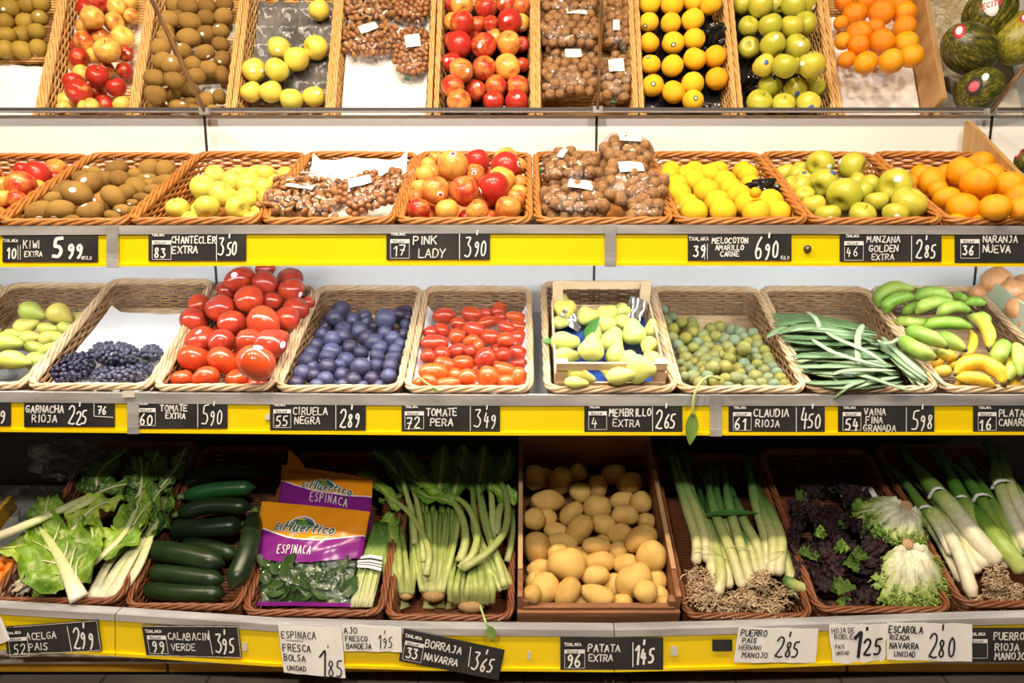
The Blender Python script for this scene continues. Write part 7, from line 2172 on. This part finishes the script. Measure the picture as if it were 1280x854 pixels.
def spinach_bag(label, fr, corners, thick, seed, e1, e2, leaves=True, logo=True, word=(0.5, 0.0, 0.13)):
    bg = Bag(fr, corners, thick, seed, None)
    P0 = bg.C[3]
    root = thing('spinach_bag', label, 'bag', P0, 'bags of spinach')
    def zone(name, m, b0, b1, back=False, nv=26, parent=root):
        mb = MB()
        na = 60
        rows = []
        for j in range(nv + 1):
            row = []
            for i in range(na + 1):
                a = i / na
                lo = b0(a) if callable(b0) else b0
                hi = b1(a) if callable(b1) else b1
                b2 = lo + (hi - lo) * j / nv
                if back:
                    p = bilin(bg.C, a, b2) - bg.n * (bg.t * 0.5 * (math.sin(math.pi * a) ** 0.6) * math.sin(math.pi * min(1, 0.03 + 0.95 * b2)) ** 0.7)
                else:
                    p = bg.f(a, b2)
                row.append(p - P0)
            rows.append(row)
        mb.grid(rows)
        return mb.build(name, m, parent)
    zone('orange_top', M['bagorange'], -0.015, e1)
    pu = zone('purple_band', M['bagpurple'], e1, e2)
    zone('back_sheet', M['film'], 0.0, 0.97, True, 16)
    mb = MB()
    zone('clear_window', M['film'], e2, 0.965)
    zone('bottom_seal', M['bagpurple'], 0.965, 1.0, nv=2)
    # white rule between the two colours
    zone('white_rule', M['printwhite'], lambda a: e1(a) - 0.004, lambda a: e1(a) + 0.010, nv=2).location = bg.n * 0.0012
    if leaves:
        mb = MB()
        mb.grid([[bg.f(i / 20, e2(i / 20) + (0.955 - e2(i / 20)) * j / 12, -0.022 + 0.004 * math.sin(i * 2.1 + j * 1.7)) - P0 for i in range(1, 20)] for j in range(13)])
        mb.build('packed_spinach', M['spinach'], root)
        r_ = random.Random(seed)
        for i in range(98):
            a = r_.uniform(0.08, 0.92)
            b2 = r_.uniform(e2(a) + 0.055, 0.91)
            p = bg.f(a, b2, -0.010 - 0.026 * r_.random() * (i % 3 > 0))
            q = r_.uniform(0, 6.28)
            simple_leaf('spinach_leaf', None, None, p - P0, (math.cos(q), 0.1, math.sin(q)), bg.n + Vector((r_.uniform(-0.4, 0.4), 0, r_.uniform(-0.4, 0.4))), r_.uniform(0.035, 0.06), r_.uniform(0.022, 0.036), M['spinach'], None, 0.1, root)
    def on(a, b2, lift):
        return bg.f(a, b2, lift) - P0
    if logo:
        la, lb = logo
        def shape(name, pts, m, lift, n=1):
            mb = MB()
            c = [sum(p[0] for p in pts) / len(pts), sum(p[1] for p in pts) / len(pts)]
            vs = [on(c[0], c[1], lift)] + [on(p[0], p[1], lift) for p in pts]
            # subdivide towards the centre so the mark follows the bag
            rings = [[on(c[0] + (p[0] - c[0]) * k, c[1] + (p[1] - c[1]) * k, lift) for p in pts] for k in (1.0, 0.75, 0.5, 0.25)]
            L = len(pts)
            vs = [q for r2 in rings for q in r2] + [vs[0]]
            fs = [(i * L + k, i * L + (k + 1) % L, (i + 1) * L + (k + 1) % L, (i + 1) * L + k) for i in range(3) for k in range(L)]
            fs += [(3 * L + k, 3 * L + (k + 1) % L, 4 * L) for k in range(L)]
            mb.add(vs, fs)
            return mb.build(name, m, root)
        arch = lambda rx, ry, lo=0.0: [(la + rx * math.cos(q), lb - ry * math.sin(q)) for q in [math.pi * k / 16 for k in range(17)]]
        shape('emblem_border', arch(0.128, 0.128) , M['printwhite'], 0.0014)
        shape('emblem_sky', arch(0.116, 0.115), M['logoblue'], 0.0020)
        shape('emblem_field', [(la + 0.113 * math.cos(q), lb - 0.085 * math.sin(q) ** 0.8) for q in [math.pi * k / 16 for k in range(17)]], M['logogreen'], 0.0026)
        for kx in range(5):
            x0 = la + (kx - 2) * 0.038
            shape('emblem_furrow', [(la - 0.004 + (kx - 2) * 0.004, lb - 0.080), (la + 0.004 + (kx - 2) * 0.004, lb - 0.080), (x0 + 0.011, lb - 0.004), (x0 - 0.011, lb - 0.004)], M['logolime'], 0.0032)
        shape('emblem_sun', [(la - 0.03 + 0.05 * math.cos(q), lb - 0.082 - 0.022 * math.sin(q)) for q in [math.pi * k / 8 for k in range(9)]], M['logoyellow'], 0.0031)
        for lift, wt, m in ((0.0046, 0.0290, M['printwhite']), (0.0058, 0.0165, M['logogreen'])):
            lettering('logo_lettering', 'El', (la - 0.235, lb + 0.045), 0.062, on, wt * 0.8, m, root, 0.22, lift)
            lettering('logo_lettering', 'Huertico', (la - 0.15, lb + 0.052), 0.098, on, wt, m, root, 0.25, lift, 0.80)
        lettering('small_lettering', 'IIIIIIIIIII', (la - 0.10, lb + 0.085), 0.018, on, 0.003, M['printwhite'], root, 0, 0.0016, 0.9)
    wa, wb, wh = word
    lettering('product_lettering', 'ESPINACA', (wa, wb), wh, on, 0.0085, M['printwhite'], root, 0.06, 0.003, 0.45)
    return root

fr = FR['4spinach']
ZB = lambda x, y: (270 + x * ZK, 540 + y * ZK)
def cn(*q):
    return [(*ZB(x, y), h) for x, y, h in q]
spinach_bag('rear bag of spinach with orange top corner sticking up', fr, cn((320, 165, 0.06), (760, 235, 0.055), (740, 640, 0.0), (290, 560, 0.0)), 0.03, 1, lambda a: 0.20 + 0.10 * math.sin(math.pi * a) + 0.02 * a, lambda a: 0.62, False, (0.50, 0.24), (0.36, 0.45, 0.11))
rb = bpy.data.objects['spinach_bag']
Pq = [fr.hit(*ZB(x, y), h) for x, y, h in ((345, 185, 0.07), (440, 190, 0.07), (400, 130, 0.085), (352, 90, 0.095))]
mb = MB(); mb.add([p - rb.location for p in Pq] + [p - rb.location + Vector((0, 0.004, 0)) for p in Pq], [(0, 1, 2, 3), (7, 6, 5, 4), (0, 3, 7, 4), (1, 5, 6, 2), (2, 6, 7, 3)])
mb.build('top_flap', M['bagorange'], rb, False)
spinach_bag('front bag of spinach with orange and purple print and clear window', fr, cn((222, 345, 0.085), (745, 395, 0.08), (665, 850, -0.045), (125, 845, -0.045)), 0.04, 2, lambda a: 0.235 + 0.125 * math.sin(math.pi * min(1, a * 1.02)) ** 1.0 + 0.02 * a, lambda a: 0.50 + 0.10 * math.sin(math.pi * min(1, 0.15 + 0.85 * a)), True, (0.44, 0.245), (0.26, 0.52, 0.085))

# young garlic in a clear tray at the right of the spinach
r_ = random.Random(4)
b0 = fr.hit(*ZB(690, 850), -0.05)
root = thing('garlic_pack', 'clear pack of young garlic shoots with paper band beside the spinach', 'vegetables', b0)
for i in range(13):
    a = i / 12
    W = [fr.hit(*ZB(x, y), h) for x, y, h in ((655 + 95 * a, 850, -0.05 + 0.01 * r_.random()), (690 + 100 * a, 690, -0.01 + 0.012 * r_.random()), (740 + 85 * a, 540, 0.015), (770 + 60 * a, 440, 0.025))]
    mb = MB(); mb.tube([p - b0 for p in spline(W, 12)], [0.0055 - 0.0002 * q for q in range(13)], 7, col=[grad([(0, (0.62, 0.62, 0.40)), (0.4, (0.45, 0.54, 0.18)), (0.7, (0.12, 0.26, 0.05)), (1, DEEP)], q / 12) for q in range(13)])
    mb.build('garlic_shoot', M['stalkmat'], root)
Wb = [fr.hit(*ZB(x, y), 0.022) for x, y in ((690, 605), (750, 595), (808, 605), (800, 675), (745, 660), (684, 655))]
rows = [[Wb[0] - b0, Wb[1] - b0, Wb[2] - b0], [Wb[5] - b0, Wb[4] - b0, Wb[3] - b0]]
mb = MB(); mb.grid(rows); mb.grid([[p - fr.en * 0.001 for p in q[::-1]] for q in rows])
lb = mb.build('paper_band', M['sticker'], root)
mb = MB()
for t0, t1 in ((0.25, 0.38), (0.55, 0.62), (0.74, 0.80)):
    mb.grid([[rows[0][j] * (1 - t) + rows[1][j] * t + fr.en * 0.001 for j in range(3)] for t in (t0, t1)])
mb.build('printed_lines', M['ink'], lb, False)

# ------------------------------------------------------------------ price cards
def card(label, corners, texts, Y, white=False, group=None, torn=0.0, seed=0, edge=False, codebox=None, rule=None, header=None, hdr_h=None):
    """corners TL, TR, BR, BL in photo pixels; text positions in pixels measured from TL along the card."""
    rnd = random.Random(seed)
    P = [at_y(u, v, Y) for u, v in corners]
    TL, TR, BR, BL = corners
    W = math.hypot(TR[0] - TL[0], TR[1] - TL[1]); H_ = math.hypot(BL[0] - TL[0], BL[1] - TL[1])
    c = (P[0] + P[2]) / 2
    # a little lean so that a card over a lip stays in front of it
    def mapf(x, y, lift):
        return bilin(P, x / W, y / H_) - c + Vector((0, -lift - 0.0015, 0))
    n, m_ = 16, 6
    mb = MB()
    fr_ = []
    for j in range(m_ + 1):
        row = []
        for i in range(n + 1):
            x, y = W * i / n, H_ * j / m_
            if torn and (i in (0, n) or j in (0, m_)):
                x += rnd.uniform(-torn, torn); y += rnd.uniform(-torn, torn)
            w = 0.0012 * math.sin(i * 0.9 + seed) * (1 if white else 0)
            row.append(mapf(x, y, -0.0015 + w))
        fr_.append(row)
    mb.grid(fr_)
    th = Vector((0, 0.0008 if white else 0.003, 0))
    mb.grid([[p + th for p in r][::-1] for r in fr_])
    per = fr_[0] + [r[-1] for r in fr_[1:]] + fr_[-1][::-1][1:] + [r[0] for r in fr_[::-1][1:-1]]
    mb.grid([per + [per[0]], [p + th for p in per] + [per[0] + th]])
    o = mb.build('price_card', M['paper'] if white else M['slate'], None, False, c)
    tag(o, label, 'price card', group)
    if edge:
        mb = MB()
        lettering('', '', (0, 0), 1, mapf, 1, None, None, mb=mb)
        for (x0, y0, x1, y1) in ((0, 0.6, W, 0.6), (0, H_ - 0.6, W, H_ - 0.6), (W - 0.5, 0, W - 0.5, H_)):
            rows = []
            for i in range(25):
                x, y = x0 + (x1 - x0) * i / 24, y0 + (y1 - y0) * i / 24
                k = rnd.uniform(0.3, 1.0)
                rows.append([mapf(x - (k if x0 == x1 else 0), y - (k if y0 == y1 else 0), 0.0006), mapf(x + (0.5 if x0 == x1 else 0), y + (0.5 if y0 == y1 else 0), 0.0006)])
            mb.grid(rows)
        mb.build('worn_edge', M['cardedge'], o, False)
    ink = M['ink'] if white else M['chalk']
    for nm, txt, x, y, h, wt, wide, sl in texts:
        mm = ink if white or nm.startswith('price') or nm.startswith('code') else M['chalkdim']
        lettering(nm + '_lettering', txt, (x, y), h, mapf, wt, mm, o, sl, 0.0006, wide, rnd, 0.32, None, 0.75 if nm == 'price' else 1.15)
    if codebox:
        x, y, w, h, hh = codebox
        mb = MB()
        def rect(x0, y0, x1, y1):
            mb.grid([[mapf(x0, y0, 0.0006), mapf(x1, y0, 0.0006)], [mapf(x0, y1, 0.0006), mapf(x1, y1, 0.0006)]])
        rect(x, y, x + w, y + hh)
        for q in ((x, y + hh, x + 0.5, y + h), (x + w - 0.5, y + hh, x + w, y + h), (x, y + h - 0.5, x + w, y + h)):
            rect(*q)
        bx = mb.build('code_box', M['chalk'], o, False)
        lettering('box_heading', 'TECLA Nº' if rnd.random() < 0.5 else 'TECLA Nº', (x + w * 0.12, y + hh - 0.7), max(1.6, hh * 0.55), mapf, 0.5, M['ink'], o, 0, 0.0010, 0.9)
    if rule:
        mb = MB()
        for (x0, y0, x1, y1, w) in rule:
            dx, dy = x1 - x0, y1 - y0
            L = math.hypot(dx, dy)
            nx, ny = -dy / L * w / 2, dx / L * w / 2
            mb.grid([[mapf(x0 + nx, y0 + ny, 0.0006), mapf(x1 + nx, y1 + ny, 0.0006)], [mapf(x0 - nx, y0 - ny, 0.0006), mapf(x1 - nx, y1 - ny, 0.0006)]])
        mb.build('ruled_line', ink, o, False)
    if header:
        lettering('shop_heading', 'TXALAKA', (header[0], header[1]), header[2], mapf, header[2] * 0.24, M['chalk'], o, 0, 0.0006, 1.0)
    return o
def box4(x0, y0, x1, y1):
    return [(x0, y0), (x1, y0), (x1, y1), (x0, y1)]
T_ = lambda txt, x, y, h, wt=1.3, wide=0.8, sl=0.05: ('product', txt, x, y, h, wt, wide, sl)
P_ = lambda txt, x, y, h, wt=1.9, wide=0.55, sl=0.08: ('price', txt, x, y, h, wt, wide, sl)
N_ = lambda txt, x, y, h, wt=1.3, wide=0.75, sl=0.06: ('code', txt, x, y, h, wt, wide, sl)
g2, g3, g4 = 'black price cards of the upper shelf', 'black price cards of the middle shelf', 'price cards of the lowest shelf'
YA, YB_, YC = Y2 - 0.0045, Y3 - 0.0045, Y4 - 0.0045
SB = (5, 7.5, 24, 24, 5)
card('black card reading kiwi extra 5.99 below the brown kiwis', box4(3, 294.5, 122, 328), [T_('KIWI', 27, 16, 9.5), T_('EXTRA', 28, 26, 6.5, 1.1), P_("5", 64, 27, 24, 4.2, 0.75), P_("99", 82, 27, 17, 3.2, 0.7), T_('€KILO', 99, 30, 4, 0.7), N_('10', 6, 29, 13, 1.9, 0.6), T_('TXALAKA', 0.5, 8, 3.6, 0.7, 0.9)], YA, group=g2, seed=1, rule=[(20, 12, 20, 30, 0.6), (23, 12, 23, 30, 0.6)])
card('black card numbered 83 priced 3.50 below the pale yellow apples', box4(185.5, 293, 307.5, 326.5), [T_('CHANTECLER', 29, 11, 8.4, 1.5, 0.72), T_('EXTRA', 30, 23.5, 8.4, 1.6, 0.9), P_("3'50", 88, 27, 22, 1.9, 0.5), N_('83', 7.5, 29, 11.5, 1.8)], YA, group=g2, seed=2, codebox=SB, rule=[(85.5, 0.5, 85.5, 33, 0.9)], header=(5, 2.2, 2.6))
card('black card numbered 17 priced 3.90 below the red blushed apples', box4(483, 291.5, 612.5, 325), [T_('PINK', 34, 14, 10, 1.5, 1.0), T_('LADY', 40, 30.5, 10.5, 1.5, 1.0), P_("3'90", 98, 29, 25, 1.8, 0.5), N_('17', 8, 28, 13, 1.4, 0.9)], YA, group=g2, seed=3, codebox=SB, rule=[(91.5, 0.5, 91.5, 33, 0.9)], header=(6, 2.6, 3))
card('black card numbered 39 priced 6.90 below the yellow peaches', box4(860, 292.5, 989.5, 326), [T_('MELOCOTON', 30, 11.5, 7, 1.4, 0.78), T_('AMARILLO', 34, 20, 6.2, 1.2, 0.85), T_('CARNE', 40, 28, 6.2, 1.2, 0.9), P_("6'90", 84, 31, 27, 2.2, 0.5), N_('39', 6, 29, 14, 2, 0.7), T_('KILO', 116, 31.5, 4, 0.7), T_('TXALAKA', 1, 8, 4.2, 0.8, 1.0)], YA, group=g2, seed=4, rule=[(20.5, 12, 20.5, 32, 0.6), (24, 12, 24, 32, 0.6)])
card('black card numbered 46 priced 2.85 below the greenish yellow apples', box4(1050, 294, 1177, 327), [T_('MANZANA', 33, 9, 7.6, 1.3, 0.9), T_('GOLDEN', 36, 20.5, 8, 1.3, 0.9), T_('EXTRA', 39, 31, 7.4, 1.2, 0.9), P_("2'85", 94, 29, 23, 2, 0.52), N_('46', 8, 26, 11, 1.2)], YA, group=g2, seed=5, codebox=SB, rule=[(89, 0.5, 89, 33, 0.9)], header=(7, 2.4, 2.8))
card('black card numbered 36 below the oranges at the right edge', box4(1194, 294.5, 1322, 328.5), [T_('NARANJA', 34, 8.5, 8, 1.3, 0.9), T_('NUEVA', 34, 21, 9, 1.5, 0.9), N_('36', 9, 24.5, 11, 2)], YA, group=g2, seed=6, codebox=(6, 4.5, 24, 24, 5))
card('black card cut off by the left edge of the middle shelf', box4(-100, 503, 13, 533), [P_('9', 100, 25, 15, 1.8, 0.7)], YB_, group=g3, seed=7, edge=False)
card('black card with number 76 at its right, below the black grapes', box4(30, 503.5, 143, 534), [T_('GARNACHA', 3, 12, 8.6, 1.6, 0.76), T_('RIOJA', 11, 24, 9, 1.5, 0.85), P_("2'25", 54, 27, 23, 1.9, 0.55), N_('76', 92, 14, 9.5, 1.6)], YB_, group=g3, seed=8, rule=[(88, 0.5, 88, 16, 0.8), (88, 16.5, 112, 18, 0.8)])
card('black card numbered 60 below the large red tomatoes', box4(169.5, 504, 284, 536), [T_('TOMATE', 31, 9.5, 7.6, 1.5, 0.85), T_('EXTRA', 38, 19, 6.8, 1.4, 0.85), P_("5'90", 82, 26, 24, 1.6, 0.52), N_('60', 6, 27, 13, 1.9, 0.75)], YB_, group=g3, seed=9, codebox=(3.5, 6, 22, 22, 5), rule=[(78, 0.5, 78, 30, 0.8)], header=(4, 1.8, 2))
card('black card numbered 55 priced 2.89 below the dark plums', box4(337.5, 505.5, 457, 538), [T_('CIRUELA', 29, 12.5, 8.8, 1.4, 0.85), T_('NEGRA', 31, 24, 8.6, 1.4, 0.85), P_("2'89", 87, 28, 23, 2, 0.52), N_('55', 7, 27, 13, 1.5)], YB_, group=g3, seed=10, codebox=(4.5, 6, 22, 23, 5), rule=[(82.5, 0.5, 82.5, 31, 0.8)], header=(5, 2, 2.4))
card('black card numbered 72 priced 3.49 below the oval tomatoes', box4(502, 507.5, 625, 539.5), [T_('TOMATE', 31, 12, 8.6, 1.5, 0.85), T_('PERA', 36, 24.5, 9, 1.5, 0.95), P_("3'49", 90, 27, 23, 1.6, 0.6), N_('72', 6, 28, 14, 1.7)], YB_, group=g3, seed=11, codebox=(4, 6.5, 24, 22, 5), rule=[(86, 0.5, 86, 31, 0.8)], header=(5, 2.2, 2.6))
card('black card numbered 4 priced 2.65 below the quinces', box4(730.5, 508, 853, 540.5), [T_('MEMBRILLO', 31, 12, 9, 1.6, 0.72), T_('EXTRA', 36, 25, 8.6, 1.3, 0.9), P_("2'65", 88, 28, 24, 2, 0.52), N_('4', 9, 26, 12, 1.2, 0.9)], YB_, group=g3, seed=12, codebox=(5, 6, 23, 23, 5), rule=[(85, 0.5, 85, 31, 0.8)], header=(6, 2, 2.2))
card('black card numbered 61 priced 4.50 below the small green plums', box4(911, 508.5, 1031, 541.5), [T_('CLAUDIA', 31, 12, 9, 1.5, 0.85), T_('RIOJA', 33, 25, 8.6, 1.4, 0.9), P_("4'50", 88, 27, 24, 1.8, 0.55), N_('61', 7, 28, 14, 1.9)], YB_, group=g3, seed=13, codebox=(5, 6.5, 23, 23, 5), rule=[(84, 0.5, 84, 31, 0.8)], header=(6, 2.2, 2.6))
card('black card numbered 54 priced 5.98 below the flat beans', box4(1048, 508.5, 1168, 541.5), [T_('VAINA', 32, 10, 8, 1.4, 0.85), T_('FINA', 34, 20, 7.8, 1.4, 0.9), T_('GRANADA', 31, 30.5, 8, 1.4, 0.82), P_("5'98", 90, 28, 25, 1.8, 0.52), N_('54', 8, 29, 14, 1.9)], YB_, group=g3, seed=14, codebox=(5, 6.5, 23, 23, 5), rule=[(84.5, 0.5, 84.5, 31, 0.8)], header=(6, 2.2, 2.6))
card('black card numbered 16 below the bananas at the right edge', box4(1217, 508.5, 1338, 541.5), [T_('PLATANO', 31, 12, 8.6, 1.4, 0.85), T_('CANARIAS', 31, 23.5, 8.4, 1.4, 0.8), N_('16', 7, 29, 14, 1.9)], YB_, group=g3, seed=15, codebox=(5, 6.5, 23, 23, 5), header=(6, 2.2, 2.6))
SC4 = (7, 15, 24, 24, 5)
card('crooked black card numbered 52 priced 2.99 below the chard', [(5, 784), (122, 775), (127, 813.5), (9, 819)], [T_('ACELGA', 27, 17.5, 8.4, 1.3, 0.85), T_('PAIS', 29, 30.5, 8.6, 1.3, 0.9), P_("2'99", 83, 31, 24, 2.1, 0.52), N_('52', 10, 34, 12, 1.2)], YC - 0.004, group=g4, seed=16, edge=True, codebox=(4, 13.5, 24, 24, 4.5), rule=[(79, 4.5, 81, 34, 0.9)], header=(2, 9, 3.2))
card('black card numbered 99 priced 3.95 below the courgettes', [(177, 782), (298, 782.5), (302, 822.5), (183, 819.5)], [T_('CALABACIN', 31, 17, 8.6, 1.3, 0.78), T_('VERDE', 34, 30, 8, 1.3, 0.9), P_("3'95", 88, 33, 24, 2, 0.52), N_('99', 9, 33, 13, 1.8)], YC - 0.003, group=g4, seed=17, edge=True, codebox=(5, 12, 24, 23, 5), rule=[(83, 5, 85, 34, 0.9)], header=(4, 8.5, 3.4))
card('white paper sign with four lines priced 1.85 below the spinach bags', [(347.5, 782), (427, 784), (432, 848), (354.5, 841)], [T_('ESPINACA', 3, 15, 8.6, 1.1, 0.72), T_('FRESCA', 3, 31, 8.4, 1.3, 0.8), T_('BOLSA', 3, 43, 7.6, 1.2, 0.85), T_('UNIDAD', 6, 55, 6, 1.1, 0.8), P_("1", 43, 59, 34, 2.4, 0.75, 0.1), P_("85", 57, 59, 19, 1.7, 0.62), P_("'", 58, 37, 13, 1.2)], YC - 0.006, True, g4, 0.4, 18, rule=[(8, 17.5, 30, 18.5, 0.8)])
card('small white sign priced 1.95 below the young garlic pack', [(427, 781.5), (501.5, 784), (502.5, 815.5), (430.5, 814)], [T_('AJO', 2.5, 10, 7.4, 1.1, 0.9), T_('FRESCO', 3, 19.5, 6.4, 1.1, 0.85), T_('BANDEJA', 3.5, 29, 6.4, 1.1, 0.82), P_("1'95", 44, 27, 18, 1.3, 0.55)], YC - 0.008, True, g4, 0.3, 19)
card('tilted black card numbered 33 priced 3.65 below the borage', [(505, 786.5), (631, 813), (623, 850.5), (498.5, 826)], [T_('BORRAJA', 29, 16, 9, 1.6, 0.85), T_('NAVARRA', 31, 32, 8.6, 1.6, 0.82), P_("3'65", 92, 33, 24, 2.1, 0.52), N_('33', 7, 34, 13, 2)], YC - 0.006, group=g4, seed=20, codebox=(4, 13, 24, 24, 5), rule=[(86, 4, 88, 30, 1.0)], header=(3, 8.5, 3.6))
card('black card numbered 96 priced 1.45 below the potato crate', box4(700.5, 797.5, 829, 837.5), [T_('PATATA', 35, 16.5, 8.6, 1.7, 0.9), T_('EXTRA', 35, 28.5, 8, 1.5, 0.9), P_("1'45", 92, 32, 24, 2.8, 0.55), N_('96', 7.5, 36, 15, 2.3, 0.75)], YC - 0.004, group=g4, seed=21, codebox=(5, 14, 25.5, 23.5, 5), rule=[(90.5, 5, 90.5, 36, 1.2)], header=(5, 9.5, 3.6))
card('white sign with four lines priced 2.85 below the young leeks', [(923, 784.5), (1023.5, 786.5), (1019.5, 829), (917, 828.5)], [T_('PUERRO', 4, 10, 7.4, 1.3, 0.85), T_('PAIS', 7, 18.5, 6, 1.2, 1.0), T_('HERNANI', 4, 27.5, 5.6, 0.9, 0.85), T_('MANOJO', 9, 37.5, 6.6, 1.1, 0.9), P_("2'85", 47, 38, 28, 2.2, 0.55)], YC - 0.004, True, g4, 0.4, 22)
card('torn white sign priced 1.25 below the purple lettuce', [(1035.5, 781), (1110, 781), (1106, 826), (1042, 830)], [T_('HOJA DE', 3, 10, 6.2, 0.9, 0.8), T_('ROBLE', 6, 18, 6.2, 0.9, 0.9), T_('PAIS', 5, 30, 5, 0.8, 0.8), T_('UNIDAD', 5, 38, 4.6, 0.8, 0.8), P_("1", 26, 42, 34, 4.4, 0.8, 0.16), P_("25", 43, 40, 22, 3.0, 0.7), P_("'", 46, 20, 13, 3.2)], YC - 0.004, True, g4, 1.2, 23)
card('wide white sign with four lines priced 2.80 below the endive', [(1109, 778), (1215, 780.5), (1215, 827.5), (1108.5, 825)], [T_('ESCAROLA', 2, 12.5, 8.2, 1.5, 0.7), T_('RIZADA', 3, 21, 6, 1.2, 0.85), T_('NAVARRA', 3, 32, 7.2, 1.3, 0.82), T_('UNIDAD', 9, 42, 6.4, 1.1, 0.85), P_("2'80", 50, 42, 32, 2.3, 0.5)], YC - 0.007, True, g4, 0.4, 24)
card('black card at the right edge below the thick leeks, empty number box', box4(1208, 785.5, 1330, 826), [T_('PUERRO', 34, 14, 8.6, 1.6, 0.85), T_('RIOJA', 35, 27, 8.6, 1.6, 0.9), T_('MANOJO', 35, 38.5, 8.6, 1.6, 0.85)], YC - 0.004, group=g4, seed=25, codebox=(3, 13, 23, 24, 5), header=(2, 8.5, 3.6))
card('corner of a white sign at the left edge of the lowest shelf', [(-40, 768), (1, 772), (13, 800), (-30, 818)], [P_('0', 44, 34, 14, 2.4, 0.8)], YC - 0.012, True, g4, 0.3, 26)
def patch(name, lab, cat, corners, Y, m):
    P = [at_y(u, v, Y) for u, v in corners]
    c = (P[0] + P[2]) / 2
    mb = MB()
    th = Vector((0, 0.0015, 0))
    vs = [p - c for p in P] + [p - c + th for p in P]
    mb.add(vs, [(0, 1, 2, 3), (7, 6, 5, 4), (0, 4, 5, 1), (1, 5, 6, 2), (2, 6, 7, 3), (3, 7, 4, 0)])
    return tag(mb.build(name, m, None, False, c), lab, cat)
patch('black_tag', 'small blank black tag left of the young leek sign', 'tag', box4(890.5, 800, 915.5, 814), YC - 0.002, M['slate'])
M['tapewhite'] = mat('old_tape', (0.62, 0.58, 0.52), 0.6)
patch('tape_scrap', 'scrap of white tape on the yellow strip beside the courgette card', 'tape', box4(303, 803, 309, 814), YC - 0.002, M['tapewhite'])
patch('tape_scrap', 'scrap of pale tape on the yellow strip beside the potato card', 'tape', box4(838.5, 808, 847, 820), YC - 0.002, M['tapewhite'])
patch('tape_scrap', 'small worn tape scrap on the yellow strip left of the potato card', 'tape', box4(659.5, 814.5, 663.5, 825), YC - 0.002, M['tapewhite'])
patch('tape_scrap', 'white tape scrap left of the dark plum card', 'tape', box4(331, 518, 337, 525), YB_ - 0.001, M['tapewhite'])
patch('tape_scrap', 'clear tape patch over the joint bracket below the grapes', 'tape', box4(153, 489, 168, 497), YB_ - 0.012, M['tapewhite'])
# the screw stud in the yellow strip
c = at_y(1009.5, 311, YA)
o = tag(link('screw_stud', None, None, c), 'round dark screw stud in the yellow strip between two upper cards', 'screw')
mb = MB(); mb.tube([(0, 0.004, 0), (0, -0.002, 0), (0, -0.0035, 0)], [0.0095, 0.0095, 0.007], 16); mb.build('washer', M['dark'], o)
mb = MB(); mb.tube([(0, -0.003, 0), (0, -0.006, 0)], [0.0045, 0.0035], 12); mb.build('brass_head', mat('brass', (0.65, 0.42, 0.15), 0.3, 0.9), o)
